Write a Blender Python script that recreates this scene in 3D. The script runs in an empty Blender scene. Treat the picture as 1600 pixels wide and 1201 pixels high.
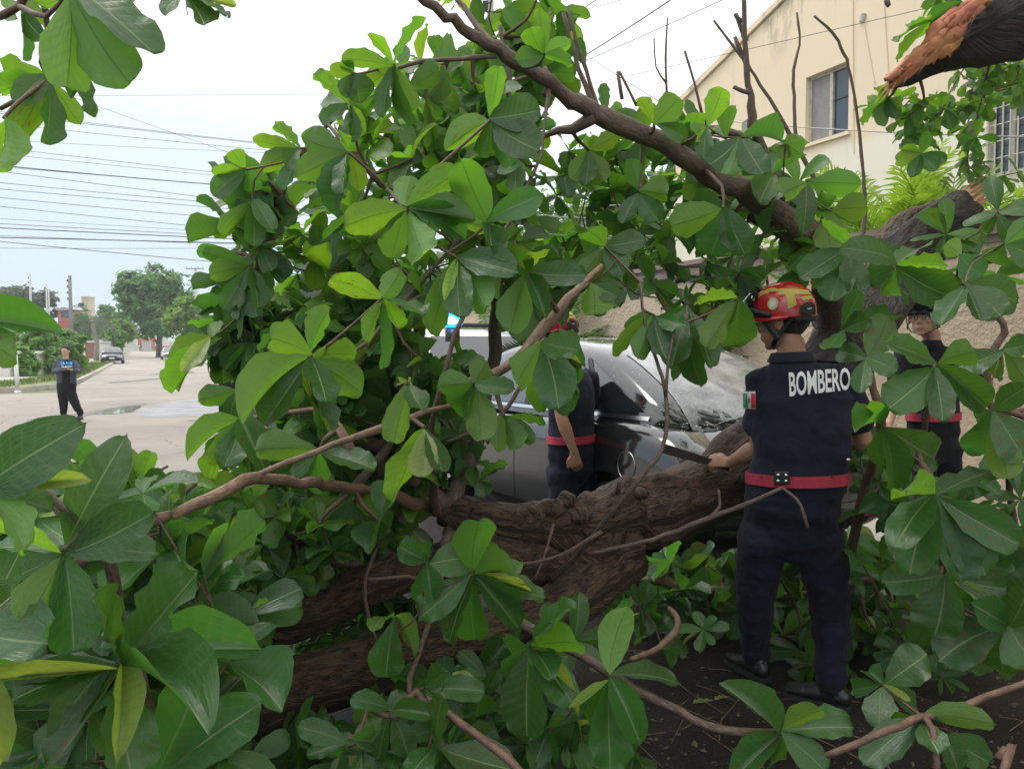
import bpy, bmesh, math, random
import numpy as np
from mathutils import Vector, Matrix, noise
from mathutils.bvhtree import BVHTree
R = math.radians
rng = random.Random(7)
SC = bpy.context.scene
COL = SC.collection

# ------------------------------------------------------------------ camera
CAMZ = 1.5
F = 1200.0
PITCH = math.atan(52.5 / F)
cam = bpy.data.cameras.new('camera')
cam.lens = 27.0
cam.sensor_width = 36.0
cam.clip_start = 0.05
cam.clip_end = 3000
camo = bpy.data.objects.new('camera', cam)
COL.objects.link(camo)
camo.location = (0, 0, CAMZ)
camo.rotation_euler = (math.pi / 2 - PITCH, 0, 0)
SC.camera = camo

# ------------------------------------------------------------------ world
SUN_EL, SUN_AZ = R(62), R(-70)
world = bpy.data.worlds.new('World')
SC.world = world
world.use_nodes = True
wn = world.node_tree
wn.nodes.clear()
def nd(nt, typ, ins=None, **kw):
    n = nt.nodes.new(typ)
    for k, v in kw.items():
        setattr(n, k, v)
    for k, v in (ins or {}).items():
        n.inputs[k].default_value = v
    return n
w_out = nd(wn, 'ShaderNodeOutputWorld')
w_bg = nd(wn, 'ShaderNodeBackground', {'Strength': 0.13})
w_sky = nd(wn, 'ShaderNodeTexSky', sky_type='NISHITA', sun_disc=False, sun_elevation=SUN_EL, sun_rotation=SUN_AZ,
           air_density=1.2, dust_density=2.0)
w_tc = nd(wn, 'ShaderNodeTexCoord')
w_sep = nd(wn, 'ShaderNodeSeparateXYZ')
wn.links.new(w_tc.outputs['Generated'], w_sep.inputs[0])
w_noise = nd(wn, 'ShaderNodeTexNoise', {'Scale': 1.6, 'Detail': 5.0, 'Roughness': 0.5})
wn.links.new(w_tc.outputs['Generated'], w_noise.inputs['Vector'])
# elevation + a little noise + a little azimuth decide how dense (grey) or thin (white) the cloud sheet is
w_m1 = nd(wn, 'ShaderNodeMath', {1: 0.22}, operation='MULTIPLY')
wn.links.new(w_noise.outputs['Fac'], w_m1.inputs[0])
w_m2 = nd(wn, 'ShaderNodeMath', operation='ADD')
wn.links.new(w_sep.outputs['Z'], w_m2.inputs[0]); wn.links.new(w_m1.outputs[0], w_m2.inputs[1])
w_m3 = nd(wn, 'ShaderNodeMath', {1: 0.14}, operation='MULTIPLY')
wn.links.new(w_sep.outputs['X'], w_m3.inputs[0])
w_m4 = nd(wn, 'ShaderNodeMath', operation='ADD')
wn.links.new(w_m2.outputs[0], w_m4.inputs[0]); wn.links.new(w_m3.outputs[0], w_m4.inputs[1])
w_ramp = nd(wn, 'ShaderNodeValToRGB')
e = w_ramp.color_ramp.elements
e[0].position = 0.02; e[0].color = (0.50, 0.61, 0.71, 1)
e[1].position = 0.62; e[1].color = (1.30, 1.30, 1.30, 1)
q = e.new(0.17); q.color = (0.53, 0.63, 0.72, 1)
q = e.new(0.32); q.color = (0.64, 0.72, 0.79, 1)
q = e.new(0.43); q.color = (0.86, 0.90, 0.93, 1)
wn.links.new(w_m4.outputs[0], w_ramp.inputs[0])
w_sc = nd(wn, 'ShaderNodeMixRGB', {'Fac': 1.0, 'Color2': (8.4, 8.4, 8.4, 1)}, blend_type='MULTIPLY')
wn.links.new(w_ramp.outputs[0], w_sc.inputs['Color1'])
w_mix = nd(wn, 'ShaderNodeMixRGB', {'Fac': 0.93})
wn.links.new(w_sky.outputs[0], w_mix.inputs['Color1'])
wn.links.new(w_sc.outputs[0], w_mix.inputs['Color2'])
wn.links.new(w_mix.outputs[0], w_bg.inputs['Color'])
wn.links.new(w_bg.outputs[0], w_out.inputs[0])

sun = bpy.data.lights.new('sun', 'SUN')
sun.energy = 1.3
sun.angle = R(25)
sun.color = (1.0, 0.97, 0.92)
suno = bpy.data.objects.new('sun', sun)
COL.objects.link(suno)
sd = Vector((math.cos(SUN_EL) * math.sin(SUN_AZ), math.cos(SUN_EL) * math.cos(SUN_AZ), math.sin(SUN_EL)))
suno.rotation_euler = sd.to_track_quat('Z', 'Y').to_euler()
suno.location = (0, 0, 30)

vs = SC.view_settings
vs.view_transform = 'Standard'
vs.look = 'None'
vs.gamma = 1.0
vs.use_curve_mapping = False
vs.exposure = 0.44
SC.cycles.max_bounces = 8
SC.cycles.diffuse_bounces = 4
SC.cycles.glossy_bounces = 3
SC.cycles.transmission_bounces = 5
SC.cycles.transparent_max_bounces = 8
SC.cycles.use_denoising = True

# ------------------------------------------------------------------ places
def P(px, py, d):
    """the point d metres ahead of the viewpoint that the photo shows at px, py"""
    a = (px - 800.0) / F
    b = (600.5 - py) / F
    c, s = math.cos(PITCH), math.sin(PITCH)
    v = Vector((a, c + b * s, -s + b * c))
    return Vector((0, 0, CAMZ)) + v * (d / v.y)
RU = Vector((0.903, 0.43, 0)).normalized()      # across the street, to the right
SV = Vector((-0.43, 0.903, 0)).normalized()     # along the street
def gz(v):
    return 0.0 if v < 22 else 1.35 * ((v - 22) / 160.0) ** 1.25
def S(u, v, z=0.0):
    return RU * u + SV * v + Vector((0, 0, z + gz(v)))
def vof(p):
    return p.x * SV.x + p.y * SV.y

# ------------------------------------------------------------------ meshes
OFF = {}
class G:
    def __init__(s):
        s.v = []; s.f = []; s.uv = []
    def add(s, vs_, fs, uv=None):
        n = len(s.v)
        s.v += [tuple(p) for p in vs_]
        s.f += [tuple(i + n for i in f) for f in fs]
        s.uv += (uv if uv is not None else [(0, 0)] * len(vs_))
        return s
    def box(s, c, sx, sy, sz, ax=None, ay=None, az=None, taper=1.0, bev=0.0):
        """box round centre c with full sizes, axes optional"""
        ax = ax or Vector((1, 0, 0)); ay = ay or Vector((0, 1, 0)); az = az or Vector((0, 0, 1))
        c = Vector(c)
        if bev <= 0:
            pts = []
            for k in (-1, 1):
                t = taper if k > 0 else 1.0
                for i, j in ((-1, -1), (1, -1), (1, 1), (-1, 1)):
                    pts.append(c + ax * (i * sx / 2 * t) + ay * (j * sy / 2 * t) + az * (k * sz / 2))
            return s.add(pts, [(3, 2, 1, 0), (4, 5, 6, 7), (0, 1, 5, 4), (1, 2, 6, 5), (2, 3, 7, 6), (3, 0, 4, 7)])
        pts = []
        lv = [(-1, -bev, -bev), (-1, 0, 0)]
        rings = [(-sz / 2, bev), (-sz / 2 + bev, 0), (sz / 2 - bev, 0), (sz / 2, bev)]
        for z, ins in rings:
            t = taper if z > 0 else 1.0
            a_, b_ = sx / 2 * t - ins, sy / 2 * t - ins
            bb = bev if ins == 0 else bev * 0.5
            for x, y in ((-a_ + bb, -b_), (a_ - bb, -b_), (a_, -b_ + bb), (a_, b_ - bb), (a_ - bb, b_), (-a_ + bb, b_), (-a_, b_ - bb), (-a_, -b_ + bb)):
                pts.append(c + ax * x + ay * y + az * z)
        fs = [tuple(range(7, -1, -1)), tuple(range(24, 32))]
        for r in range(3):
            for i in range(8):
                j = (i + 1) % 8
                fs.append((r * 8 + i, r * 8 + j, r * 8 + 8 + j, r * 8 + 8 + i))
        return s.add(pts, fs)
    def quad(s, a, b, c, d, n=1, m=1, uvs=None):
        a, b, c, d = map(Vector, (a, b, c, d))
        pts = []; uv = []
        for j in range(m + 1):
            for i in range(n + 1):
                x, y = i / n, j / m
                pts.append((a * (1 - x) + b * x) * (1 - y) + (d * (1 - x) + c * x) * y)
                uv.append((x, y))
        fs = [(j * (n + 1) + i, j * (n + 1) + i + 1, (j + 1) * (n + 1) + i + 1, (j + 1) * (n + 1) + i) for j in range(m) for i in range(n)]
        return s.add(pts, fs, uv)
    def tube(s, pts, rad, n=8, cap=True, wob=0.0, ell=None, seed=0, closed_ring=False):
        """tube through pts; rad: number, list of numbers, or list of (a, b) with ell = list of side vectors"""
        pts = [Vector(p) for p in pts]
        m = len(pts)
        if not isinstance(rad, (list, tuple)):
            rad = [rad] * m
        T = []
        for i in range(m):
            t = pts[min(i + 1, m - 1)] - pts[max(i - 1, 0)]
            if closed_ring:
                t = pts[(i + 1) % m] - pts[(i - 1) % m]
            T.append(t.normalized() if t.length > 1e-9 else Vector((0, 0, 1)))
        ref = Vector((0, 0, 1)) if abs(T[0].z) < 0.9 else Vector((1, 0, 0))
        U = ref.cross(T[0]).normalized()
        vs_ = []; uv = []; L = 0.0
        for i in range(m):
            if i:
                L += (pts[i] - pts[i - 1]).length
            if ell:
                U = Vector(ell[i] if len(ell) > 1 else ell[0])
            U = (U - T[i] * U.dot(T[i]))
            U = U.normalized() if U.length > 1e-6 else T[i].orthogonal().normalized()
            V = T[i].cross(U)
            r = rad[i]
            ra, rb = (r if isinstance(r, (list, tuple)) else (r, r))
            for k in range(n):
                a = 2 * math.pi * k / n
                w = 1.0
                if wob:
                    d = U * math.cos(a) + V * math.sin(a)
                    q_ = d * 1.3 + pts[i] * (1.0 / max(ra, 0.02)) * 0.35 + Vector((seed, seed * 2.1, 0))
                    w = 1 + wob * noise.noise(q_) + wob * 0.5 * noise.noise(q_ * 2.7)
                vs_.append(pts[i] + (U * math.cos(a) * ra + V * math.sin(a) * rb) * w)
                uv.append((k / n * 2 * math.pi * max(ra, rb), L))
        fs = []
        rows = m if closed_ring else m - 1
        for i in range(rows):
            j2 = (i + 1) % m
            for k in range(n):
                k2 = (k + 1) % n
                fs.append((i * n + k, i * n + k2, j2 * n + k2, j2 * n + k))
        if cap and not closed_ring:
            fs.append(tuple(range(n - 1, -1, -1)))
            fs.append(tuple(range((m - 1) * n, m * n)))
        return s.add(vs_, fs, uv)
    def ball(s, c, rx, ry=None, rz=None, ax=None, ay=None, az=None, n=16, m=10, ex=1.0):
        ry = ry or rx; rz = rz or rx
        ax = ax or Vector((1, 0, 0)); ay = ay or Vector((0, 1, 0)); az = az or Vector((0, 0, 1))
        c = Vector(c)
        vs_ = [c - az * rz]
        for j in range(1, m):
            e_ = -math.pi / 2 + math.pi * j / m
            for i in range(n):
                a = 2 * math.pi * i / n
                vs_.append(c + ax * (rx * math.cos(e_) * math.cos(a)) + ay * (ry * math.cos(e_) * math.sin(a)) + az * (rz * math.sin(e_)))
        vs_.append(c + az * rz)
        fs = [(0, 1 + (i + 1) % n, 1 + i) for i in range(n)]
        for j in range(m - 2):
            for i in range(n):
                i2 = (i + 1) % n
                fs.append((1 + j * n + i, 1 + j * n + i2, 1 + (j + 1) * n + i2, 1 + (j + 1) * n + i))
        k = len(vs_) - 1
        fs += [(k, 1 + (m - 2) * n + i, 1 + (m - 2) * n + (i + 1) % n) for i in range(n)]
        return s.add(vs_, fs)
    def prism(s, poly, ext):
        """polygon (points in space, in order) pushed along ext"""
        poly = [Vector(p) for p in poly]; ext = Vector(ext); n = len(poly)
        fs = [tuple(range(n - 1, -1, -1)), tuple(range(n, 2 * n))] + [(i, (i + 1) % n, n + (i + 1) % n, n + i) for i in range(n)]
        return s.add(poly + [p + ext for p in poly], fs)

def empty(name, loc, label, cat, group=None):
    o = bpy.data.objects.new(name, None)
    o.empty_display_size = 0.2
    COL.objects.link(o)
    o.location = loc
    OFF[o.name] = Vector(loc)
    tag(o, label, cat, group)
    return o
def tag(o, label=None, cat=None, group=None, kind=None):
    if label: o['label'] = label
    if cat: o['category'] = cat
    if group: o['group'] = group
    if kind: o['kind'] = kind
    return o
def to_mesh(name, g, mat, off=Vector((0, 0, 0)), smooth=False, recalc=False):
    me = bpy.data.meshes.new(name)
    ov = [(p[0] - off.x, p[1] - off.y, p[2] - off.z) for p in g.v]
    me.from_pydata(ov, [], g.f)
    if g.uv:
        uvl = me.uv_layers.new(name='UVMap')
        idx = np.empty(len(me.loops), dtype=np.int32)
        me.loops.foreach_get('vertex_index', idx)
        uvl.data.foreach_set('uv', np.array(g.uv, dtype=np.float32)[idx].ravel())
    if recalc:
        bm = bmesh.new(); bm.from_mesh(me)
        bmesh.ops.recalc_face_normals(bm, faces=bm.faces)
        bm.to_mesh(me); bm.free()
    if smooth:
        me.polygons.foreach_set('use_smooth', [True] * len(me.polygons))
    if mat: me.materials.append(mat)
    me.update()
    return me
def obj(name, g, mat, parent=None, smooth=False, kind=None, label=None, recalc=False):
    off = OFF[parent.name] if parent else Vector((0, 0, 0))
    me = to_mesh(name, g, mat, off, smooth, recalc)
    o = bpy.data.objects.new(name, me)
    COL.objects.link(o)
    if parent:
        o.parent = parent
    OFF[o.name] = off.copy()
    if kind: o['kind'] = kind
    if label: o['label'] = label
    return o
def single(name, g, mat, label, cat, group=None, smooth=False):
    """a top-level thing that is one mesh"""
    return tag(obj(name, g, mat, None, smooth), label, cat, group)
def struct(name, g, mat, smooth=False):
    return obj(name, g, mat, None, smooth, 'structure')
def baked(o):
    """evaluate modifiers into the mesh"""
    dg = bpy.context.evaluated_depsgraph_get()
    dg.update()
    me = bpy.data.meshes.new_from_object(o.evaluated_get(dg))
    old = o.data
    o.modifiers.clear()
    o.data = me
    bpy.data.meshes.remove(old)
    return o
def spline(ctrl, step=0.05):
    """Catmull-Rom through (x, y, z, r) rows"""
    C_ = [np.array(c, float) for c in ctrl]
    C_ = [2 * C_[0] - C_[1]] + C_ + [2 * C_[-1] - C_[-2]]
    out = []
    for i in range(1, len(C_) - 2):
        p0, p1, p2, p3 = C_[i - 1:i + 3]
        n = max(2, int(np.linalg.norm((p2 - p1)[:3]) / step))
        for k in range(n):
            t = k / n
            out.append(0.5 * ((2 * p1) + (-p0 + p2) * t + (2 * p0 - 5 * p1 + 4 * p2 - p3) * t * t + (-p0 + 3 * p1 - 3 * p2 + p3) * t ** 3))
    out.append(C_[-2])
    return out

# ------------------------------------------------------------------ materials
MATS = {}
def mat(name, col, rough=0.7, metal=0.0, spec=0.5, coat=0.0, noise_amt=0.0, nscale=8.0, col2=None, bump=0.0, bscale=40.0,
        emit=None, es=0.0, detail=6.0, coords='Object', stretch=None, alpha=None, sheen=0.0, transm=0.0):
    m = bpy.data.materials.new(name)
    m.use_nodes = True
    nt = m.node_tree
    b = nt.nodes['Principled BSDF']
    b.inputs['Base Color'].default_value = (*col, 1)
    b.inputs['Roughness'].default_value = rough
    b.inputs['Metallic'].default_value = metal
    b.inputs['Specular IOR Level'].default_value = spec
    b.inputs['Coat Weight'].default_value = coat
    b.inputs['Coat Roughness'].default_value = 0.06
    if sheen: b.inputs['Sheen Weight'].default_value = sheen
    if transm: b.inputs['Transmission Weight'].default_value = transm
    if emit:
        b.inputs['Emission Color'].default_value = (*emit, 1)
        b.inputs['Emission Strength'].default_value = es
    if noise_amt or bump:
        tc = nd(nt, 'ShaderNodeTexCoord')
        mp = nd(nt, 'ShaderNodeMapping')
        if stretch: mp.inputs['Scale'].default_value = stretch
        nt.links.new(tc.outputs[coords], mp.inputs[0])
    if noise_amt:
        n = nd(nt, 'ShaderNodeTexNoise', {'Scale': nscale, 'Detail': detail, 'Roughness': 0.6})
        nt.links.new(mp.outputs[0], n.inputs['Vector'])
        r = nd(nt, 'ShaderNodeValToRGB')
        r.color_ramp.elements[0].position = 0.32; r.color_ramp.elements[1].position = 0.68
        c2 = col2 or tuple(c * (1 - noise_amt) for c in col)
        r.color_ramp.elements[0].color = (*c2, 1)
        r.color_ramp.elements[1].color = (*(min(1, c * (1 + noise_amt * 0.3)) for c in col), 1)
        nt.links.new(n.outputs['Fac'], r.inputs[0])
        nt.links.new(r.outputs[0], b.inputs['Base Color'])
    if bump:
        n2 = nd(nt, 'ShaderNodeTexNoise', {'Scale': bscale, 'Detail': 5.0, 'Roughness': 0.6})
        nt.links.new(mp.outputs[0], n2.inputs['Vector'])
        bp = nd(nt, 'ShaderNodeBump', {'Strength': bump, 'Distance': 0.02})
        nt.links.new(n2.outputs['Fac'], bp.inputs['Height'])
        nt.links.new(bp.outputs[0], b.inputs['Normal'])
    MATS[name] = m
    return m

def math_(nt, op, a, b=None, c=None, clamp=False):
    n = nd(nt, 'ShaderNodeMath', operation=op, use_clamp=clamp)
    for i, x in enumerate((a, b, c)):
        if x is None: continue
        if isinstance(x, (int, float)): n.inputs[i].default_value = x
        else: nt.links.new(x, n.inputs[i])
    return n.outputs[0]
def mixc(nt, fac, a, b, blend='MIX'):
    n = nd(nt, 'ShaderNodeMixRGB', blend_type=blend)
    for k, x in (('Fac', fac), ('Color1', a), ('Color2', b)):
        if isinstance(x, (int, float)): n.inputs[k].default_value = x
        elif isinstance(x, tuple): n.inputs[k].default_value = (*x, 1)
        else: nt.links.new(x, n.inputs[k])
    return n.outputs[0]

def leaf_material(name, per_object, tones):
    """broad leaf: veined, glossy above, paler below, lets light through. tones: (dark, mid, lime, pale) albedos"""
    m = bpy.data.materials.new(name); m.use_nodes = True
    nt = m.node_tree; nt.nodes.clear()
    out = nd(nt, 'ShaderNodeOutputMaterial')
    if per_object:
        oi = nd(nt, 'ShaderNodeObjectInfo'); colr = oi.outputs['Color']
    else:
        at = nd(nt, 'ShaderNodeAttribute', attribute_name='lv'); colr = at.outputs['Color']
    sp = nd(nt, 'ShaderNodeSeparateColor'); nt.links.new(colr, sp.inputs[0])
    rnd, tone, wear = sp.outputs[0], sp.outputs[1], sp.outputs[2]
    uv = nd(nt, 'ShaderNodeUVMap', uv_map='UVMap')
    sx = nd(nt, 'ShaderNodeSeparateXYZ'); nt.links.new(uv.outputs[0], sx.inputs[0])
    u = math_(nt, 'ABSOLUTE', sx.outputs[0])          # 0 at the midrib, 1 at the margin
    v = sx.outputs[1]                                  # 0 stalk, 1 tip
    mid = math_(nt, 'SUBTRACT', 1.0, math_(nt, 'SMOOTH_MIN', math_(nt, 'MULTIPLY', u, 17.0), 1.0, 0.15), clamp=True)
    # side veins curve forward from the midrib
    ph = math_(nt, 'MULTIPLY', math_(nt, 'SUBTRACT', v, math_(nt, 'MULTIPLY', u, 0.16)), 62.0)
    sv = math_(nt, 'POWER', math_(nt, 'ABSOLUTE', math_(nt, 'SINE', math_(nt, 'MULTIPLY', ph, 0.5))), 0.35)
    side = math_(nt, 'SUBTRACT', 1.0, sv, clamp=True)
    tc = nd(nt, 'ShaderNodeTexCoord')
    cmb = nd(nt, 'ShaderNodeCombineXYZ'); nt.links.new(sx.outputs[0], cmb.inputs[0]); nt.links.new(v, cmb.inputs[1])
    nt.links.new(math_(nt, 'MULTIPLY', rnd, 37.0), cmb.inputs[2])
    nz = nd(nt, 'ShaderNodeTexNoise', {'Scale': 3.0, 'Detail': 4.0}); nt.links.new(cmb.outputs[0], nz.inputs['Vector'])
    r = nd(nt, 'ShaderNodeValToRGB'); nt.links.new(tone, r.inputs[0])
    el = r.color_ramp.elements
    el[0].position = 0.0; el[0].color = (*tones[0], 1); el[1].position = 1.0; el[1].color = (*tones[3], 1)
    k = el.new(0.35); k.color = (*tones[1], 1); k = el.new(0.7); k.color = (*tones[2], 1)
    hs = nd(nt, 'ShaderNodeHueSaturation')
    nt.links.new(r.outputs[0], hs.inputs['Color'])
    nt.links.new(math_(nt, 'ADD', math_(nt, 'MULTIPLY', rnd, 0.035), 0.482), hs.inputs['Hue'])
    nt.links.new(math_(nt, 'ADD', math_(nt, 'MULTIPLY', rnd, 0.4), 0.78), hs.inputs['Value'])
    hs.inputs['Saturation'].default_value = 1.0
    base = mixc(nt, math_(nt, 'MULTIPLY', nz.outputs['Fac'], 0.45), hs.outputs[0], tones[1])
    base = mixc(nt, math_(nt, 'MULTIPLY', side, 0.24), base, (0.14, 0.25, 0.07))
    # brown worn spots near the margin on some leaves
    nz2 = nd(nt, 'ShaderNodeTexNoise', {'Scale': 5.0, 'Detail': 6.0, 'Roughness': 0.7}); nt.links.new(cmb.outputs[0], nz2.inputs['Vector'])
    wsp = math_(nt, 'MULTIPLY', math_(nt, 'SUBTRACT', math_(nt, 'ADD', nz2.outputs['Fac'], math_(nt, 'MULTIPLY', wear, 0.16)), 0.70), 14.0, clamp=True)
    base = mixc(nt, wsp, base, (0.12, 0.075, 0.025))
    top = mixc(nt, math_(nt, 'MULTIPLY', mid, 0.9), base, (0.30, 0.42, 0.17))
    under = mixc(nt, 0.35, base, (0.13, 0.21, 0.10))
    under = mixc(nt, math_(nt, 'MULTIPLY', mid, 0.5), under, (0.06, 0.10, 0.03))
    geo = nd(nt, 'ShaderNodeNewGeometry')
    col = mixc(nt, geo.outputs['Backfacing'], top, under)
    bh = math_(nt, 'ADD', math_(nt, 'MULTIPLY', mid, -0.8), math_(nt, 'MULTIPLY', side, -0.22))
    nz3 = nd(nt, 'ShaderNodeTexNoise', {'Scale': 9.0, 'Detail': 2.0}); nt.links.new(cmb.outputs[0], nz3.inputs['Vector'])
    bh = math_(nt, 'ADD', bh, math_(nt, 'MULTIPLY', nz3.outputs['Fac'], 1.0))
    bp = nd(nt, 'ShaderNodeBump', {'Strength': 0.32, 'Distance': 0.005}); nt.links.new(bh, bp.inputs['Height'])
    pb = nd(nt, 'ShaderNodeBsdfPrincipled')
    nt.links.new(col, pb.inputs['Base Color']); nt.links.new(bp.outputs[0], pb.inputs['Normal'])
    rg = math_(nt, 'ADD', math_(nt, 'MULTIPLY', geo.outputs['Backfacing'], 0.25), math_(nt, 'ADD', math_(nt, 'MULTIPLY', nz3.outputs['Fac'], 0.32), 0.22))
    nt.links.new(rg, pb.inputs['Roughness'])
    pb.inputs['Specular IOR Level'].default_value = 0.7
    tr = nd(nt, 'ShaderNodeBsdfTranslucent')
    tcol = mixc(nt, 1.0, base, (2.35, 2.3, 0.85), 'MULTIPLY')
    tcol = mixc(nt, math_(nt, 'ADD', math_(nt, 'MULTIPLY', mid, 0.6), math_(nt, 'MULTIPLY', side, 0.22)), tcol, (0.05, 0.12, 0.01))
    nt.links.new(tcol, tr.inputs['Color'])
    mx = nd(nt, 'ShaderNodeMixShader', {0: 0.48})
    nt.links.new(pb.outputs[0], mx.inputs[1]); nt.links.new(tr.outputs[0], mx.inputs[2])
    nt.links.new(mx.outputs[0], out.inputs[0])
    return m

def bark_material(name, c1, c2, sc=1.0, depth=0.02, c3=None, st=0.9):
    m = bpy.data.materials.new(name); m.use_nodes = True
    nt = m.node_tree; b = nt.nodes['Principled BSDF']
    uv = nd(nt, 'ShaderNodeUVMap', uv_map='UVMap')
    mp = nd(nt, 'ShaderNodeMapping'); mp.inputs['Scale'].default_value = (46 * sc, 15 * sc, 1)
    nt.links.new(uv.outputs[0], mp.inputs[0])
    nzw = nd(nt, 'ShaderNodeTexNoise', {'Scale': 0.9, 'Detail': 5.0}); nt.links.new(mp.outputs[0], nzw.inputs['Vector'])
    wv = nd(nt, 'ShaderNodeMixRGB', {'Fac': 1.0}, blend_type='ADD'); nt.links.new(mp.outputs[0], wv.inputs[1]); nt.links.new(nzw.outputs['Color'], wv.inputs[2])
    nf = nd(nt, 'ShaderNodeTexNoise', {'Scale': 0.55, 'Detail': 2.5, 'Roughness': 0.5, 'Distortion': 0.6}); nt.links.new(wv.outputs[0], nf.inputs['Vector'])
    nf2 = nd(nt, 'ShaderNodeTexNoise', {'Scale': 1.3, 'Detail': 2.0, 'Distortion': 0.4}); nt.links.new(wv.outputs[0], nf2.inputs['Vector'])
    f1 = math_(nt, 'MULTIPLY', math_(nt, 'ABSOLUTE', math_(nt, 'SUBTRACT', nf.outputs['Fac'], 0.5)), 9.0, clamp=True)
    f2 = math_(nt, 'MULTIPLY', math_(nt, 'ABSOLUTE', math_(nt, 'SUBTRACT', nf2.outputs['Fac'], 0.5)), 7.0, clamp=True)
    fis = math_(nt, 'ADD', math_(nt, 'MULTIPLY', f1, 0.6), math_(nt, 'MULTIPLY', f2, 0.4))
    n1 = nd(nt, 'ShaderNodeTexNoise', {'Scale': 1.4, 'Detail': 8.0, 'Roughness': 0.65}); nt.links.new(mp.outputs[0], n1.inputs['Vector'])
    h = math_(nt, 'ADD', math_(nt, 'MULTIPLY', fis, 0.45), math_(nt, 'MULTIPLY', n1.outputs['Fac'], 1.0))
    tc = nd(nt, 'ShaderNodeTexCoord')
    n2 = nd(nt, 'ShaderNodeTexNoise', {'Scale': 5.0, 'Detail': 4.0}); nt.links.new(tc.outputs['Object'], n2.inputs['Vector'])
    r = nd(nt, 'ShaderNodeValToRGB'); r.color_ramp.elements[0].position = 0.48; r.color_ramp.elements[1].position = 1.08
    r.color_ramp.elements[0].color = (*c1, 1); r.color_ramp.elements[1].color = (*c2, 1)
    nt.links.new(h, r.inputs[0])
    col = mixc(nt, math_(nt, 'MULTIPLY', n2.outputs['Fac'], 0.4), r.outputs[0], c3 or c1)
    nt.links.new(col, b.inputs['Base Color'])
    bp = nd(nt, 'ShaderNodeBump', {'Strength': st, 'Distance': depth}); nt.links.new(h, bp.inputs['Height'])
    nt.links.new(bp.outputs[0], b.inputs['Normal'])
    b.inputs['Roughness'].default_value = 0.62
    b.inputs['Specular IOR Level'].default_value = 0.4
    return m

TONES = ((0.026, 0.078, 0.028), (0.054, 0.150, 0.028), (0.160, 0.300, 0.020), (0.34, 0.42, 0.13))
M_LEAF_O = leaf_material('broad_leaf', True, TONES)
M_LEAF_S = leaf_material('broad_leaf_mass', False, TONES)
M_BARK = bark_material('fallen_bark', (0.014, 0.008, 0.005), (0.19, 0.115, 0.072), 1.0, 0.03, (0.040, 0.022, 0.014))
M_BARK2 = bark_material('limb_bark', (0.065, 0.042, 0.033), (0.20, 0.135, 0.105), 2.0, 0.005, (0.10, 0.07, 0.056), 0.5)
M_BARKL = bark_material('young_bark', (0.12, 0.07, 0.048), (0.30, 0.19, 0.13), 2.0, 0.003, (0.18, 0.11, 0.08), 0.5)
M_BARKD = bark_material('wet_dark_bark', (0.008, 0.007, 0.006), (0.075, 0.055, 0.045), 0.8, 0.03, (0.018, 0.014, 0.012), 0.8)
M_TWIG = mat('twig_bark', (0.15, 0.085, 0.055), 0.6, noise_amt=0.5, nscale=30, bump=0.3, bscale=120)
M_WOOD = mat('torn_wood', (0.66, 0.42, 0.23), 0.75, noise_amt=0.6, nscale=22, col2=(0.46, 0.19, 0.09), bump=0.6, bscale=60, stretch=(1, 1, 5))
# ------------------------------------------------------------------ leaves
def leaf_shape(nu, nv, seed, calm=False):
    """obovate leaf 1 long, x = -0.5..0.5 of its width, curled and rippled; returns verts, faces, uvs"""
    g = random.Random(seed)
    fold = g.uniform(0.0, 0.14) if g.random() < .8 else g.uniform(.25, .42); droop = g.uniform(-0.05, 0.30) if g.random() < .75 else g.uniform(.3, .55); tw = g.uniform(-0.4, 0.4); sweep = g.uniform(-0.07, 0.07)
    if calm: fold = min(fold, .10); droop = min(droop, .16); tw *= .5
    f1 = g.uniform(2.2, 4.5); p1 = g.uniform(0, 6.3); p2 = g.uniform(0, 6.3); rip = g.uniform(0.015, 0.045)
    pw = g.uniform(0.85, 1.2); tipk = g.uniform(0.42, 0.56); asym = g.uniform(-0.06, 0.06)
    notch = g.choice([0, 0, 0.03, -0.03])
    mx = max((t ** pw) * (1 - t) ** tipk for t in np.linspace(0.01, 0.99, 60))
    V = []; UV = []; Fc = []
    for j in range(nv + 1):
        s_ = j / nv
        t = 1 - (1 - s_) ** 1.7
        w = ((t ** pw) * max(0.0, 1 - t) ** tipk) / mx if t < 1 else 0
        w *= min(1, .35 + t * 5.5) if t < .12 else 1
        w = max(w, 0.022 if t < 1 else 0.05)
        for i in range(nu + 1):
            u = 2 * i / nu - 1
            w2 = w * (1 + 0.06 * math.sin(9 * t + p1 + 2 * (u > 0)) + 0.035 * math.sin(25 * t + p2 + 3 * (u > 0)) + asym * (1 if u > 0 else -1))
            x = u * w2 * 0.5 + sweep * math.sin(math.pi * t)
            y = t
            if j == nv: y = 1 - 0.012 * 0 + notch * (1 - abs(u)) - 0.02 * abs(u)
            z = fold * abs(u) * w - droop * t * t + rip * u * u * math.sin(f1 * 2 * math.pi * t + (p1 if u > 0 else p2)) * (0.3 + t)
            x, z = x + z * tw * 0.3 * t, z + x * tw * t
            V.append((x, y, z)); UV.append((u, t))
    for j in range(nv):
        for i in range(nu):
            a = j * (nu + 1) + i
            Fc.append((a, a + 1, a + nu + 2, a + nu + 1))
    return V, Fc, UV
class _G: pass
def leaf_mesh(name, nu, nv, seed, m):
    V, Fc, UV = leaf_shape(nu, nv, seed, seed % 5 != 0)
    g = G(); g.add(V, Fc, UV)
    return to_mesh(name, g, m, smooth=True)
HERO = [leaf_mesh('leaf', 6, 12, 100 + i, M_LEAF_O) for i in range(30)]
SHP = [leaf_shape(4, 7, 300 + i) for i in range(24)]
SHPN = [(np.array(v), np.array(f), np.array(uv)) for v, f, uv in SHP]

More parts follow.
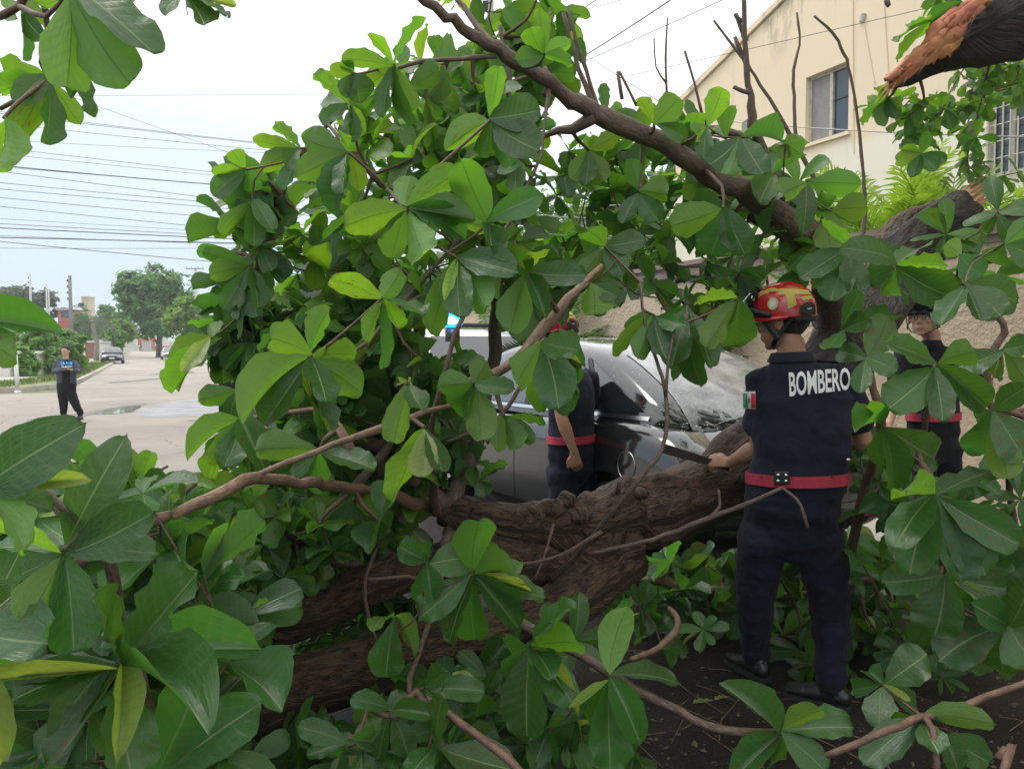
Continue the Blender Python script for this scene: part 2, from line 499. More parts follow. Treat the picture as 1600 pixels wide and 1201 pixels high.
class LeafMass:
    """many leaves in one mesh"""
    def __init__(s): s.V = []; s.F = []; s.UV = []; s.C = []; s.n = 0; s.count = 0
    def leaf(s, base, ax, ay, az, tone, wear=0.0):
        v, f, uv = rng.choice(SHPN)
        M = np.array([list(ax), list(ay), list(az)])
        s.V.append(v @ M + np.array(list(base)))
        s.F.append(f + s.n); s.UV.append(uv)
        s.C.append(np.tile([rng.random(), tone, wear, 1.0], (len(v), 1)))
        s.n += len(v); s.count += 1
    def build(s, name, parent, m, kind='stuff'):
        if not s.V: return None
        V = np.vstack(s.V); Fc = np.vstack(s.F); UV = np.vstack(s.UV); C_ = np.vstack(s.C)
        off = OFF[parent.name] if parent else Vector((0, 0, 0))
        V = V - np.array(list(off))
        me = bpy.data.meshes.new(name)
        me.vertices.add(len(V)); me.vertices.foreach_set('co', V.ravel())
        me.loops.add(len(Fc) * 4); me.loops.foreach_set('vertex_index', Fc.ravel().astype(np.int32))
        me.polygons.add(len(Fc)); me.polygons.foreach_set('loop_start', (np.arange(len(Fc)) * 4).astype(np.int32))
        me.polygons.foreach_set('use_smooth', [True] * len(Fc))
        me.update(calc_edges=True)
        uvl = me.uv_layers.new(name='UVMap'); uvl.data.foreach_set('uv', UV[Fc.ravel()].astype(np.float32).ravel())
        a = me.attributes.new('lv', 'FLOAT_COLOR', 'POINT'); a.data.foreach_set('color', C_.astype(np.float32).ravel())
        me.materials.append(m)
        o = bpy.data.objects.new(name, me); COL.objects.link(o)
        if parent: o.parent = parent
        if kind: o['kind'] = kind
        OFF[o.name] = off
        return o

PARTN = {}
def leaf_obj(parent, base, ax, ay, az, tone, wear=0.0):
    """one leaf as a part of its plant"""
    o = bpy.data.objects.new('leaf', rng.choice(HERO))
    COL.objects.link(o)
    o.parent = parent
    off = OFF[parent.name]
    M = Matrix(((ax.x, ay.x, az.x, base.x - off.x), (ax.y, ay.y, az.y, base.y - off.y), (ax.z, ay.z, az.z, base.z - off.z), (0, 0, 0, 1)))
    o.matrix_basis = M
    o.color = (rng.random(), tone, wear, 1)
    PARTN[parent.name] = PARTN.get(parent.name, 0) + 1
    return o
TONE = {'t': (0.05, 0.34), 'u': (0.42, 0.74), 'y': (0.88, 1.0)}
def hero_leaf(parent, B, tx, ty, w, k, L):
    """leaf whose stalk is at B and whose tip the photo shows at tx, ty; w its width there in px"""
    d = B.y
    T = P(tx, ty, d)
    v = T - B
    ln = v.length
    L = max(L, ln * 1.03)
    dz = math.sqrt(max(0, L * L - ln * ln)) * 0.8
    sgn = -1 if rng.random() < 0.65 else 1
    if ty < 0: sgn = 1
    vd = (B - Vector((0, 0, CAMZ))).normalized()
    T = T + vd * (dz * sgn)
    if T.z < 0.06: T.z = 0.06
    ay = T - B
    Ln = ay.length
    view = ((B + T) / 2 - Vector((0, 0, CAMZ))).normalized()
    side = ay.cross(view).normalized()
    n0 = side.cross(ay).normalized()
    if n0.dot(view) > 0: n0 = -n0
    Wr = max(w / F * d * 1.04, 0.44 * Ln if k != 'y' else w / F * d)
    ca = min(1.0, (w / F * d) / Wr)
    a = math.acos(ca) * (1 if (ay.cross(n0)).z > 0 else -1)
    if k == 'u': a = -a
    a += rng.uniform(-0.15, 0.15)
    n = (n0 * math.cos(a) + ay.normalized().cross(n0) * math.sin(a)).normalized()
    if k == 'u': n = -n
    ax = ay.cross(n).normalized() * Wr
    lo, hi = TONE[k]
    leaf_obj(parent, B, ax, ay, n * Ln, rng.uniform(lo, hi), rng.random() ** 2)
NODES = []
def rosette(parent, cx, cy, d, leaves, stem=None):
    """whorl with the leaves listed: (tip x, tip y, width, kind)"""
    B = P(cx, cy, d)
    L = max(math.hypot(l[0] - cx, l[1] - cy) for l in leaves) / F * d * 1.05
    for l in leaves:
        hero_leaf(parent, B + Vector((rng.uniform(-1, 1), rng.uniform(-1, 1), rng.uniform(-1, 1))) * 0.006, *l, L * rng.uniform(0.85, 1.0))
    NODES.append((B, parent))
    return B
def whorl(sink, c, axis, n, L, tone=(0.05, 0.6), droop=0.2, op=None):
    """random rosette of n leaves round axis at c"""
    axis = axis.normalized()
    s_ = axis.orthogonal().normalized(); t_ = axis.cross(s_)
    a0 = rng.uniform(0, 6.28)
    for i in range(n):
        a = a0 + 2 * math.pi * (i + rng.uniform(-0.25, 0.25)) / n
        e_ = rng.uniform(0.05, 0.75)
        dr = (s_ * math.cos(a) + t_ * math.sin(a)) * math.cos(e_) + axis * math.sin(e_)
        dr = dr + Vector((0, 0, -1)) * rng.uniform(0, droop * 2.2)
        dr.normalize()
        l_ = L * rng.uniform(0.62, 1.08)
        n_ = axis + Vector((0, 0, 0.9)) + Vector((rng.uniform(-.5, .5), rng.uniform(-.5, .5), rng.uniform(-.3, .3)))
        n_ = (n_ - dr * n_.dot(dr)).normalized()
        ax = dr.cross(n_) * (l_ * rng.uniform(0.44, 0.58))
        tn = rng.uniform(*tone)
        if rng.random() < 0.012: tn = 0.95
        if c.z + dr.z * l_ < 0.04: dr.z = (0.04 - c.z) / l_
        if op and PARTN.get(op.name, 0) < 296 and rng.random() < 0.5 and False:
            leaf_obj(op, c, ax, dr * l_, n_ * l_, tn, rng.random() ** 2)
        else:
            sink.leaf(c, ax, dr * l_, n_ * l_, tn, rng.random() ** 2)
def in_poly(x, y, poly):
    c = False; n = len(poly); j = n - 1
    for i in range(n):
        xi, yi = poly[i]; xj, yj = poly[j]
        if (yi > y) != (yj > y) and x < (xj - xi) * (y - yi) / (yj - yi) + xi: c = not c
        j = i
    return c
AVOID = [(1225, 485, 85, 3.35), (1150, 600, 60, 3.6), (355, 588, 52, 14), (1585, 205, 60, 9), (1560, 250, 30, 9), (880, 615, 60, 3.5)] + [(x_, y_, r_, dd_) for x_, y_, r_, dd_ in ((900, 870, 95, 3.2), (820, 865, 90, 3.1), (740, 870, 80, 3.0), (660, 885, 72, 2.9), (590, 905, 66, 2.8), (520, 935, 62, 2.75), (460, 965, 55, 2.6), (690, 1020, 62, 2.8), (620, 1040, 76, 2.7), (540, 1058, 80, 2.6), (460, 1080, 84, 2.5), (400, 1095, 60, 2.4), (700, 790, 60, 3.1), (640, 780, 50, 3.0), (540, 762, 46, 2.85), (450, 752, 46, 2.6), (370, 765, 50, 2.4), (290, 795, 52, 2.1), (450, 722, 36, 2.5), (560, 680, 38, 2.6), (640, 655, 38, 2.7))] + [(505, 345, 34, 9), (530, 300, 26, 9), (708, 508, 66, 9), (775, 545, 26, 9), (1440, 505, 95, 4.9), (875, 500, 45, 4.5), (1010, 600, 120, 4)]
def poly_pts(poly, n, dmin, dmax, zmin=0.06, minpx=0):
    xs = [p[0] for p in poly]; ys = [p[1] for p in poly]
    out = []; tries = 0
    while len(out) < n and tries < n * 60:
        tries += 1
        x, y = rng.uniform(min(xs), max(xs)), rng.uniform(min(ys), max(ys))
        if not in_poly(x, y, poly): continue
        d = rng.uniform(dmin, dmax)
        if any((x - ax_) ** 2 + (y - ay_) ** 2 < r_ * r_ and d < dm_ for ax_, ay_, r_, dm_ in AVOID): continue
        p = P(x, y, d)
        if p.z < zmin:
            t = (CAMZ - zmin) / max(1e-3, CAMZ - p.z)
            p = Vector((0, 0, CAMZ)) + (p - Vector((0, 0, CAMZ))) * t
        if minpx and any((x - o[1]) ** 2 + (y - o[2]) ** 2 < minpx ** 2 and abs(d - o[3]) < 0.5 for o in out): continue
        out.append((p, x, y, d))
    return [o[0] for o in out]

SKEL = []      # (point, radius) along the branches that twigs can grow from
def kink(sp_, seed):
    """uneven growth: small bends, swellings at the nodes, a tapering end"""
    out = []; L = 0; n = len(sp_)
    for i, q in enumerate(sp_):
        if i: L += float(np.linalg.norm((q - sp_[i - 1])[:3]))
        r = max(q[3], .002); s_ = L / max(.06, r * 7)
        e_ = min(1, i / 3, (n - 1 - i) / 3) if n > 8 else 0
        off = Vector((noise.noise(Vector((s_, seed, 0))), noise.noise(Vector((s_, seed, 5))), noise.noise(Vector((s_, seed, 9))))) * r * .85 * e_
        rr = q[3] * (1 + .20 * noise.noise(Vector((s_ * 1.7, seed, 3))))
        out.append(np.array([q[0] + off.x, q[1] + off.y, max(q[2] + off.z, .02), rr]))
    return out
def limb(parent, name, ctrl, m, n=10, wob=0.12, step=0.05, seed=0, label=None, skel=True, cap=True):
    """branch through rows (px, py, depth, radius px)"""
    rows = []
    for px, py, d, r in ctrl:
        p = P(px, py, d); rows.append((p.x, p.y, max(p.z, 0.03), r / F * d))
    sp_ = spline(rows, step)
    sp_ = kink(sp_, seed)
    g = G(); g.tube([q[:3] for q in sp_], [max(0.0015, q[3]) for q in sp_], n=n, wob=wob, seed=seed)
    o = obj(name, g, m, parent, smooth=True, label=label)
    if skel:
        for q in sp_[::2]: SKEL.append((Vector(q[:3]), q[3], parent.name))
    return o
def twigs(parent, nodes, m, maxd=1.1, thick=0.006):
    """thin wood from every whorl back to the nearest branch of the same plant"""
    sk = [(p, r) for p, r, nm in SKEL if nm == parent.name]
    g = G()
    done = []
    for c in sorted(nodes, key=lambda c: min((c - s_[0]).length for s_ in sk) if sk else 0):
        cand = sk + [(q, 0.003) for q in done]
        b, rb = min(cand, key=lambda s_: (s_[0] - c).length + (0.0 if s_[1] > 0.004 else 0.05) + (0.3 if (s_[0] - c).length < 0.04 else 0))
        dist = (b - c).length
        if dist > maxd:
            b = c + Vector((rng.uniform(-.2, .2), rng.uniform(0, .3), -0.25))
            if b.z < 0.02: b.z = 0.02
            dist = (b - c).length
        md = (b + c) / 2 + Vector((rng.uniform(-1, 1), rng.uniform(-1, 1), rng.uniform(-1.2, .4))) * dist * 0.16
        md.z = max(md.z, 0.02)
        pts = spline([(*b, 0), (*md, 0), (*c, 0)], 0.07)
        k = len(pts)
        rr = [min(rb, thick * 1.7) * (1 - i / k) + thick * 0.75 * (i / k) for i in range(k)]
        g.tube([q[:3] for q in pts], rr, n=5, cap=False)
        done += [Vector(q[:3]) for q in pts[1::2]]
    return obj('twig', g, m, parent, smooth=True, kind='stuff')

# ------------------------------------------------------------------ setting materials
def ground_material():
    m = bpy.data.materials.new('street_surface'); m.use_nodes = True
    nt = m.node_tree; b = nt.nodes['Principled BSDF']
    tc = nd(nt, 'ShaderNodeTexCoord'); o = tc.outputs['Object']
    def ns(s, d=6.0, r=0.6, st=(1, 1, 1)):
        mp = nd(nt, 'ShaderNodeMapping'); mp.inputs['Scale'].default_value = st; mp.inputs['Rotation'].default_value = (0, 0, R(-25))
        nt.links.new(o, mp.inputs[0])
        n = nd(nt, 'ShaderNodeTexNoise', {'Scale': s, 'Detail': d, 'Roughness': r}); nt.links.new(mp.outputs[0], n.inputs['Vector']); return n.outputs['Fac']
    big = ns(0.35, 5.0, 0.6, (1, 1, 1)); med = ns(2.2); fine = ns(60.0, 4.0, 0.8)
    dry = mixc(nt, math_(nt, 'MULTIPLY', math_(nt, 'SUBTRACT', big, 0.35), 2.5, clamp=True), (0.30, 0.265, 0.23), (0.46, 0.41, 0.355))
    dry = mixc(nt, math_(nt, 'MULTIPLY', math_(nt, 'SUBTRACT', med, 0.42), 2.2, clamp=True), dry, (0.38, 0.34, 0.295))
    spk = math_(nt, 'MULTIPLY', math_(nt, 'SUBTRACT', fine, 0.55), 5.0, clamp=True)
    dry = mixc(nt, math_(nt, 'MULTIPLY', spk, 0.3), dry, (0.22, 0.2, 0.18))
    vo = nd(nt, 'ShaderNodeTexVoronoi', {'Scale': 0.45}, feature='DISTANCE_TO_EDGE')
    wn_ = nd(nt, 'ShaderNodeTexNoise', {'Scale': 1.5, 'Detail': 6.0}); nt.links.new(o, wn_.inputs['Vector'])
    wv = nd(nt, 'ShaderNodeMixRGB', {'Fac': 0.5}, blend_type='ADD'); nt.links.new(o, wv.inputs[1]); nt.links.new(wn_.outputs['Color'], wv.inputs[2])
    nt.links.new(wv.outputs[0], vo.inputs['Vector'])
    crack = math_(nt, 'LESS_THAN', vo.outputs['Distance'], 0.004)
    dry = mixc(nt, math_(nt, 'MULTIPLY', crack, 0.6), dry, (0.1, 0.09, 0.08))
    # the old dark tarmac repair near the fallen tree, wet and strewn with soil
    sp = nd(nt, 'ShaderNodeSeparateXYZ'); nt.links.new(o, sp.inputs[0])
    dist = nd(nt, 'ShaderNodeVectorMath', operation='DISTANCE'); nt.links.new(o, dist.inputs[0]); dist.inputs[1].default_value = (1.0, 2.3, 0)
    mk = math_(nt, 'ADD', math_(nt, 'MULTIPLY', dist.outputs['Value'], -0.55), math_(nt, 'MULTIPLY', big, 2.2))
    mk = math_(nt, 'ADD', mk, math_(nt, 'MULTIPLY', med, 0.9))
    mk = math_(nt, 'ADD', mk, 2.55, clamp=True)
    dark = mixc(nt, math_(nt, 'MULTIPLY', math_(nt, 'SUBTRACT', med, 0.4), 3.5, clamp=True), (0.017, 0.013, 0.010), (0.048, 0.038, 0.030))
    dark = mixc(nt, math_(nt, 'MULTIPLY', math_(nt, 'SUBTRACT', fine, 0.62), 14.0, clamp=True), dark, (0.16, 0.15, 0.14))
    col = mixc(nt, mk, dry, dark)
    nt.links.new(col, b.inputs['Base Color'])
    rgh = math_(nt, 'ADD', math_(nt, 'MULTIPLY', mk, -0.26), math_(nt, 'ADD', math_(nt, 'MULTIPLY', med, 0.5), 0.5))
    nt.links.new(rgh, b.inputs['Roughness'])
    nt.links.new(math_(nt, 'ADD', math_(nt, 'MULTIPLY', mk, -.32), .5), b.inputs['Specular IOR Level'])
    bp = nd(nt, 'ShaderNodeBump', {'Strength': 1.0, 'Distance': 0.03}); nt.links.new(fine, bp.inputs['Height']); nt.links.new(bp.outputs[0], b.inputs['Normal'])
    return m
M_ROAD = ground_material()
M_GROUND = mat('earth', (0.16, 0.17, 0.08), 0.9, noise_amt=0.6, nscale=1.2, bump=0.5, bscale=20)
M_GRASS = mat('verge_grass', (0.20, 0.25, 0.08), 0.9, noise_amt=0.5, nscale=4)
M_CONC = mat('concrete', (0.50, 0.46, 0.41), 0.85, noise_amt=0.35, nscale=3.0, bump=0.3, bscale=50)
M_POLE = mat('pole_concrete', (0.27, 0.27, 0.26), 0.85, noise_amt=0.3, nscale=3.0)
M_POLEP = mat('pale_pole', (0.55, 0.53, 0.50), 0.8, noise_amt=0.2, nscale=3.0)
M_WIRE = mat('cable', (0.07, 0.07, 0.08), 0.6)
M_WIREG = mat('bare_wire', (0.35, 0.36, 0.38), 0.4, metal=0.7)
M_DARK = mat('black_plastic', (0.012, 0.012, 0.013), 0.45)
M_RUB = mat('tyre_rubber', (0.015, 0.015, 0.015), 0.85, bump=0.2, bscale=80)
M_GLASS = mat('car_glass', (0.012, 0.015, 0.017), 0.04, spec=0.9, coat=1.0)
M_CHROME = mat('bright_metal', (0.7, 0.7, 0.7), 0.22, metal=1.0)
M_WHITE = mat('white_paint', (0.78, 0.78, 0.76), 0.5, noise_amt=0.1, nscale=5)
def stucco_material():
    m = bpy.data.materials.new('rough_stucco'); m.use_nodes = True
    nt = m.node_tree; b = nt.nodes['Principled BSDF']
    tc = nd(nt, 'ShaderNodeTexCoord'); o = tc.outputs['Object']
    vo = nd(nt, 'ShaderNodeTexVoronoi', {'Scale': 15.0}, feature='SMOOTH_F1'); 
    n1 = nd(nt, 'ShaderNodeTexNoise', {'Scale': 26.0, 'Detail': 6.0, 'Roughness': 0.6}); nt.links.new(o, n1.inputs['Vector']); nt.links.new(o, vo.inputs['Vector'])
    n2 = nd(nt, 'ShaderNodeTexNoise', {'Scale': 1.0, 'Detail': 5.0}); nt.links.new(o, n2.inputs['Vector'])
    h = math_(nt, 'ADD', math_(nt, 'MULTIPLY', vo.outputs['Distance'], 0.5), n1.outputs['Fac'])
    c = mixc(nt, n2.outputs['Fac'], (0.47, 0.36, 0.25), (0.62, 0.49, 0.35))
    nt.links.new(c, b.inputs['Base Color']); b.inputs['Roughness'].default_value = 0.92
    bp = nd(nt, 'ShaderNodeBump', {'Strength': 1.0, 'Distance': 0.035}); nt.links.new(h, bp.inputs['Height']); nt.links.new(bp.outputs[0], b.inputs['Normal'])
    return m
M_STUCCO = stucco_material()
M_COPING = mat('coping_render', (0.26, 0.185, 0.15), 0.85, noise_amt=0.45, nscale=5.0, bump=0.3, bscale=50)
def house_material():
    m = bpy.data.materials.new('house_render'); m.use_nodes = True
    nt = m.node_tree; b = nt.nodes['Principled BSDF']
    tc = nd(nt, 'ShaderNodeTexCoord'); o = tc.outputs['Object']
    sp = nd(nt, 'ShaderNodeSeparateXYZ'); nt.links.new(o, sp.inputs[0])
    n2 = nd(nt, 'ShaderNodeTexNoise', {'Scale': 0.9, 'Detail': 5.0}); nt.links.new(o, n2.inputs['Vector'])
    zz = math_(nt, 'ADD', sp.outputs['Z'], math_(nt, 'MULTIPLY', n2.outputs['Fac'], 1.0))
    up = math_(nt, 'MULTIPLY', math_(nt, 'SUBTRACT', zz, 5.35), 7.0, clamp=True)
    c = mixc(nt, up, (0.80, 0.75, 0.62), (0.80, 0.66, 0.48))
    mpd = nd(nt, 'ShaderNodeMapping'); mpd.inputs['Scale'].default_value = (1, 1, 0.35); nt.links.new(o, mpd.inputs[0])
    n3 = nd(nt, 'ShaderNodeTexNoise', {'Scale': 2.2, 'Detail': 8.0, 'Roughness': 0.75}); nt.links.new(mpd.outputs[0], n3.inputs['Vector'])
    # mould runs under the roof line: a height band that follows the gable slope
    al = nd(nt, 'ShaderNodeVectorMath', operation='DOT_PRODUCT'); nt.links.new(o, al.inputs[0]); al.inputs[1].default_value = tuple(SV)
    roofz = math_(nt, 'ADD', math_(nt, 'MULTIPLY', al.outputs['Value'], -0.329), 9.63)
    gap = math_(nt, 'SUBTRACT', roofz, sp.outputs['Z'])
    ms = math_(nt, 'SUBTRACT', 1.0, math_(nt, 'MULTIPLY', gap, 0.95), clamp=True)
    mould = math_(nt, 'MULTIPLY', math_(nt, 'MULTIPLY', math_(nt, 'SUBTRACT', n3.outputs['Fac'], 0.50), 7.0, clamp=True), ms)
    c = mixc(nt, math_(nt, 'MULTIPLY', mould, 0.75), c, (0.12, 0.11, 0.09))
    n4 = nd(nt, 'ShaderNodeTexNoise', {'Scale': 3.0, 'Detail': 8.0, 'Roughness': 0.7})
    mp = nd(nt, 'ShaderNodeMapping'); mp.inputs['Scale'].default_value = (2.5, 2.5, 0.15); nt.links.new(o, mp.inputs[0]); nt.links.new(mp.outputs[0], n4.inputs['Vector'])
    c = mixc(nt, math_(nt, 'MULTIPLY', math_(nt, 'SUBTRACT', n4.outputs['Fac'], 0.56), 1.8, clamp=True), c, (0.42, 0.36, 0.28))
    nt.links.new(c, b.inputs['Base Color']); b.inputs['Roughness'].default_value = 0.9
    bp = nd(nt, 'ShaderNodeBump', {'Strength': 0.3, 'Distance': 0.01}); nt.links.new(n3.outputs['Fac'], bp.inputs['Height']); nt.links.new(bp.outputs[0], b.inputs['Normal'])
    return m
M_HOUSE = house_material()

# ------------------------------------------------------------------ ground, roads
def sheet(u0, u1, v0, v1, z, nu=2, nv=40):
    g = G(); pts = []
    for j in range(nv + 1):
        for i in range(nu + 1):
            pts.append(S(u0 + (u1 - u0) * i / nu, v0 + (v1 - v0) * j / nv, z))
    g.add(pts, [(j * (nu + 1) + i, j * (nu + 1) + i + 1, (j + 1) * (nu + 1) + i + 1, (j + 1) * (nu + 1) + i) for j in range(nv) for i in range(nu)],
          [(p.x, p.y) for p in pts])
    return g
struct('ground', sheet(-700, 700, -60, 1100, -0.06, 6, 500), M_GROUND)
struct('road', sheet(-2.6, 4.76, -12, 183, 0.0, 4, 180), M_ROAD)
struct('cross_street', sheet(-90, -2.6, 4.0, 31.1, 0.0, 4, 60), M_ROAD)
def ribbon(rows, z, wd):
    g = G(); pts = []
    for u, v in rows: pts += [S(u, v, z), S(u, v + wd * (0.7 + 0.6 * rng.random()), z)]
    return g.add(pts, [(2 * i, 2 * i + 1, 2 * i + 3, 2 * i + 2) for i in range(len(rows) - 1)])
M_PATCH = mat('worn_tarmac', (0.30, 0.30, 0.31), 0.55, noise_amt=0.4, nscale=1.5, bump=0.3, bscale=80)
M_SWALE = mat('damp_joint', (0.16, 0.14, 0.12), 0.5, noise_amt=0.4, nscale=6)
M_PUDDLE = mat('still_water', (0.30, 0.30, 0.29), 0.03, spec=1.0)
def blob(cx, cy, rx, ry, ang, z, n=40, rough=0.35, seed=0):
    """uneven patch on the ground round street point cx, cy"""
    g = G(); pts = [S(cx, cy, z)]
    for i in range(n):
        a = 2 * math.pi * i / n
        q = 1 + rough * noise.noise(Vector((math.cos(a) * 1.6 + seed, math.sin(a) * 1.6, seed))) + rough * 0.4 * noise.noise(Vector((math.cos(a) * 5 + seed, math.sin(a) * 5, seed)))
        x, y = rx * q * math.cos(a), ry * q * math.sin(a)
        pts.append(S(cx + x * math.cos(ang) - y * math.sin(ang), cy + x * math.sin(ang) + y * math.cos(ang), z))
    return g.add(pts, [(0, 1 + i, 1 + (i + 1) % n) for i in range(n)])
def st(px, py):
    """street coordinates of the road point seen at px, py"""
    a = (px - 800) / F; d = 1200 * CAMZ / (py - 548)
    for _ in range(20):
        v = SV.x * a * d + SV.y * d
        d = (CAMZ - gz(v)) * 1200 / (py - 548)
    return (RU.x * a * d + RU.y * d, SV.x * a * d + SV.y * d)
def px_patch(name, pts, z, m, sub=3, jit=0.12):
    """ground patch with the outline seen in the photo, roughened"""
    q = [st(*p) for p in pts]; out = []
    for i in range(len(q)):
        a, b = q[i], q[(i + 1) % len(q)]
        for k in range(sub):
            t = k / sub
            out.append((a[0] * (1 - t) + b[0] * t + rng.uniform(-jit, jit), a[1] * (1 - t) + b[1] * t + rng.uniform(-jit, jit)))
    g = G(); g.add([S(u, v, z) for u, v in out], [tuple(range(len(out)))])
    return struct(name, g, m)
px_patch('worn_tarmac_patch', [(214, 652), (216, 640), (262, 628), (330, 620), (420, 615), (430, 640), (330, 648), (270, 652)], 0.004, M_PATCH, 5, 0.06)
px_patch('damp_joint', [(40, 656), (120, 646), (190, 634), (225, 630), (226, 633), (190, 639), (130, 651), (40, 662)], 0.005, M_SWALE, 5, 0.06)
px_patch('puddle', [(140, 648), (165, 640), (190, 636), (214, 634), (212, 642), (188, 646), (160, 648)], 0.009, M_PUDDLE, 4, 0.08)
px_patch('far_puddle', [(236, 585), (262, 579), (300, 580), (302, 583), (262, 585)], 0.009, M_SWALE, 3, 0.3)
px_patch('long_crack', [(168, 597), (215, 594), (250, 590), (250, 592), (215, 596), (170, 599)], 0.005, M_SWALE, 4, 0.08)
px_patch('short_crack', [(290, 657), (300, 656), (310, 657), (302, 659)], 0.005, M_SWALE, 3, 0.02)
# right pavement and kerb
for name, u0, u1, z, m in (('kerb_right', 4.75, 4.9, 0.13, M_CONC), ('pavement_right', 4.9, 6.1, 0.126, M_CONC)):
    g = G()
    n = 60
    for k in range(n):
        v0, v1 = -12 + 180 * k / n, -12 + 180 * (k + 1) / n
        a, b, c, d = S(u0, v0, 0), S(u1, v0, 0), S(u1, v1, 0), S(u0, v1, 0)
        up = Vector((0, 0, z)); dn = Vector((0, 0, -0.1))
        g.add([a + dn, b + dn, c + dn, d + dn, a + up, b + up, c + up, d + up], [(4, 5, 6, 7), (0, 1, 5, 4), (1, 2, 6, 5), (3, 0, 4, 7)])
    struct(name, g, m)
# left corner block beyond the crossing: kerb, verge, pavement
def block(name, pts, z, m, dn=0.2):
    g = G(); n = len(pts)
    top = [S(u, v, z) for u, v in pts]; bot = [p + Vector((0, 0, -dn)) for p in top]
    g.add(top + bot, [tuple(range(n))] + [(i, (i + 1) % n, n + (i + 1) % n, n + i) for i in range(n)])
    return struct(name, g, m)
corner = [(-60, 31.0), (-9, 31.0), (-6, 31.4), (-4.2, 33), (-3.0, 36), (-2.7, 41)]
edge = corner + [(-2.6, 60), (-2.6, 110), (-2.6, 183)]
inner = [(-60, 31.15), (-9, 31.15), (-6.07, 31.55), (-4.32, 33.1), (-3.14, 36), (-2.85, 41), (-2.75, 60), (-2.75, 110), (-2.75, 183)]
pv = [(-60, 33.6), (-9.6, 33.6), (-7.5, 34.5), (-6.2, 37), (-5.0, 42), (-4.6, 60), (-4.3, 110), (-4.3, 183)]
def strip2(name, A, B, z, m, dn=0.2):
    g = G()
    def sub(L_):
        o_ = []
        for i in range(len(L_) - 1):
            k = max(1, int(math.dist(L_[i], L_[i + 1]) / 6))
            o_ += [(L_[i][0] + (L_[i + 1][0] - L_[i][0]) * t / k, L_[i][1] + (L_[i + 1][1] - L_[i][1]) * t / k) for t in range(k)]
        return o_ + [L_[-1]]
    import itertools
    # resample both to the same number of points
    def rs(L_, n):
        L_ = sub(L_); d = [0]
        for i in range(1, len(L_)): d.append(d[-1] + math.dist(L_[i], L_[i - 1]))
        return [(float(np.interp(d[-1] * k / n, d, [q[0] for q in L_])), float(np.interp(d[-1] * k / n, d, [q[1] for q in L_]))) for k in range(n + 1)]
    n = 80
    a, b = rs(A, n), rs(B, n)
    pts = []
    for i in range(n + 1): pts += [S(*a[i], z), S(*b[i], z), S(*a[i], z - dn)]
    g.add(pts, [(3 * i, 3 * i + 3, 3 * i + 4, 3 * i + 1) for i in range(n)] + [(3 * i, 3 * i + 2, 3 * i + 5, 3 * i + 3) for i in range(n)])
    return struct(name, g, m)
strip2('kerb_left', edge, inner, 0.13, M_CONC)
strip2('verge', inner, pv, 0.12, M_GRASS)
strip2('pavement_left', pv, [(-60, 36.5), (-12, 36.5), (-10.5, 38), (-9.5, 42), (-8.5, 50), (-7.6, 70), (-7.2, 110), (-7.2, 183)], 0.14, M_CONC)
# grass blades on the verge
class Blades(G): pass
g = G()
for i in range(5200):
    t = rng.random()
    if t < 0.35: u, v = rng.uniform(-22, -6.5), rng.uniform(31.2, 33.5)
    else:
        v = rng.uniform(32.5, 75); u = -2.9 - rng.random() * 1.7 - max(0, (41 - v)) * 0.22
    b = S(u, v, 0.12); h = rng.uniform(0.06, 0.24); a = rng.uniform(0, 6.28); w = 0.02
    dx = Vector((math.cos(a), math.sin(a), 0)) * w; ln = Vector((rng.uniform(-1, 1), rng.uniform(-1, 1), 0)) * h * 0.5
    g.add([b - dx, b + dx, b + ln + Vector((0, 0, h))], [(0, 1, 2)])
obj('grass', g, mat('grass_blade', (0.16, 0.22, 0.05), 0.8, noise_amt=0.5, nscale=1.0), None, kind='stuff')

# ------------------------------------------------------------------ boundary wall and house
def along(u0, u1, v0, v1, z0, z1, g=None):
    g = g or G()
    a, b, c, d = S(u0, v0), S(u1, v0), S(u1, v1), S(u0, v1)
    for p in (a, b, c, d): p.z = 0
    Z = lambda p, z: p + Vector((0, 0, z))
    return g.add([Z(a, z0), Z(b, z0), Z(c, z0), Z(d, z0), Z(a, z1), Z(b, z1), Z(c, z1), Z(d, z1)],
                 [(3, 2, 1, 0), (4, 5, 6, 7), (0, 1, 5, 4), (1, 2, 6, 5), (2, 3, 7, 6), (3, 0, 4, 7)])
wl = empty('boundary_wall', S(6.1, 5, 0), 'tall beige rough stucco boundary wall with brown moulded coping behind the silver car', 'wall')
obj('stucco_face', along(6.1, 6.3, -6, 26, 0.0, 2.36), M_STUCCO, wl)
for z0, z1, p in ((2.36, 2.42, 0.03), (2.42, 2.50, 0.075), (2.50, 2.545, 0.05), (2.545, 2.60, 0.11)):
    obj('coping', along(6.1 - p, 6.3 + p, -6.05, 26.05, z0, z1), M_COPING, wl)
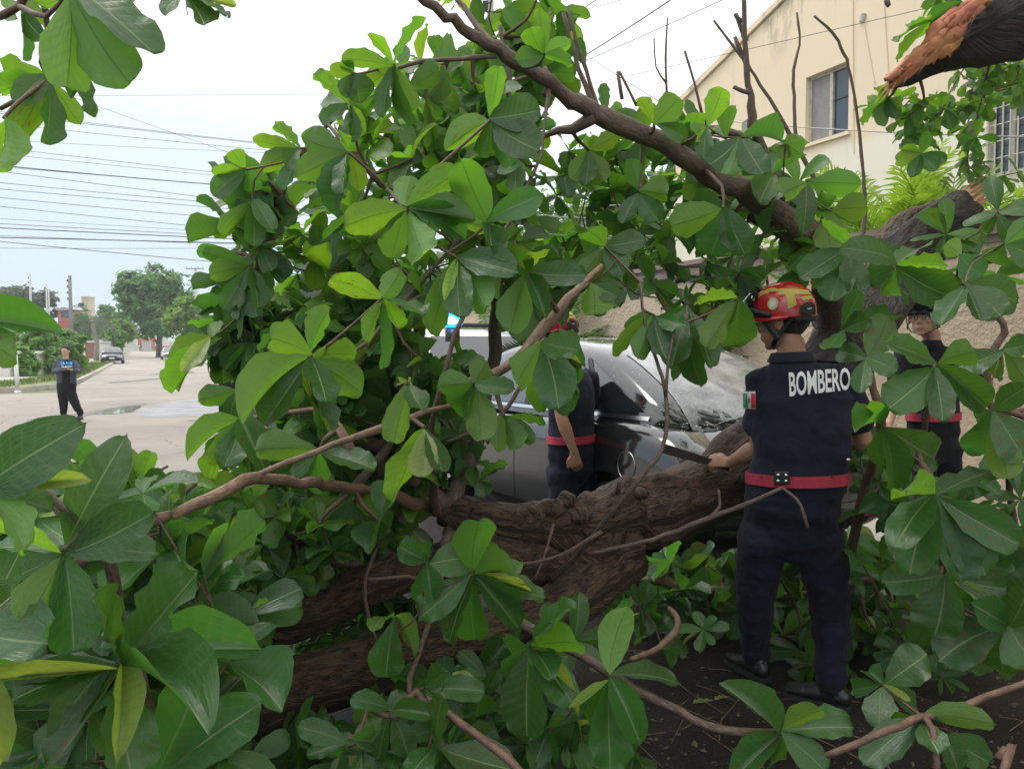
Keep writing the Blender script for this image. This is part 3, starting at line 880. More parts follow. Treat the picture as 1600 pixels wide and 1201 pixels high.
# debris on top of the coping, dropped leaves and a wire
hs = empty('house', S(10.5, 5, 0), 'cream two storey house with sloping roof edge, mould stains and upstairs windows', 'house')
def wall_with_holes(u, outline, holes, m):
    """flat wall at street u: outline and rectangular holes as (v, z) rows; grid of cells clipped to the outline"""
    th = 0.22
    bm = bmesh.new()
    g = G()
    def Q(v, z, du=0.0):
        p = S(u + du, v); p.z = z; return p
    g.prism([Q(v, z) for v, z in outline], RU * th)
    me = to_mesh('wall', g, m, recalc=True)
    o = bpy.data.objects.new('wall_tmp', me); COL.objects.link(o)
    for (v0, v1, z0, z1) in holes:
        c = G(); c.add([Q(v0, z0, -.5), Q(v1, z0, -.5), Q(v1, z1, -.5), Q(v0, z1, -.5), Q(v0, z0, .8), Q(v1, z0, .8), Q(v1, z1, .8), Q(v0, z1, .8)],
                       [(0, 1, 2, 3), (7, 6, 5, 4), (0, 4, 5, 1), (1, 5, 6, 2), (2, 6, 7, 3), (3, 7, 4, 0)])
        cm = to_mesh('cut', c, None, recalc=True); co = bpy.data.objects.new('cut', cm); COL.objects.link(co)
        md = o.modifiers.new('b', 'BOOLEAN'); md.operation = 'DIFFERENCE'; md.solver = 'EXACT'; md.object = co
        baked(o)
        bpy.data.objects.remove(co)
    return o
def v_at(px, u):
    a = (px - 800) / F; d = u / (RU.x * a + RU.y); return SV.x * a * d + SV.y * d, d
def z_at(px, py, u):
    return P(px, py, v_at(px, u)[1]).z
U0 = 10.5
wv1, wv0 = v_at(1252, U0)[0], v_at(1318, U0)[0]
wz0, wz1 = z_at(1260, 224, U0), z_at(1252, 122, U0)
gv1, gv0 = v_at(1532, U0)[0], v_at(1640, U0)[0]
gz0, gz1 = z_at(1560, 272, U0), z_at(1560, 140, U0)
outline = [(-9, 0), (13.9, 0), (13.9, 6.70), (2.0, 10.61), (-9, 7.0)]
wo = wall_with_holes(U0, outline, [(wv0, wv1, wz0, wz1), (gv0, gv1, gz0, gz1)], M_HOUSE)
wo.name = 'wall'; wo.parent = hs
for vtx in wo.data.vertices: vtx.co -= OFF[hs.name]
OFF[wo.name] = OFF[hs.name]
# the rest of the house: end wall, roof slab
def Qh(u, v, z):
    p = S(u, v); p.z = z; return p
g = G(); g.prism([Qh(U0 + .22, 13.9, 0), Qh(U0 + 9, 13.9, 0), Qh(U0 + 9, 13.9, 6.7), Qh(U0 + .22, 13.9, 6.7)], SV * -0.2); obj('end_wall', g, M_HOUSE, hs)
g = G()
g.prism([Qh(U0 - .06, 14.05, 6.66), Qh(U0 - .06, 2.0, 10.66), Qh(U0 - .06, 2.0, 10.76), Qh(U0 - .06, 14.05, 6.78)], RU * 9.2)
g.prism([Qh(U0 - .06, 2.0, 10.66), Qh(U0 - .06, -9.2, 6.96), Qh(U0 - .06, -9.2, 7.08), Qh(U0 - .06, 2.0, 10.76)], RU * 9.2)
obj('roof', g, M_HOUSE, hs)
M_ALU = mat('window_aluminium', (0.52, 0.49, 0.43), 0.5, noise_amt=0.3, nscale=10)
M_PANE = mat('window_glass', (0.05, 0.065, 0.085), 0.05, spec=0.8)
M_PANE2 = mat('dusty_screen', (0.27, 0.26, 0.25), 0.8, noise_amt=0.2, nscale=8)
def win_frame(v0, v1, z0, z1, name='window_frame', nsplit=(0.47,)):
    g = G(); t = 0.05
    du0, du1 = 0.09, 0.15
    def bar(a0, a1, b0, b1, d0=du0, d1=du1):
        p = [Qh(U0 + d0, a0, b0), Qh(U0 + d0, a1, b0), Qh(U0 + d0, a1, b1), Qh(U0 + d0, a0, b1)]
        g.prism(p, RU * (d1 - d0))
    bar(v0, v1, z0, z0 + t); bar(v0, v1, z1 - t, z1); bar(v0, v0 + t, z0 + t, z1 - t); bar(v1 - t, v1, z0 + t, z1 - t)
    for s_ in nsplit:
        c = v0 + (v1 - v0) * s_; bar(c - t * .6, c + t * .6, z0 + t, z1 - t, du0 - .01, du1)
    return obj(name, g, M_ALU, hs)
wf = win_frame(wv0, wv1, wz0, wz1)
c_ = wv0 + (wv1 - wv0) * .47
def pane(v0, v1, z0, z1, m, du, parent, name='pane'):
    g = G(); g.prism([Qh(U0 + du, v0, z0), Qh(U0 + du, v1, z0), Qh(U0 + du, v1, z1), Qh(U0 + du, v0, z1)], RU * 0.008)
    return obj(name, g, m, parent)
pane(wv0 + .05, c_ - .03, wz0 + .05, wz1 - .05, M_PANE, 0.13, wf)
pane(c_ + .03, wv1 - .05, wz0 + .05, wz1 - .05, M_PANE2, 0.11, wf)
g = G(); g.prism([Qh(U0 + .115, wv0 + .05, wz0 + .62), Qh(U0 + .115, c_ - .03, wz0 + .62), Qh(U0 + .115, c_ - .03, wz0 + .635), Qh(U0 + .115, wv0 + .05, wz0 + .635)], RU * .01)
obj('glazing_bar', g, M_DARK, wf)
g = G(); along(U0 - .05, U0 + .1, wv0 - .05, wv1 + .05, wz0 - .06, wz0 - .004, g); obj('window_sill', g, M_HOUSE, hs)
wf2 = win_frame(gv0, gv1, gz0, gz1, nsplit=(0.33, 0.66))
pane(gv0 + .05, gv1 - .05, gz0 + .05, gz1 - .05, M_PANE, 0.13, wf2)
g = G()
for k in range(9):
    v_ = gv0 + (gv1 - gv0) * (k + .5) / 9
    g.tube([Qh(U0 - .05, v_, gz0 - .08), Qh(U0 - .05, v_, gz1 + .05)], 0.011, n=6)
for k in range(6):
    z_ = gz0 + (gz1 - gz0) * k / 5
    g.tube([Qh(U0 - .03, gv0 - .06, z_), Qh(U0 - .03, gv1 + .06, z_)], 0.009, n=6)
obj('window_grille', g, mat('cream_grille', (0.55, 0.50, 0.40), 0.6), hs)
g = G()
pts = [Qh(U0 - .02, v_at(1337, U0)[0], z_at(1337, 35, U0)), Qh(U0 - .02, v_at(1340, U0)[0], z_at(1340, 22, U0))]
g.tube(pts, 0.045, n=8); obj('drain_spout', g, M_CONC, hs)
for x0, y0, x1, y1 in ((1322, -5, 1328, 240), (1369, -5, 1385, 190), (1340, 40, 1358, 130)):
    g = G(); a, b = v_at(x0, U0)[0], v_at(x1, U0)[0]
    g.tube([Qh(U0 - .012, a, z_at(x0, y0, U0)), Qh(U0 - .012, b, z_at(x1, y1, U0))], 0.010, n=5)
    obj('conduit', g, M_HOUSE, hs)
# ------------------------------------------------------------------ far background
def foliage_mat(name, c1, c2):
    m = bpy.data.materials.new(name); m.use_nodes = True
    nt = m.node_tree; b = nt.nodes['Principled BSDF']; out = nt.nodes['Material Output']
    at = nd(nt, 'ShaderNodeAttribute', attribute_name='lv'); sp = nd(nt, 'ShaderNodeSeparateColor'); nt.links.new(at.outputs['Color'], sp.inputs[0])
    c = mixc(nt, sp.outputs[0], c1, c2)
    nt.links.new(c, b.inputs['Base Color']); b.inputs['Roughness'].default_value = 0.55
    tr = nd(nt, 'ShaderNodeBsdfTranslucent'); nt.links.new(mixc(nt, 1.0, c, (1.6, 1.9, 0.9), 'MULTIPLY'), tr.inputs[0])
    mx = nd(nt, 'ShaderNodeMixShader', {0: 0.35}); nt.links.new(b.outputs[0], mx.inputs[1]); nt.links.new(tr.outputs[0], mx.inputs[2])
    nt.links.new(mx.outputs[0], out.inputs[0])
    return m
M_F_DEEP = foliage_mat('deep_green_leaves', (0.045, 0.12, 0.04), (0.15, 0.28, 0.07))
M_F_LIME = foliage_mat('lime_leaves', (0.07, 0.14, 0.02), (0.24, 0.36, 0.05))
M_F_GREY = foliage_mat('dull_leaves', (0.05, 0.075, 0.05), (0.13, 0.17, 0.11))
M_F_MID = foliage_mat('mid_green_leaves', (0.06, 0.15, 0.035), (0.19, 0.33, 0.07))
M_TRUNK = mat('far_bark', (0.13, 0.10, 0.08), 0.9, noise_amt=0.4, nscale=5)
M_TRUNKP = mat('pale_bark', (0.36, 0.32, 0.28), 0.9, noise_amt=0.3, nscale=5)
def crown_mesh(name, parent, lobes, n, ls, m):
    """leaf-sized faces spread through and over uneven lobes (centre, rx, ry, rz)"""
    tot = sum(l[1] * l[2] + l[1] * l[3] for l in lobes)
    V = []; C_ = []; Fc = []
    off = OFF[parent.name]
    for c, rx, ry, rz in lobes:
        k = int(n * (rx * ry + rx * rz) / tot)
        # sprays inside each lobe
        sprays = []
        for _ in range(max(6, k // 26)):
            d = Vector((rng.gauss(0, 1), rng.gauss(0, 1), rng.gauss(0, 1))).normalized()
            q = rng.uniform(0.55, 1.06)
            sprays.append((Vector((d.x * rx * q, d.y * ry * q, d.z * rz * q)), d))
        for _ in range(k):
            s_, d = rng.choice(sprays)
            sz = min(rx, rz) * 0.24
            p = c + s_ + Vector((rng.gauss(0, sz), rng.gauss(0, sz), rng.gauss(0, sz * .55)))
            nrm = (d + Vector((rng.uniform(-.9, .9), rng.uniform(-.9, .9), rng.uniform(-.2, 1.2)))).normalized()
            a = nrm.orthogonal().normalized(); b = nrm.cross(a); t = rng.uniform(0, 6.28)
            a, b = a * math.cos(t) + b * math.sin(t), b * math.cos(t) - a * math.sin(t)
            L = ls * rng.uniform(0.6, 1.4); W = L * 0.45
            i = len(V)
            V += [p - a * L, p + b * W - nrm * L * .1, p + a * L, p - b * W - nrm * L * .1]
            Fc.append((i, i + 1, i + 2, i + 3)); r = min(1, max(0, rng.gauss(0.5, 0.28)))
            C_ += [(r, 0, 0, 1)] * 4
    me = bpy.data.meshes.new(name)
    me.from_pydata([tuple(v - off) for v in V], [], Fc)
    a = me.attributes.new('lv', 'FLOAT_COLOR', 'POINT'); a.data.foreach_set('color', np.array(C_, dtype=np.float32).ravel())
    me.materials.append(m)
    o = bpy.data.objects.new(name, me); COL.objects.link(o); o.parent = parent; OFF[o.name] = off
    return o
def tree(px, base_y, d, top_y, half_px, label, m, ls=None, n=5000, trunk=0.10, tm=None, flat=False, skirt=0.25, group='trees along the street', seed=None, name='street_tree', lobn=9, zb=None):
    """tree on the spot seen at px, its crown between top_y and the skirt"""
    b = P(px, 548, d); b.z = gz(vof(b)) if zb is None else zb
    topz = P(px, top_y, d).z; H = topz - b.z; Rw = half_px / F * d
    t = empty(name, b, label, 'tree', group)
    cz0 = b.z + H * skirt
    hh = (topz - cz0) / 2
    lobes = []
    for i in range(lobn):
        a = rng.uniform(0, 6.28); q = math.sqrt(rng.random()) * 0.68
        zr = rng.uniform(-0.6, 0.62)
        k = rng.uniform(0.36, 0.55) * (0.6 if flat else 1)
        lobes.append((Vector((b.x + Rw * q * math.cos(a), b.y + Rw * q * math.sin(a), cz0 + hh * (1 + zr))), Rw * k * (1.5 if flat else 1), Rw * k, hh * k * (0.9 if not flat else 0.7)))
    lobes.append((Vector((b.x, b.y, cz0 + hh * 1.4)), Rw * .5, Rw * .5, hh * .55))
    crown_mesh('crown', t, lobes, n, ls or Rw * 0.05, m)
    g = G()
    r = max(0.05, H * 0.03 * trunk * 10)
    g.tube([b + Vector((0, 0, -.1)), b + Vector((r * .4, 0, H * .25)), b + Vector((-r * .3, 0, cz0 - b.z + hh * .5))], [r, r * .8, r * .5], n=8)
    for i in range(5):
        l = rng.choice(lobes)[0]
        s0 = b + Vector((0, 0, (cz0 - b.z) * rng.uniform(.8, 1.1)))
        g.tube([s0, (s0 + l) / 2 + Vector((0, 0, -.1 * H * .3)), l], [r * .45, r * .3, r * .12], n=6)
    obj('trunk', g, tm or M_TRUNK, t, smooth=True)
    return t
tree(248, 545, 100, 421, 52, 'huge dark green spreading tree at the end of the street', M_F_DEEP, n=12000, skirt=.12, lobn=16, trunk=.12, ls=.42)
tree(292, 545, 84, 462, 34, 'lighter lime green tree in front of the huge dark street tree', M_F_LIME, n=5000, skirt=.15, ls=.3)
tree(190, 560, 108, 483, 24, 'yellowish light tree between the palm and the huge dark tree', M_F_LIME, n=4500, skirt=.15, ls=.35)
tree(165, 560, 120, 476, 22, 'olive green tree rising behind the street palm', M_F_MID, n=3500, skirt=.2, ls=.38)
tree(178, 560, 88, 508, 17, 'low leafy tree on a thin trunk just beyond the parked dark car', M_F_MID, n=3000, skirt=.3, ls=.25, trunk=.04)
tree(20, 560, 130, 444, 62, 'wide flat topped grey green tree behind the left utility poles', M_F_GREY, n=7500, skirt=.45, flat=True, lobn=16, ls=.45)
tree(68, 560, 125, 452, 42, 'thin airy tree right of the wide flat topped one', M_F_GREY, n=3200, skirt=.5, flat=True, lobn=10, ls=.4)
tree(12, 560, 75, 492, 40, 'light green round tree at the left edge above the big dark leaf', M_F_MID, n=4000, skirt=.15, ls=.28)
tree(128, 560, 100, 478, 16, 'dark green tree directly behind the street palm trunk', M_F_DEEP, n=2500, skirt=.1, ls=.3)
for px, d, ty, hw, lb in ((60, 40, 503, 34, 'bright green bushy tree on the corner behind the man with the phone'),
                          (100, 44, 512, 30, 'small bushy tree right behind the head of the man with the phone'),
                          (36, 38, 540, 22, 'low rounded shrub beside the white post'),
                          (112, 50, 545, 14, 'low shrub right of the man with the phone')):
    tree(px, 590, d, ty, hw, lb, M_F_MID, n=7500, skirt=.04, ls=.15, trunk=.05, group='bushy trees on the left corner', name='bushy_tree')
# greenery seen through the gaps of the fallen crown
tree(455, 560, 42, 430, 80, 'green garden tree behind the left part of the fallen crown', M_F_MID, n=5000, skirt=.1, ls=.22, group='trees behind the fallen crown')
tree(575, 560, 34, 395, 95, 'dark green garden tree behind the middle of the fallen crown', M_F_DEEP, n=6000, skirt=.05, ls=.2, group='trees behind the fallen crown')
tree(690, 560, 26, 380, 90, 'dense dark tree behind the blue beacon', M_F_DEEP, n=6000, skirt=.02, ls=.15, group='trees behind the fallen crown')
tree(940, 560, 27, 205, 105, 'tall tree with yellow green shoots between the fallen branch and the house', M_F_LIME, n=9000, skirt=.25, ls=.14, group='trees behind the fallen crown', lobn=14)
tree(850, 560, 24, 300, 90, 'dark leafy tree left of the house behind the boundary wall', M_F_DEEP, n=7000, skirt=.05, ls=.14, group='trees behind the fallen crown')
tree(1010, 560, 23, 290, 60, 'mid green garden tree close to the corner of the house', M_F_MID, n=5000, skirt=.2, ls=.13, group='trees behind the fallen crown')

# palms
M_PALM = foliage_mat('palm_leaflets', (0.08, 0.17, 0.02), (0.36, 0.46, 0.06))
M_PALMD = foliage_mat('dark_palm_leaflets', (0.05, 0.11, 0.03), (0.14, 0.23, 0.07))
def frond(parent, base, direction, L, m, leaflet=0.35, n=26, droop=0.5, lw=0.02, vee=0.6):
    d = Vector(direction).normalized(); up = Vector((0, 0, 1))
    pts = []; p = Vector(base); dd = d.copy()
    for i in range(n + 1):
        pts.append(p.copy()); p = p + dd * (L / n); dd = (dd + Vector((0, 0, -droop / n * (0.4 + 1.6 * i / n)))).normalized()
    g = G()
    side = dd.cross(up)
    side = side.normalized() if side.length > .05 else Vector((1, 0, 0))
    g.tube(pts, [0.012 * (1 - .8 * i / n) + .002 for i in range(n + 1)], n=5)
    nr = len(g.v)
    for i in range(3, n + 1):
        t = i / n
        tdir = (pts[min(i + 1, n)] - pts[i - 1]).normalized()
        l = leaflet * (math.sin(math.pi * (0.1 + 0.85 * t)) ** 0.6) * rng.uniform(.85, 1.1)
        for s_ in (-1, 1):
            e1 = (side * s_ * 0.8 + tdir * 0.75 + up * vee * rng.uniform(.3, .7)).normalized()
            a = pts[i]; b = a + e1 * l * .5; c = b + (e1 + Vector((0, 0, -.55 * rng.uniform(.4, 1.3)))).normalized() * l * .5
            w = tdir * lw
            g.add([a - w * .3, a + w * .3, b + w, b - w, c], [(0, 1, 2, 3), (3, 2, 4)])
    o = obj('frond', g, m, parent)
    a = o.data.attributes.new('lv', 'FLOAT_COLOR', 'POINT')
    rr = rng.random(); C_ = np.tile([rr, 0, 0, 1.0], (len(g.v), 1)); C_[:, 0] = np.clip(rr * .5 + np.random.RandomState(len(g.v) + int(rr * 1e5)).rand(len(g.v)) * .5, 0, 1)
    a.data.foreach_set('color', C_.astype(np.float32).ravel())
    return o
def areca(u, v, z, h, nf, label, L=1.7, m=None, spread=.7, group='palms behind the wall', name='palm', leaflet=.42, droop=.8, stem=None):
    b = S(u, v); b.z = z
    t = empty(name, b, label, 'palm', group)
    g = G()
    for k in range(4):
        a = 1.57 * k + .4; o_ = Vector((math.cos(a), math.sin(a), 0)) * .12
        g.tube([b + o_ * .5, b + o_ + Vector((0, 0, h))], [.04, .022], n=7)
    obj('stem', g, stem or M_F_MID, t, smooth=True)
    for k in range(nf):
        a = 6.283 * k / nf + rng.uniform(-.3, .3); e_ = rng.uniform(spread, 1.45)
        frond(t, b + Vector((0, 0, h * rng.uniform(.75, 1))), (math.cos(a) * math.cos(e_), math.sin(a) * math.cos(e_), math.sin(e_)), L * rng.uniform(.8, 1.15), m or M_PALM, leaflet, droop=droop, lw=.027)
    return t
def uvz(px, d):
    a = (px - 800) / F * d
    return RU.x * a + RU.y * d, SV.x * a + SV.y * d
for px, d, ty, nf, lb in ((1385, 8.6, 225, 15, 'yellow green palm behind the wall below the upstairs window, the left of the tall ones'),
                          (1470, 8.3, 250, 16, 'yellow green palm behind the wall directly left of the grilled window'),
          (1345, 8.9, 262, 16, 'broad yellow green palm behind the wall just right of the house window'),
          (1430, 8.0, 275, 16, 'full yellow green palm behind the wall beneath the hanging leaf sprays'),
          (1535, 7.9, 275, 14, 'rightmost yellow green palm behind the wall, under the grilled window'),
                          (1300, 9.2, 330, 12, 'low yellow green palm behind the wall beside the long bare branch'),
                          (1225, 10.2, 385, 11, 'small palm whose fronds peep over the coping behind the long branch')):
    u, v = uvz(px, d); zt = P(px, ty, d).z
    areca(max(u, 6.9), v, 0.0, zt - 1.25, nf, lb, L=1.6, spread=.55)
# drooping palms by the pickup and one leaning in front of the wall
for px, d, zt, lb, nf in ((880, 11.5, 2.75, 'weeping green palm between the pickup and the silver car', 14),
                      (770, 13.5, 2.8, 'feathery drooping palm just right of the blue beacon', 14)):
    u, v = uvz(px, d)
    areca(u, v, gz(v), zt - .9, nf, lb, L=1.5, m=M_PALMD, spread=.2, group='palms by the pickup', leaflet=.3, droop=1.6)
u, v = uvz(1050, 8.6)
areca(5.85, v, .1, 1.15, 11, 'dark palm fronds leaning against the beige wall above the car', L=1.0, m=M_PALMD, spread=.15, group='palms by the pickup', leaflet=.3, droop=.7)
# street palm
b = P(150, 548, 76); b.z = gz(vof(b))
t = empty('street_palm', b, 'tall drooping palm on the left pavement in front of the dark parked car', 'palm')
g = G(); tz = P(150, 505, 76).z
g.tube([b, b + Vector((.1, 0, (tz - b.z) * .5)), Vector((b.x - .3, b.y, tz))], [.28, .22, .17], n=10); obj('trunk', g, M_TRUNKP, t, smooth=True)
for k in range(26):
    a = 6.283 * k / 13 + rng.uniform(-.2, .2); e_ = rng.uniform(-.1, 1.3)
    frond(t, Vector((b.x - .3, b.y, tz)), (math.cos(a) * math.cos(e_), math.sin(a) * math.cos(e_), math.sin(e_)), rng.uniform(2.6, 3.4), M_F_GREY, 1.0, n=12, droop=2.6, lw=.05, vee=-.4)

# utility poles and wires
def pole(px, d, top_y, w, label, m=None, group='utility poles', arms=0, base=None, name='utility_pole', armw=1.1, hw=True):
    b = P(px, 548, d); b.z = gz(vof(b)) if base is None else base
    tz = P(px, top_y, d).z
    r = w / 2 / F * d
    t = empty(name, b, label, 'utility pole', group)
    g = G(); g.tube([b + Vector((0, 0, -.1)), Vector((b.x, b.y, tz))], [r * 1.25, r * .85], n=10); obj('shaft', g, m or M_POLE, t, smooth=True)
    for k in range(arms):
        z_ = tz - .25 - k * 2.0
        g = G(); g.box((b.x, b.y - r - .05, z_), armw * 2, .1, .1); obj('crossarm', g, M_POLE, t)
        for x in (-.9, -.35, .35, .9):
            g = G(); g.tube([(b.x + x * armw, b.y - r - .05, z_ + .04), (b.x + x * armw, b.y - r - .05, z_ + .32)], [.05, .07], n=6); obj('insulator', g, M_POLEP, t)
    if hw and not arms:
        g = G()
        for k in range(4): g.box((b.x - r * 1.3, b.y, tz - .5 - .55 * k), .12, .12, .2)
        obj('bracket', g, M_DARK, t)
    return t
pole(112, 71, 430, 5.5, 'dark concrete utility pole rising left of the street palm', m=mat('weathered_pole', (.2, .2, .19), .9))
pole(50, 95, 428, 3.5, 'slim pale pole in front of the wide flat topped tree', m=M_POLEP)
pole(75, 90, 443, 2.6, 'left one of the pale pole pair beside the orange wall', m=M_POLEP)
pole(78.5, 92, 452, 2.2, 'right one of the pale pole pair beside the orange wall', m=M_POLEP)
pole(308, 95, 417, 4.5, 'pale pole with two crossarms beside the huge street tree', m=M_POLEP, arms=2)
pole(416, 24, 410, 11, 'pale concrete pole seen through the gap in the fallen crown', m=M_POLEP, hw=False)
pole(767, 19, -60, 12, 'grey pole top showing between the top leaves of the crown', m=M_POLE, arms=0)
pole(182, 90, 520, 2, 'short thin pale pole just behind the dark parked car', m=M_POLEP, hw=False)
# white post on the left corner
b = P(26, 548, 27.0); u_, v_ = uvz(26, 27)
b.z = gz(vof(b)) ; t = empty('white_post', b, 'slim white painted post standing on the left corner pavement', 'post')
g = G(); g.tube([b + Vector((0, 0, -.05)), b + Vector((-.06, 0, 1.45))], [.075, .07], n=10); obj('shaft', g, M_WHITE, t, smooth=True)
g = G(); g.tube([b + Vector((0, 0, -.05)), b + Vector((0, 0, .05))], [.11, .10], n=10); obj('collar', g, M_WHITE, t, smooth=True)

def wire(pts, r, m=None, label='thin dark overhead cable, one of the many crossing the pale sky on the left', group='overhead cables', sag=0.25, name='overhead_cable'):
    a, b = P(*pts[0]), P(*pts[1])
    L = []
    for i in range(15):
        t = i / 14; p = a.lerp(b, t); p.z -= sag * 4 * t * (1 - t); L.append(p)
    g = G(); g.tube(L, r, n=5)
    return single(name, g, m or M_WIRE, label, 'cable', group, smooth=True)
LW = [(148, 146, .6), (100, 240, .6), (168, 214, .8), (172, 217, .8), (187, 226, .8), (212, 230, .6), (228, 273, .8), (237, 276, .7), (252, 285, 1.6),
      (258, 290, .7), (263, 312, .9), (280, 315, .9), (293, 327, .9), (303, 338, .9), (317, 355, .9), (339, 362, .6), (346, 366, .9), (355, 374, 1.5),
      (364, 377, .7), (370, 379, 1.5), (372, 408, 1.1), (385, 384, .7), (470, 492, .5), (500, 503, .5)]
ORD = 'topmost,second,third,fourth,fifth,sixth,seventh,eighth,ninth,tenth,eleventh,twelfth,thirteenth,fourteenth,fifteenth,sixteenth,seventeenth,eighteenth,nineteenth,twentieth,twenty-first,twenty-second,twenty-third,lowest'.split(',')
for oi, (y0, y1, w) in enumerate(LW):
    wire(((-260, y0 - 0.62 * (y1 - y0), 34), (760, y1 + .95 * (y1 - y0), 42)), w * 0.0155, sag=0.0 + rng.uniform(0, .25),
         label='thick dark overhead cable, the boldest of those crossing the sky at the left' if y0 == 252 else 'thin dark overhead cable, %s in the left sky' % (ORD[oi] if oi in (0, 23) else ORD[oi] + ' from the top'))
for (x0, y0, x1, y1, w, lb, m_) in (
        (860, 120, 1075, -18, 1.9, 'thick dark cable rising steeply above the long branch towards the top', M_WIRE),
        (860, 118, 1190, -28, 1.2, 'thin dark cable rising to the top right beside the thick one', M_WIRE),
        (860, 45, 960, -20, 1.5, 'short dark cable crossing the top edge over the crown', M_WIRE),
        (845, 30, 1000, -8, .9, 'faint cable just under the top edge above the crown', M_WIRE),
        (870, 55, 1040, 165, 1.0, 'dark cable falling to the right behind the bare twigs', M_WIRE),
        (860, 145, 1640, -32, .9, 'thin dark line slanting up across the gable wall', M_WIRE)):
    wire(((x0, y0, 14), (x1, y1, 9.5)), w * 0.005, m_, lb, None, sag=.02)
wire(((1010, 175, 9.6), (1660, 215, 6.5)), .006, M_WIREG, 'bright bare wire strung in front of the cream house at window sill height', None, sag=.06)
for k, (a, b) in enumerate(((450, 300), (462, 312), (475, 322), (492, 330))):
    wire(((380 + k * 12, 370 + 14 * k, 40), (620 + k * 10, 215 + 16 * k, 22)), .011, M_WIRE, 'dark cable running up to the right through the crown gap, %s one' % ('upper', 'second', 'third', 'lowest')[k], 'cables in the crown gap', sag=.1)
for k, y in enumerate((270, 322, 338, 352, 366, 378, 392)):
    wire(((815, y - 4, 19), (1020, y + rng.uniform(-4, 8), 16)), .008, M_WIREG, 'pale bare wire before the dark tree under the long branch, %s' % ('topmost', 'second from the top', 'third from the top', 'middle one', 'third from the bottom', 'second from the bottom', 'lowest')[k], 'pale wires behind the long branch', sag=.05)

# distant buildings
def bld(name, px0, px1, ytop, ybot, d, depth, m, label, cat='building', ex=None):
    a, b = P(px0, ytop, d), P(px1, ytop, d)
    zb = P(px0, ybot, d).z if ybot else 0
    zb = min(zb, gz(vof(a)) - .1)
    t = empty(name, Vector(((a.x + b.x) / 2, d, zb)), label, cat)
    g = G(); g.prism([Vector((a.x, d, zb)), Vector((b.x, d, zb)), Vector((b.x, d, a.z)), Vector((a.x, d, a.z))], Vector((0, depth, 0)))
    obj('wall', g, m, t, recalc=True)
    g = G(); g.box(((a.x + b.x) / 2, d + depth / 2, a.z + .08), abs(b.x - a.x) + .3, depth + .3, .16); obj('roof', g, M_WHITE, t)
    return t, a, b
M_RED = mat('red_wall', (0.50, 0.15, 0.11), .8, noise_amt=.3, nscale=.6)
M_ORW = mat('orange_wall', (0.72, 0.27, 0.10), .8, noise_amt=.3, nscale=.6)
M_BEI = mat('beige_wall', (0.62, 0.54, 0.42), .85, noise_amt=.2, nscale=.5)
M_WW = mat('far_white_wall', (0.72, 0.70, 0.66), .85, noise_amt=.15, nscale=.4)
t, a, b = bld('red_house', 90, 112, 484, None, 105, 2.5, M_RED, 'red house wall showing between the utility poles on the left')
g = G(); g.box((b.x - .6, a.y - .03, P(100, 490, 105).z), 1.6, .1, 1.0); obj('window', g, M_PANE, t)
t, a, b = bld('orange_house', 41, 49, 489, None, 118, 2, M_ORW, 'small orange house behind the slim pale pole')
t, a, b = bld('water_tower', 127, 138, 464, None, 130, 2, M_BEI, 'square beige tower rising above the trees behind the palm', 'tower')
g = G(); g.box(((a.x + b.x) / 2 - .6, a.y - .05, a.z - 1.3), .9, .1, .6); obj('window', g, M_PANE, t)
t, a, b = bld('grey_gatehouse', 128, 150, 535, None, 84, 5, M_WW, 'pale garden wall with a rusty gate left of the street palm', 'wall')
g = G(); g.box((a.x + .9, a.y - .05, gz(vof(a)) + 1.0), 1.0, .08, 2.0); obj('gate', g, mat('rusty_gate', (.25, .12, .08), .8), t)
t, a, b = bld('white_house', -40, 14, 553, None, 37, 4, M_WW, 'whitish garden wall at the left edge behind the white post', 'wall')
t, a, b = bld('far_white_house', 212, 236, 512, None, 196, 10, M_WW, 'white house behind the red gate at the end of the street')
t, a, b = bld('beige_tower_house', 772, 805, 250, None, 30, 6, mat('cream_tower', (.68, .60, .48), .85, noise_amt=.2, nscale=.8), 'narrow cream building seen through the crown just above the centre')
t, a, b = bld('salmon_house', 425, 450, 495, None, 50, 2, M_ORW, 'small orange brick house glimpsed through the crown beside the pale pole')
for k in range(3):
    g = G(); g.box((a.x + .4 + .45 * k, a.y - .04, P(430, 505, 50).z), .22, .06, .5); obj('window', g, M_PANE, t)
t, a, b = bld('coral_house', 498, 520, 428, None, 60, 6, M_RED, 'coral roofed house glimpsed high through the crown')
# red gate and low walls closing the street
D = 190
gt = empty('red_gate', P(230, 547, D), 'red and orange gateway with grey bars closing the far end of the street', 'gate')
zb = gz(vof(P(230, 547, D)))
gt_z = lambda y: P(230, y, D).z
def gbox(px0, px1, y0, y1, dy, nm, m, par=gt, th=.4):
    a, b = P(px0, y0, D + dy), P(px1, y1, D + dy)
    g = G(); g.box(((a.x + b.x) / 2, D + dy, (a.z + b.z) / 2), abs(b.x - a.x), th, abs(a.z - b.z)); return obj(nm, g, m, par)
gbox(216, 220, 528, 549, 0, 'post', M_RED); gbox(238, 242, 528, 549, 0, 'post', M_RED)
gbox(216, 242, 527, 531, -.25, 'lintel', mat('gate_red', (.8, .13, .06), .7)); gbox(220, 238, 531.2, 533, 0, 'lintel_band', M_ORW)
for k in range(7): gbox(220.5 + k * 2.6, 221.6 + k * 2.6, 533.5, 546, .3, 'bar', M_POLE, th=.1)
lw_ = empty('low_red_wall', P(260, 547, D), 'low red wall running right from the gate at the street end', 'wall')
gbox(242.3, 285, 540.5, 549, .1, 'face', M_RED, lw_); gbox(242.3, 285, 538.8, 540.4, .1, 'cap', M_WW, lw_)
lw2 = empty('low_red_wall', P(212, 547, D), 'short low red wall left of the gate at the street end', 'wall')
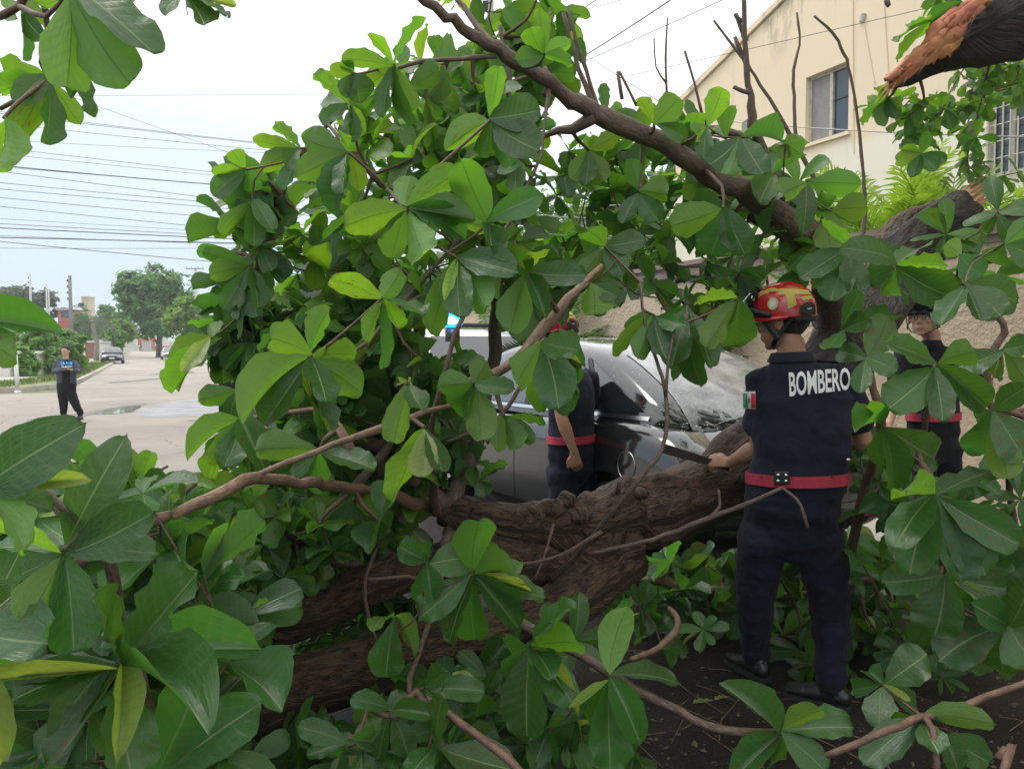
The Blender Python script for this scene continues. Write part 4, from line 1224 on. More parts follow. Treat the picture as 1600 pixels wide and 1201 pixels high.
gbox(206, 215.8, 541.5, 550, .1, 'face', M_RED, lw2)
# left street side: pale plot walls so the trees stand before something
t, a, b = bld('pale_side_wall', 188, 214, 541, None, 170, 1, M_WW, 'pale low wall under the trees left of the red gate', 'wall')

# ------------------------------------------------------------------ cars
M_REAR_GLASS = mat('pale_rear_glass', (.30, .31, .33), .16, coat=1.0, noise_amt=.75, nscale=5, bump=.5, bscale=90)  # rear pane: pale mottled base with fine bumps under a gloss coat
def make_car(root, org, hd, L, W, H, paint, kind='sedan', detail=True, plate=None):
    """car with its rear end at org, heading hd. local x forward, y left, z up"""
    hd = Vector(hd).normalized(); lf = Vector((-hd.y, hd.x, 0)); up = Vector((0, 0, 1)); org = Vector(org)
    X = lambda x, y, z: org + hd * x + lf * y + up * z
    hw = W / 2; belt = H * .655; sill = .24
    s = L / 4.45
    st_ = [(0.0, .52, .80, .74, .88), (.05, .40, .90, .92, .95), (.22, .30, .965, 1.02, .985), (.55, .26, 1.0, 1.055, 1.0), (1.2, .25, 1.0, 1.035, 1.0), (2.0, .24, 1.0, 1.01, 1.0),
           (2.9, .24, 1.0, .985, 1.0), (3.5, .25, .99, .95, .99), (3.95, .27, .955, .88, .96), (4.25, .34, .88, .78, .90), (4.40, .42, .78, .68, .80), (4.45, .50, .70, .62, .72)]
    k = belt / 1.02
    g = G(); nper = 16; vs_ = []
    for (x, zb, wl_, zt, wm) in st_:
        x *= s; zt *= k; w = hw * wl_; w2 = hw * wm
        half = [(0, zb), (w2 * .80, zb), (w2 * .95, zb + .05), (w2, zb + .16), (w2 * 1.0, zb + (zt - zb) * .45), (w * .995, zt - .17), (w * .965, zt - .08), (w * .90, zt - .012), (w * .55, zt + .028), (0, zt + .04)]
        ring = [(y, z) for y, z in half] + [(-y, z) for y, z in half[-2:0:-1]]
        nper = len(ring)
        vs_ += [X(x, y, z) for y, z in ring]
    n = len(st_)
    fs = [(i * nper + j, i * nper + (j + 1) % nper, (i + 1) * nper + (j + 1) % nper, (i + 1) * nper + j) for i in range(n - 1) for j in range(nper)]
    fs += [tuple(range(nper - 1, -1, -1)), tuple(range((n - 1) * nper, n * nper))]
    g.add(vs_, fs)
    me = to_mesh('body', g, paint, OFF[root.name], recalc=True)
    body = bpy.data.objects.new('body', me); COL.objects.link(body); OFF[body.name] = OFF[root.name]
    wr = .335 if H > 1.5 else .32
    ax_ = [.82 * s, 3.50 * s]
    if detail:
        md = body.modifiers.new('s', 'SUBSURF'); md.levels = 2; md.render_levels = 2; baked(body)
    for x in ax_:
        for sd in (-1, 1):
            c = G(); c.tube([X(x, sd * (hw - .26), wr), X(x, sd * (hw + .2), wr)], wr + .065, n=28)
            cm = to_mesh('cut', c, paint, OFF[root.name], recalc=True); co = bpy.data.objects.new('cut', cm); COL.objects.link(co)
            md = body.modifiers.new('b', 'BOOLEAN'); md.operation = 'DIFFERENCE'; md.solver = 'EXACT'; md.object = co; baked(body)
            bpy.data.objects.remove(co)
    body.parent = root
    body.data.polygons.foreach_set('use_smooth', [True] * len(body.data.polygons))
    body.data.set_sharp_from_angle(angle=R(38))
    # cabin
    if kind == 'sedan':
        roofc = [(.30, 1.07 * k, .80), (.72, 1.27 * k, .745), (1.15, H - .10, .69), (1.6, H - .025, .665), (2.15, H, .655), (2.65, H - .03, .66), (3.0, H - .10, .68), (3.45, H - .33, .75), (3.80, belt - .0, .83)]
    g = G(); vs_ = []
    for (x, z, wt) in roofc:
        x *= s; wt *= hw; zb = belt - .03; wb = hw * .90
        h = z - zb
        half = [(wb, zb), (wb - (wb - wt) * .35, zb + h * .40), (wt + (wb - wt) * .22, zb + h * .80), (wt * .98, z - .035), (wt * .82, z - .004), (wt * .4, z + .012), (0, z + .016)]
        ring = half + [(-y, zz) for y, zz in half[-2::-1]]
        vs_ += [X(x, y, zz) for y, zz in ring]; m_ = len(ring)
    n = len(roofc)
    g.add(vs_, [(i * m_ + j, i * m_ + j + 1, (i + 1) * m_ + j + 1, (i + 1) * m_ + j) for i in range(n - 1) for j in range(m_ - 1)] + [tuple(range(m_)), tuple(range((n - 1) * m_, n * m_))])
    cab = obj('cabin', g, paint, root, smooth=True, recalc=True)
    if detail:
        md = cab.modifiers.new('s', 'SUBSURF'); md.levels = 2; md.render_levels = 2; baked(cab)
        cab.data.polygons.foreach_set('use_smooth', [True] * len(cab.data.polygons))
    off = OFF[root.name]
    trees_ = [BVHTree.FromPolygons([tuple(v.co + off) for v in o.data.vertices], [tuple(p.vertices) for p in o.data.polygons]) for o in (cab, body)]
    def proj(p, dr):
        best = None
        for tr in trees_:
            h = tr.ray_cast(p, dr)
            if h[0] is not None and (best is None or h[3] < best[1]): best = (h[0], h[3], h[1])
        return best
    def skin(nm, outl, axis, m, offp=.006, par=root, nu=14, nv=8, thick=True, smooth=True):
        """panel lying on the bodywork: outl(u, v) -> flat point, pushed on along axis"""
        g = G(); pts = []; ok = True
        for j in range(nv + 1):
            for i in range(nu + 1):
                q = outl(i / nu, j / nv)
                h = proj(q, axis)
                if h is None: pts.append(q + axis * .6)
                else: pts.append(h[0] - axis * offp)
        g.add(pts, [(j * (nu + 1) + i, j * (nu + 1) + i + 1, (j + 1) * (nu + 1) + i + 1, (j + 1) * (nu + 1) + i) for j in range(nv) for i in range(nu)], [(i / nu, j / nv) for j in range(nv + 1) for i in range(nu + 1)])
        return obj(nm, g, m, par, smooth=smooth)
    def bil(A, B, C_, D_):
        A, B, C_, D_ = map(Vector, (A, B, C_, D_))
        return lambda u, v: (A * (1 - u) + B * u) * (1 - v) + (D_ * (1 - u) + C_ * u) * v
    zt = H - .10
    for sd in (1, -1):
        y = sd * 1.6
        q = lambda x, z: X(x * s, y, z)
        skin('side_window', bil(q(1.08, belt + .05), q(2.02, belt + .045), q(1.98, zt + .0), q(1.42, zt - .05)), -lf * sd, M_GLASS)
        skin('side_window', bil(q(.62, belt + .075), q(1.02, belt + .055), q(1.34, zt - .07), q(1.26, zt - .10)), -lf * sd, M_GLASS, nu=6)
        skin('side_window', bil(q(2.10, belt + .045), q(3.18, belt + .03), q(2.82, zt - .03), q(2.06, zt + .0)), -lf * sd, M_GLASS)
        if detail:
            skin('window_trim', bil(q(.56, belt + .025), q(3.3, belt + .0), q(3.3, belt + .022), q(.56, belt + .05)), -lf * sd, M_CHROME if plate else M_DARK, .009, nu=30, nv=1)
            skin('door_pillar', bil(q(1.025, belt + .05), q(1.075, belt + .05), q(1.41, zt - .04), q(1.355, zt - .06)), -lf * sd, M_DARK, .009, nu=2, nv=10)
            skin('door_pillar', bil(q(2.025, belt + .04), q(2.095, belt + .04), q(2.055, zt + .0), q(1.985, zt + .0)), -lf * sd, M_DARK, .009, nu=2, nv=10)
            for xx in (1.1, 2.06, 3.2):
                skin('door_seam', bil(q(xx, .36), q(xx + .008, .36), q(xx + .008, belt - .02), q(xx, belt - .02)), -lf * sd, M_DARK, .0025, nu=1, nv=24)
            skin('sill_trim', bil(q(1.2, .27), q(3.05, .27), q(3.05, .33), q(1.2, .36)), -lf * sd, M_DARK, .004, nu=24, nv=2)
            for xx in (1.22, 2.2):
                g = G(); h = proj(q(xx + .1, belt - .12), -lf * sd)
                c = h[0] + lf * sd * .03
                g.box(c, .20, .03, .035, hd, lf, up, bev=.008); obj('door_handle', g, paint, root)
            h = proj(q(3.12, belt + .02), -lf * sd); c = h[0] + lf * sd * .11 + up * .06
            g = G(); g.ball(c, .09, .13, .075, hd, lf, up); obj('mirror', g, paint, root, smooth=True)
    skin('rear_window', bil(X(.36 * s, .60, 2.2), X(.36 * s, -.60, 2.2), X(1.16 * s, -.50, 2.2), X(1.16 * s, .50, 2.2)), -up, M_REAR_GLASS if detail else M_GLASS, .006)
    skin('windscreen', bil(X(3.72 * s, .66, 2.2), X(3.72 * s, -.66, 2.2), X(3.02 * s, -.52, 2.2), X(3.02 * s, .52, 2.2)), -up, M_GLASS, .006)
    # lamps and plate
    lampm = mat('tail_lamp', (.10, .006, .006), .15, coat=1.0) if 'tail_lamp' not in MATS else MATS['tail_lamp']
    headm = MATS.get('head_lamp') or mat('head_lamp', (.55, .57, .6), .1, coat=1.0)
    for sd in (1, -1):
        skin('tail_lamp', bil(X(-1, sd * hw * .60, .80 * k), X(-1, sd * hw * .93, .74 * k), X(-1, sd * hw * .93, .93 * k), X(-1, sd * hw * .55, .90 * k)), hd, lampm, .007, nu=8, nv=5)
        skin('headlight', bil(X(L + 1, sd * hw * .50, .58), X(L + 1, sd * hw * .86, .60), X(L + 1, sd * hw * .84, .70), X(L + 1, sd * hw * .45, .66)), -hd, headm, .007, nu=8, nv=4)
    skin('number_plate', bil(X(L + 1, .2, .44), X(L + 1, -.2, .44), X(L + 1, -.2, .56), X(L + 1, .2, .56)), -hd, M_WHITE, .012, nu=2, nv=2)
    skin('grille', bil(X(L + 1, .42, .57), X(L + 1, -.42, .57), X(L + 1, -.42, .64), X(L + 1, .42, .64)), -hd, M_DARK, .009, nu=8, nv=2)
    skin('lower_intake', bil(X(L + 1, .55, .34), X(L + 1, -.55, .34), X(L + 1, -.55, .42), X(L + 1, .55, .42)), -hd, M_DARK, .006, nu=8, nv=2)
    if detail:
        skin('rear_number_plate', bil(X(-1, .22, .60), X(-1, -.22, .60), X(-1, -.22, .73), X(-1, .22, .73)), hd, M_WHITE, .012, nu=2, nv=2)
        skin('bumper_seam', bil(X(-1, hw * .9, .565), X(-1, -hw * .9, .565), X(-1, -hw * .9, .573), X(-1, hw * .9, .573)), hd, M_DARK, .003, nu=20, nv=1)
        skin('boot_seam', bil(X(-1, hw * .6, .60), X(-1, hw * .59, .60), X(-1, hw * .59, .95), X(-1, hw * .6, .95)), hd, M_DARK, .003, nu=1, nv=10)
        for sd in (1, -1):
            skin('reflector', bil(X(-1, sd * hw * .55, .45), X(-1, sd * hw * .80, .44), X(-1, sd * hw * .80, .50), X(-1, sd * hw * .55, .48)), hd, M_CHROME if sd > 0 else lampm, .006, nu=4, nv=2)
        # bent fuel flap hanging out as a ring gap
        cx, cz = .62 * s, .80
        g = G(); pts = []
        for i in range(28):
            a = 6.283 * i / 28
            h = proj(X(cx + .085 * math.cos(a), 1.6, cz + .085 * math.sin(a)), -lf)
            pts.append(h[0] + lf * .002)
        g.tube(pts, .003, n=5, closed_ring=True, cap=False); obj('fuel_flap_seam', g, M_CHROME, root, smooth=True)
    # wheels
    for x in ax_:
        for sd in (-1, 1):
            a, b = X(x, sd * (hw - .215), wr), X(x, sd * (hw - .012), wr)
            dr = lf * sd
            rings = [(0, .6), (0, .92), (.02, .99), (.05, 1.0), (.155, 1.0), (.185, .985), (.203, .93), (.203, .74), (.19, .70)]
            g = G(); n_ = 36; vs_ = []
            for dd, rr in rings:
                for i in range(n_):
                    an = 6.283 * i / n_; vs_.append(a + dr * dd + hd * (math.cos(an) * rr * wr) + up * (math.sin(an) * rr * wr))
            g.add(vs_, [(j * n_ + i, j * n_ + (i + 1) % n_, (j + 1) * n_ + (i + 1) % n_, (j + 1) * n_ + i) for j in range(len(rings) - 1) for i in range(n_)] + [tuple(range(n_))])
            w = obj('wheel', g, M_RUB, root, smooth=True)
            g = G()
            c = a + dr * .185
            R0 = wr * .70
            for i in range(10):
                an = 6.283 * i / 10
                e1 = hd * math.cos(an) + up * math.sin(an); e2 = hd * -math.sin(an) + up * math.cos(an)
                g.box(c + e1 * R0 * .55 - dr * .01, R0 * .92, .022 + .014 * (i % 2), .02, e1, e2, dr)
            g.tube([c - dr * .03, c + dr * .008], R0 * .2, n=14)
            ring_pts = [c + hd * (math.cos(6.283 * i / 40) * R0) + up * (math.sin(6.283 * i / 40) * R0) for i in range(40)]
            g.tube(ring_pts, .013, n=6, closed_ring=True, cap=False)
            obj('rim', g, M_CHROME if sd > 0 or True else M_DARK, w)
            g = G(); g.tube([c - dr * .06, c - dr * .05], R0, n=24); obj('brake_disc', g, M_DARK, w)
    return body, cab, proj, X, bil, skin
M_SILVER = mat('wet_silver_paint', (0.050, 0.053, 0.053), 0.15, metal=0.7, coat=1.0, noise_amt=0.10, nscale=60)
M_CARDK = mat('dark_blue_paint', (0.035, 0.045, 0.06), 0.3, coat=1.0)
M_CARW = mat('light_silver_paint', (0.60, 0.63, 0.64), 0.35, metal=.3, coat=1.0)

def droplets(body, root, proj, n, box, axis, m):
    g = G()
    for _ in range(n):
        q = box(rng.random(), rng.random()); h = proj(q, axis)
        if h is None: continue
        r = rng.uniform(.0015, .005)
        g.ball(h[0], r * rng.uniform(1, 2.2), r, r * .6, n=5, m=3)
    return obj('water_drops', g, m, root, smooth=True, kind='stuff')
# the damaged silver car
CH = Vector((-.47, .883, 0)).normalized()
corner_ = P(1088, 700, 4.25); corner_.z = 0
CR = Vector((CH.y, -CH.x, 0))
orgc = corner_ + CR * .80 - CH * .10
root = empty('silver_car', Vector((orgc.x, orgc.y, 0)), 'wet silver sedan parked under the fallen trunk with its rear corner crushed', 'car')
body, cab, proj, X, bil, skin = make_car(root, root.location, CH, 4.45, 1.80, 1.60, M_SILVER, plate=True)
# crushed boot corner: push the metal in where the trunk bears on it
off = OFF[root.name]
for o in [c for c in root.children if c.name.split('.')[0] in ('body', 'tail_lamp', 'cabin', 'rear_window')]:
    if o.name.startswith('tail'): pass
    for vtx in o.data.vertices:
        p = vtx.co + off
        dx = (p - X(.12, .45, 1.0)).length
        if dx < .62:
            f = (1 - dx / .62) ** 1.5
            vtx.co += Vector((0, 0, -.13 * f)) + Vector((noise.noise(p * 7), noise.noise(p * 7 + Vector((9, 0, 0))), noise.noise(p * 7 + Vector((0, 9, 0))))) * .055 * f
M_DROP = mat('water_bead', (.8, .8, .82), .02, spec=1.0, metal=.4)
droplets(body, root, proj, 900, lambda u, v: X(.05 + u * 2.2, -.75 + v * 1.5, 2.3), Vector((0, 0, -1)), M_DROP)
# dark car and pale car far down the street
def parked(px, py, paint, hd, L, W, H, label, name='parked_car'):
    u, v = st(px, py); p = S(u, v, 0)
    r = empty(name, p, label, 'car')
    make_car(r, p + Vector(hd) * (-L), hd, L, W, H, paint, detail=False); return r
parked(175, 568.5, M_CARDK, -SV * 1.0, 4.3, 1.85, 1.5, 'dark blue car parked facing us on the left side of the street')
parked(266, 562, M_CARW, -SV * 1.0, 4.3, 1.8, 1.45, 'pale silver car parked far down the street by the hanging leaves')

# white and orange pickup with the blue beacon
u, v = uvz(755, 10.6); pb_ = S(u, v, 0)
pk = empty('rescue_pickup', pb_, 'white rescue pickup with orange and black stripes and a lit blue beacon', 'pickup')
hd = (-SV * 1.0 + RU * -.15).normalized(); lf = Vector((-hd.y, hd.x, 0)); up = Vector((0, 0, 1))
Xp = lambda x, y, z: pb_ + hd * x + lf * y + up * z
def loft(par, name, sts, m, smooth=True, sharp=30):
    g = G(); vs_ = []
    for x, ring in sts: vs_ += [Xp(x, y, z) for y, z in ring]
    k = len(sts[0][1]); n = len(sts)
    g.add(vs_, [(i * k + j, i * k + (j + 1) % k, (i + 1) * k + (j + 1) % k, (i + 1) * k + j) for i in range(n - 1) for j in range(k)] + [tuple(range(k)), tuple(range((n - 1) * k, n * k))])
    o = obj(name, g, m, par, smooth=smooth, recalc=True); o.data.set_sharp_from_angle(angle=R(sharp)); return o
def sec(w, z0, z1, r=.1): return [(-w, z0), (w, z0), (w, z1 - r), (w - r, z1), (-w + r, z1), (-w, z1 - r)]
M_PW = mat('pickup_white', (.75, .75, .75), .3, coat=.8)
M_OR = mat('orange_stripe', (.75, .25, .03), .4, coat=.5)
loft(pk, 'hood', [(0.3, sec(.88, .5, 1.14)), (-.1, sec(.90, .45, 1.15)), (.9, sec(.86, .48, 1.06))][1:2] + [(.3, sec(.89, .45, 1.13)), (.95, sec(.86, .48, 1.05)), (1.15, sec(.80, .52, .95))], M_PW)
loft(pk, 'body', [(-3.6, sec(.88, .55, 1.12)), (-2.0, sec(.9, .5, 1.15)), (-.1, sec(.9, .45, 1.15))], M_PW)
loft(pk, 'cabin', [(-2.3, sec(.80, 1.13, 1.30)), (-2.0, sec(.70, 1.13, 1.78)), (-1.6, sec(.68, 1.13, 1.84)), (-.9, sec(.68, 1.13, 1.82)), (-.6, sec(.72, 1.13, 1.68)), (-.02, sec(.82, 1.13, 1.17, .03))], M_PW)
def pquad(name, a, b, c, d, m, par=pk, e=.01):
    g = G(); n_ = (Vector(b) - Vector(a)).cross(Vector(d) - Vector(a)).normalized() * e
    g.prism([a, b, c, d], n_); return obj(name, g, m, par, recalc=True)
pquad('windscreen', Xp(-.075, -.74, 1.20), Xp(-.075, .74, 1.20), Xp(-.59, .62, 1.69), Xp(-.59, -.62, 1.69), M_GLASS, e=.03)
for sd in (-1, 1):
    pquad('side_window', Xp(-.25, sd * .86, 1.2), Xp(-1.0, sd * .84, 1.2), Xp(-1.0, sd * .74, 1.68), Xp(-.62, sd * .74, 1.66), M_GLASS)
    pquad('side_window', Xp(-1.08, sd * .84, 1.2), Xp(-1.95, sd * .82, 1.2), Xp(-1.85, sd * .74, 1.66), Xp(-1.08, sd * .74, 1.68), M_GLASS)
    g = G(); g.ball(Xp(-.2, sd * 1.03, 1.25), .08, .13, .11, hd, lf, up); obj('mirror', g, M_DARK, pk, smooth=True)
    pquad('orange_band', Xp(.85, sd * .905, .80), Xp(-3.5, sd * .905, .80), Xp(-3.5, sd * .905, .98), Xp(.85, sd * .905, .98), M_OR)
    pquad('headlight', Xp(1.165, sd * .50, .78), Xp(1.145, sd * .76, .78), Xp(1.145, sd * .76, .92), Xp(1.165, sd * .46, .90), MATS['head_lamp'], e=.02)
    for xx in (.55, -2.75):
        g = G(); g.tube([Xp(xx, sd * .68, .38), Xp(xx, sd * .93, .38)], .38, n=24); w = obj('wheel', g, M_RUB, pk, smooth=False)
        g = G(); g.tube([Xp(xx, sd * .90, .38), Xp(xx, sd * .94, .38)], .22, n=16); obj('rim', g, M_CHROME, w)
for k, (a0, a1) in enumerate(((-.75, -.45), (-.3, .0), (.15, .45))):
    pquad('hood_stripe', Xp(.86, a0, 1.075), Xp(.86, a1, 1.075), Xp(.1, a1 + .25, 1.148), Xp(.1, a0 + .25, 1.148), M_OR if k != 1 else M_DARK)
pquad('grille', Xp(1.16, -.42, .62), Xp(1.16, .42, .62), Xp(1.16, .42, .88), Xp(1.16, -.42, .88), M_DARK, e=.02)
g = G(); g.box(Xp(1.2, 0, .52), .16, 1.7, .2, hd, lf, up, bev=.04); obj('bumper', g, M_DARK, pk)
lb = G(); lb.box(Xp(-1.1, 0, 1.885), .28, 1.1, .06, hd, lf, up, bev=.02); lbo = obj('light_bar', lb, M_DARK, pk)
M_BEAC = mat('beacon_blue', (.02, .2, .8), .15, emit=(0.0, .28, 1.0), es=3.0)
M_BEACW = mat('beacon_core', (.3, .7, 1), .2, emit=(.25, .75, 1.0), es=9.0)
bp_ = P(707, 499, 10.6 - .2)
g = G(); g.ball(bp_, .15, .15, .15); obj('beacon_dome', g, M_BEAC, lbo, smooth=True)
g = G(); g.ball(bp_ + Vector((0, -.12, -.02)), .085, .05, .05); obj('beacon_core', g, M_BEACW, lbo, smooth=True)
g = G(); g.tube([bp_ + Vector((0, 0, -.3)), bp_ + Vector((0, 0, -.11))], [.10, .10], n=14); obj('beacon_base', g, M_DARK, lbo, smooth=True)
bl = bpy.data.lights.new('beacon_light', 'POINT'); bl.energy = 25; bl.color = (0.05, .4, 1.0); bl.shadow_soft_size = .1
blo = bpy.data.objects.new('beacon_light', bl); COL.objects.link(blo); blo.location = bp_ + Vector((0, -.3, .15)) - OFF[pk.name]; blo.parent = pk
# ------------------------------------------------------------------ people
M_SKIN = mat('skin', (.40, .205, .125), .5, noise_amt=.15, nscale=30, bump=.15, bscale=200)
M_SKIN2 = mat('light_skin', (.50, .28, .18), .5, noise_amt=.1, nscale=30)
def cloth(name, col, bump=.22, var=.25):
    m = mat(name, col, .85, noise_amt=var, nscale=3.0, sheen=.05, spec=.2)
    nt = m.node_tree; b = nt.nodes['Principled BSDF']
    tc = nd(nt, 'ShaderNodeTexCoord'); mp = nd(nt, 'ShaderNodeMapping'); mp.inputs['Scale'].default_value = (6, 6, 7); nt.links.new(tc.outputs['Object'], mp.inputs[0])
    n = nd(nt, 'ShaderNodeTexNoise', {'Scale': 1.0, 'Detail': 3.0, 'Distortion': 1.2}); nt.links.new(mp.outputs[0], n.inputs['Vector'])
    n2 = nd(nt, 'ShaderNodeTexNoise', {'Scale': 420.0, 'Detail': 1.0}); nt.links.new(tc.outputs['Object'], n2.inputs['Vector'])
    h = math_(nt, 'ADD', n.outputs['Fac'], math_(nt, 'MULTIPLY', n2.outputs['Fac'], .06))
    bp = nd(nt, 'ShaderNodeBump', {'Strength': bump, 'Distance': .05}); nt.links.new(h, bp.inputs['Height']); nt.links.new(bp.outputs[0], b.inputs['Normal'])
    return m
M_NAVY = cloth('navy_shirt', (.016, .019, .034))
M_NAVYT = cloth('navy_trousers', (.012, .015, .027), .3)
M_BLACKC = cloth('black_cloth', (.012, .012, .015))
M_GREYJ = cloth('slate_jacket', (.065, .08, .105))
M_BELT = mat('red_webbing', (.52, .035, .075), .6, noise_amt=.25, nscale=40, bump=.4, bscale=300)
M_BOOT = mat('black_leather', (.010, .010, .011), .3, coat=.3, bump=.3, bscale=60)
M_HRED = mat('helmet_red', (.50, .018, .022), .25, coat=.9, noise_amt=.15, nscale=12)
M_HRED2 = mat('helmet_dark_red', (.30, .012, .03), .25, coat=.9)
M_YEL = mat('yellow_reflective', (.50, .38, .07), .5)
M_HAIR = mat('black_hair', (.008, .007, .007), .5, bump=.6, bscale=150)
M_LETTER = mat('white_print', (.80, .81, .82), .6)
M_GRN = mat('flag_green', (.01, .22, .09), .7)
M_FRED = mat('flag_red', (.68, .02, .05), .7)
M_BLADE = mat('machete_steel', (.16, .13, .11), .45, metal=.6, noise_amt=.4, nscale=20)

def etube(g, rows, side, n=24):
    """rows (centre, a, b): a along side, b across; rounded ends are added"""
    pts = [Vector(r[0]) for r in rows]
    T0 = (pts[1] - pts[0]).normalized(); T1 = (pts[-1] - pts[-2]).normalized()
    ra, rb = rows[0][1:3]; sa, sb = rows[-1][1:3]
    P_ = [pts[0] - T0 * min(ra, rb) * .75, pts[0] - T0 * min(ra, rb) * .45] + pts + [pts[-1] + T1 * min(sa, sb) * .45, pts[-1] + T1 * min(sa, sb) * .75]
    Rr = [(ra * .3, rb * .3), (ra * .78, rb * .78)] + [(r[1], r[2]) for r in rows] + [(sa * .78, sb * .78), (sa * .3, sb * .3)]
    g.tube(P_, Rr, n=n, ell=[side] * len(P_) if not isinstance(side, list) else side)
    return g
def fuse(name, g, m, parent, voxel, smooth=4, disp=0.0, dscale=.12, label=None):
    """melt overlapping volumes into one continuous skin"""
    o = obj(name, g, m, parent, label=label, recalc=False)
    o.data.uv_layers.remove(o.data.uv_layers[0]) if o.data.uv_layers else None
    md = o.modifiers.new('r', 'REMESH'); md.mode = 'VOXEL'; md.voxel_size = voxel
    md = o.modifiers.new('s', 'SMOOTH'); md.iterations = smooth; md.factor = .6
    baked(o)
    if disp:
        me = o.data; nrm = [v.normal.copy() for v in me.vertices]
        for v, nn in zip(me.vertices, nrm):
            q = v.co / dscale
            v.co += nn * disp * (noise.noise(Vector((q.x, q.y, q.z * 1.6))) + .6 * abs(noise.noise(q * 2.1 + Vector((5, 1, 2)))) - .2)
    o.data.materials.clear(); o.data.materials.append(m)
    o.data.polygons.foreach_set('use_smooth', [True] * len(o.data.polygons))
    return o
def hand(g, wrist, pd, pn, curl, k=1.0, sgn=1, thumb=True):
    """five-fingered hand: wrist, palm direction, palm normal (back of the hand outward), curl angle per joint"""
    pd = Vector(pd).normalized(); pn = Vector(pn); pn = (pn - pd * pn.dot(pd)).normalized(); sd = pd.cross(pn) * sgn
    w = Vector(wrist)
    etube(g, [(w - pd * .02 * k, .027 * k, .020 * k), (w + pd * .03 * k, .035 * k, .016 * k), (w + pd * .075 * k, .040 * k, .014 * k), (w + pd * .088 * k, .038 * k, .012 * k)], sd, n=14)
    Ls = (.072, .082, .077, .060)
    for i in range(4):
        off_ = (1.5 - i) * .0205 * k
        b = w + pd * (.082 - abs(1.2 - i) * .004) * k + sd * off_
        d = (pd + sd * (1.5 - i) * .05).normalized(); n_ = pn
        pts = [b - d * .01]; rr = [.0105 * k]
        for j, f in enumerate((.45, .32, .25)):
            a = curl * (0.75 if j == 0 else 1.0)
            d, n_ = (d * math.cos(a) - n_ * math.sin(a)).normalized(), (n_ * math.cos(a) + d * math.sin(a)).normalized()
            pts.append(pts[-1] + d * Ls[i] * f * k); rr.append((.0098, .0088, .0075)[j] * k)
        g.tube([pts[0]] + pts[1:], rr, n=8)
        g.ball(pts[-1], .0078 * k, n=8, m=6)
    b = w + pd * .03 * k + sd * .030 * k
    d = (pd * .75 + sd * .75 - pn * .35).normalized()
    pts = [b, b + d * .035 * k]; d2 = (pd * .95 + sd * .15 - pn * (.45 if curl > .5 else .1)).normalized()
    pts += [pts[-1] + d2 * .030 * k, pts[-1] + d2 * .052 * k]
    g.tube(pts, [.014 * k, .012 * k, .0105 * k, .008 * k], n=8); g.ball(pts[-1], .0085 * k, n=8, m=6)
def head_geo(g, c, fwd, up, k=1.0):
    """skull, jaw, brow, nose, lips, chin, ears; c is the middle of the head"""
    f = Vector(fwd).normalized(); up = Vector(up); up = (up - f * up.dot(f)).normalized(); r = f.cross(up)
    g.ball(c + up * .025 * k - f * .008 * k, .078 * k, .098 * k, .092 * k, r, f, up, n=20, m=14)
    g.ball(c - up * .045 * k + f * .030 * k, .060 * k, .066 * k, .066 * k, r, f, up, n=18, m=12)
    g.ball(c - up * .092 * k + f * .066 * k, .026 * k, .022 * k, .020 * k, r, f, up)
    g.ball(c + up * .022 * k + f * .078 * k, .052 * k, .018 * k, .012 * k, r, f, up)
    g.tube([c + up * .012 * k + f * .088 * k, c - up * .018 * k + f * .106 * k, c - up * .026 * k + f * .108 * k], [.009 * k, .011 * k, .013 * k], n=8)
    for s_ in (-1, 1):
        g.ball(c - up * .029 * k + f * .098 * k + r * s_ * .013 * k, .0085 * k)
        g.ball(c - up * .015 * k + f * .072 * k + r * s_ * .040 * k, .022 * k, .018 * k, .020 * k, r, f, up)
        g.ball(c - up * .008 * k - f * .004 * k + r * s_ * .080 * k, .010 * k, .020 * k, .032 * k, r, f, up)
    g.ball(c - up * .056 * k + f * .090 * k, .026 * k, .012 * k, .007 * k, r, f, up)
    g.ball(c - up * .067 * k + f * .088 * k, .022 * k, .011 * k, .008 * k, r, f, up)
def face_bits(parent, c, f, up, k=1.0):
    f = Vector(f).normalized(); up = Vector(up); up = (up - f * up.dot(f)).normalized(); r = f.cross(up)
    for s_ in (-1, 1):
        g = G(); g.ball(c + up * .004 * k + f * .083 * k + r * s_ * .031 * k, .014 * k, .010 * k, .008 * k, r, f, up, n=12, m=8); obj('eye', g, M_WHITE, parent, smooth=True)
        g = G(); g.ball(c + up * .004 * k + f * .0905 * k + r * s_ * .031 * k, .006 * k, .004 * k, .006 * k, r, f, up, n=10, m=8); obj('iris', g, M_HAIR, parent, smooth=True)
        g = G(); a = c + up * .026 * k + f * .093 * k + r * s_ * .014 * k; g.tube([a, a + r * s_ * .018 * k + up * .004 * k, a + r * s_ * .034 * k - f * .012 * k], [.004 * k, .0045 * k, .002 * k], n=6); obj('eyebrow', g, M_HAIR, parent, smooth=True)
    g = G(); a = c - up * .0615 * k + f * .0985 * k; g.tube([a - r * .022 * k - f * .006 * k, a, a + r * .022 * k - f * .006 * k], [.002 * k, .0035 * k, .002 * k], n=6); obj('mouth', g, mat('lips', (.30, .09, .07), .5) if 'lips' not in MATS else MATS['lips'], parent, smooth=True)
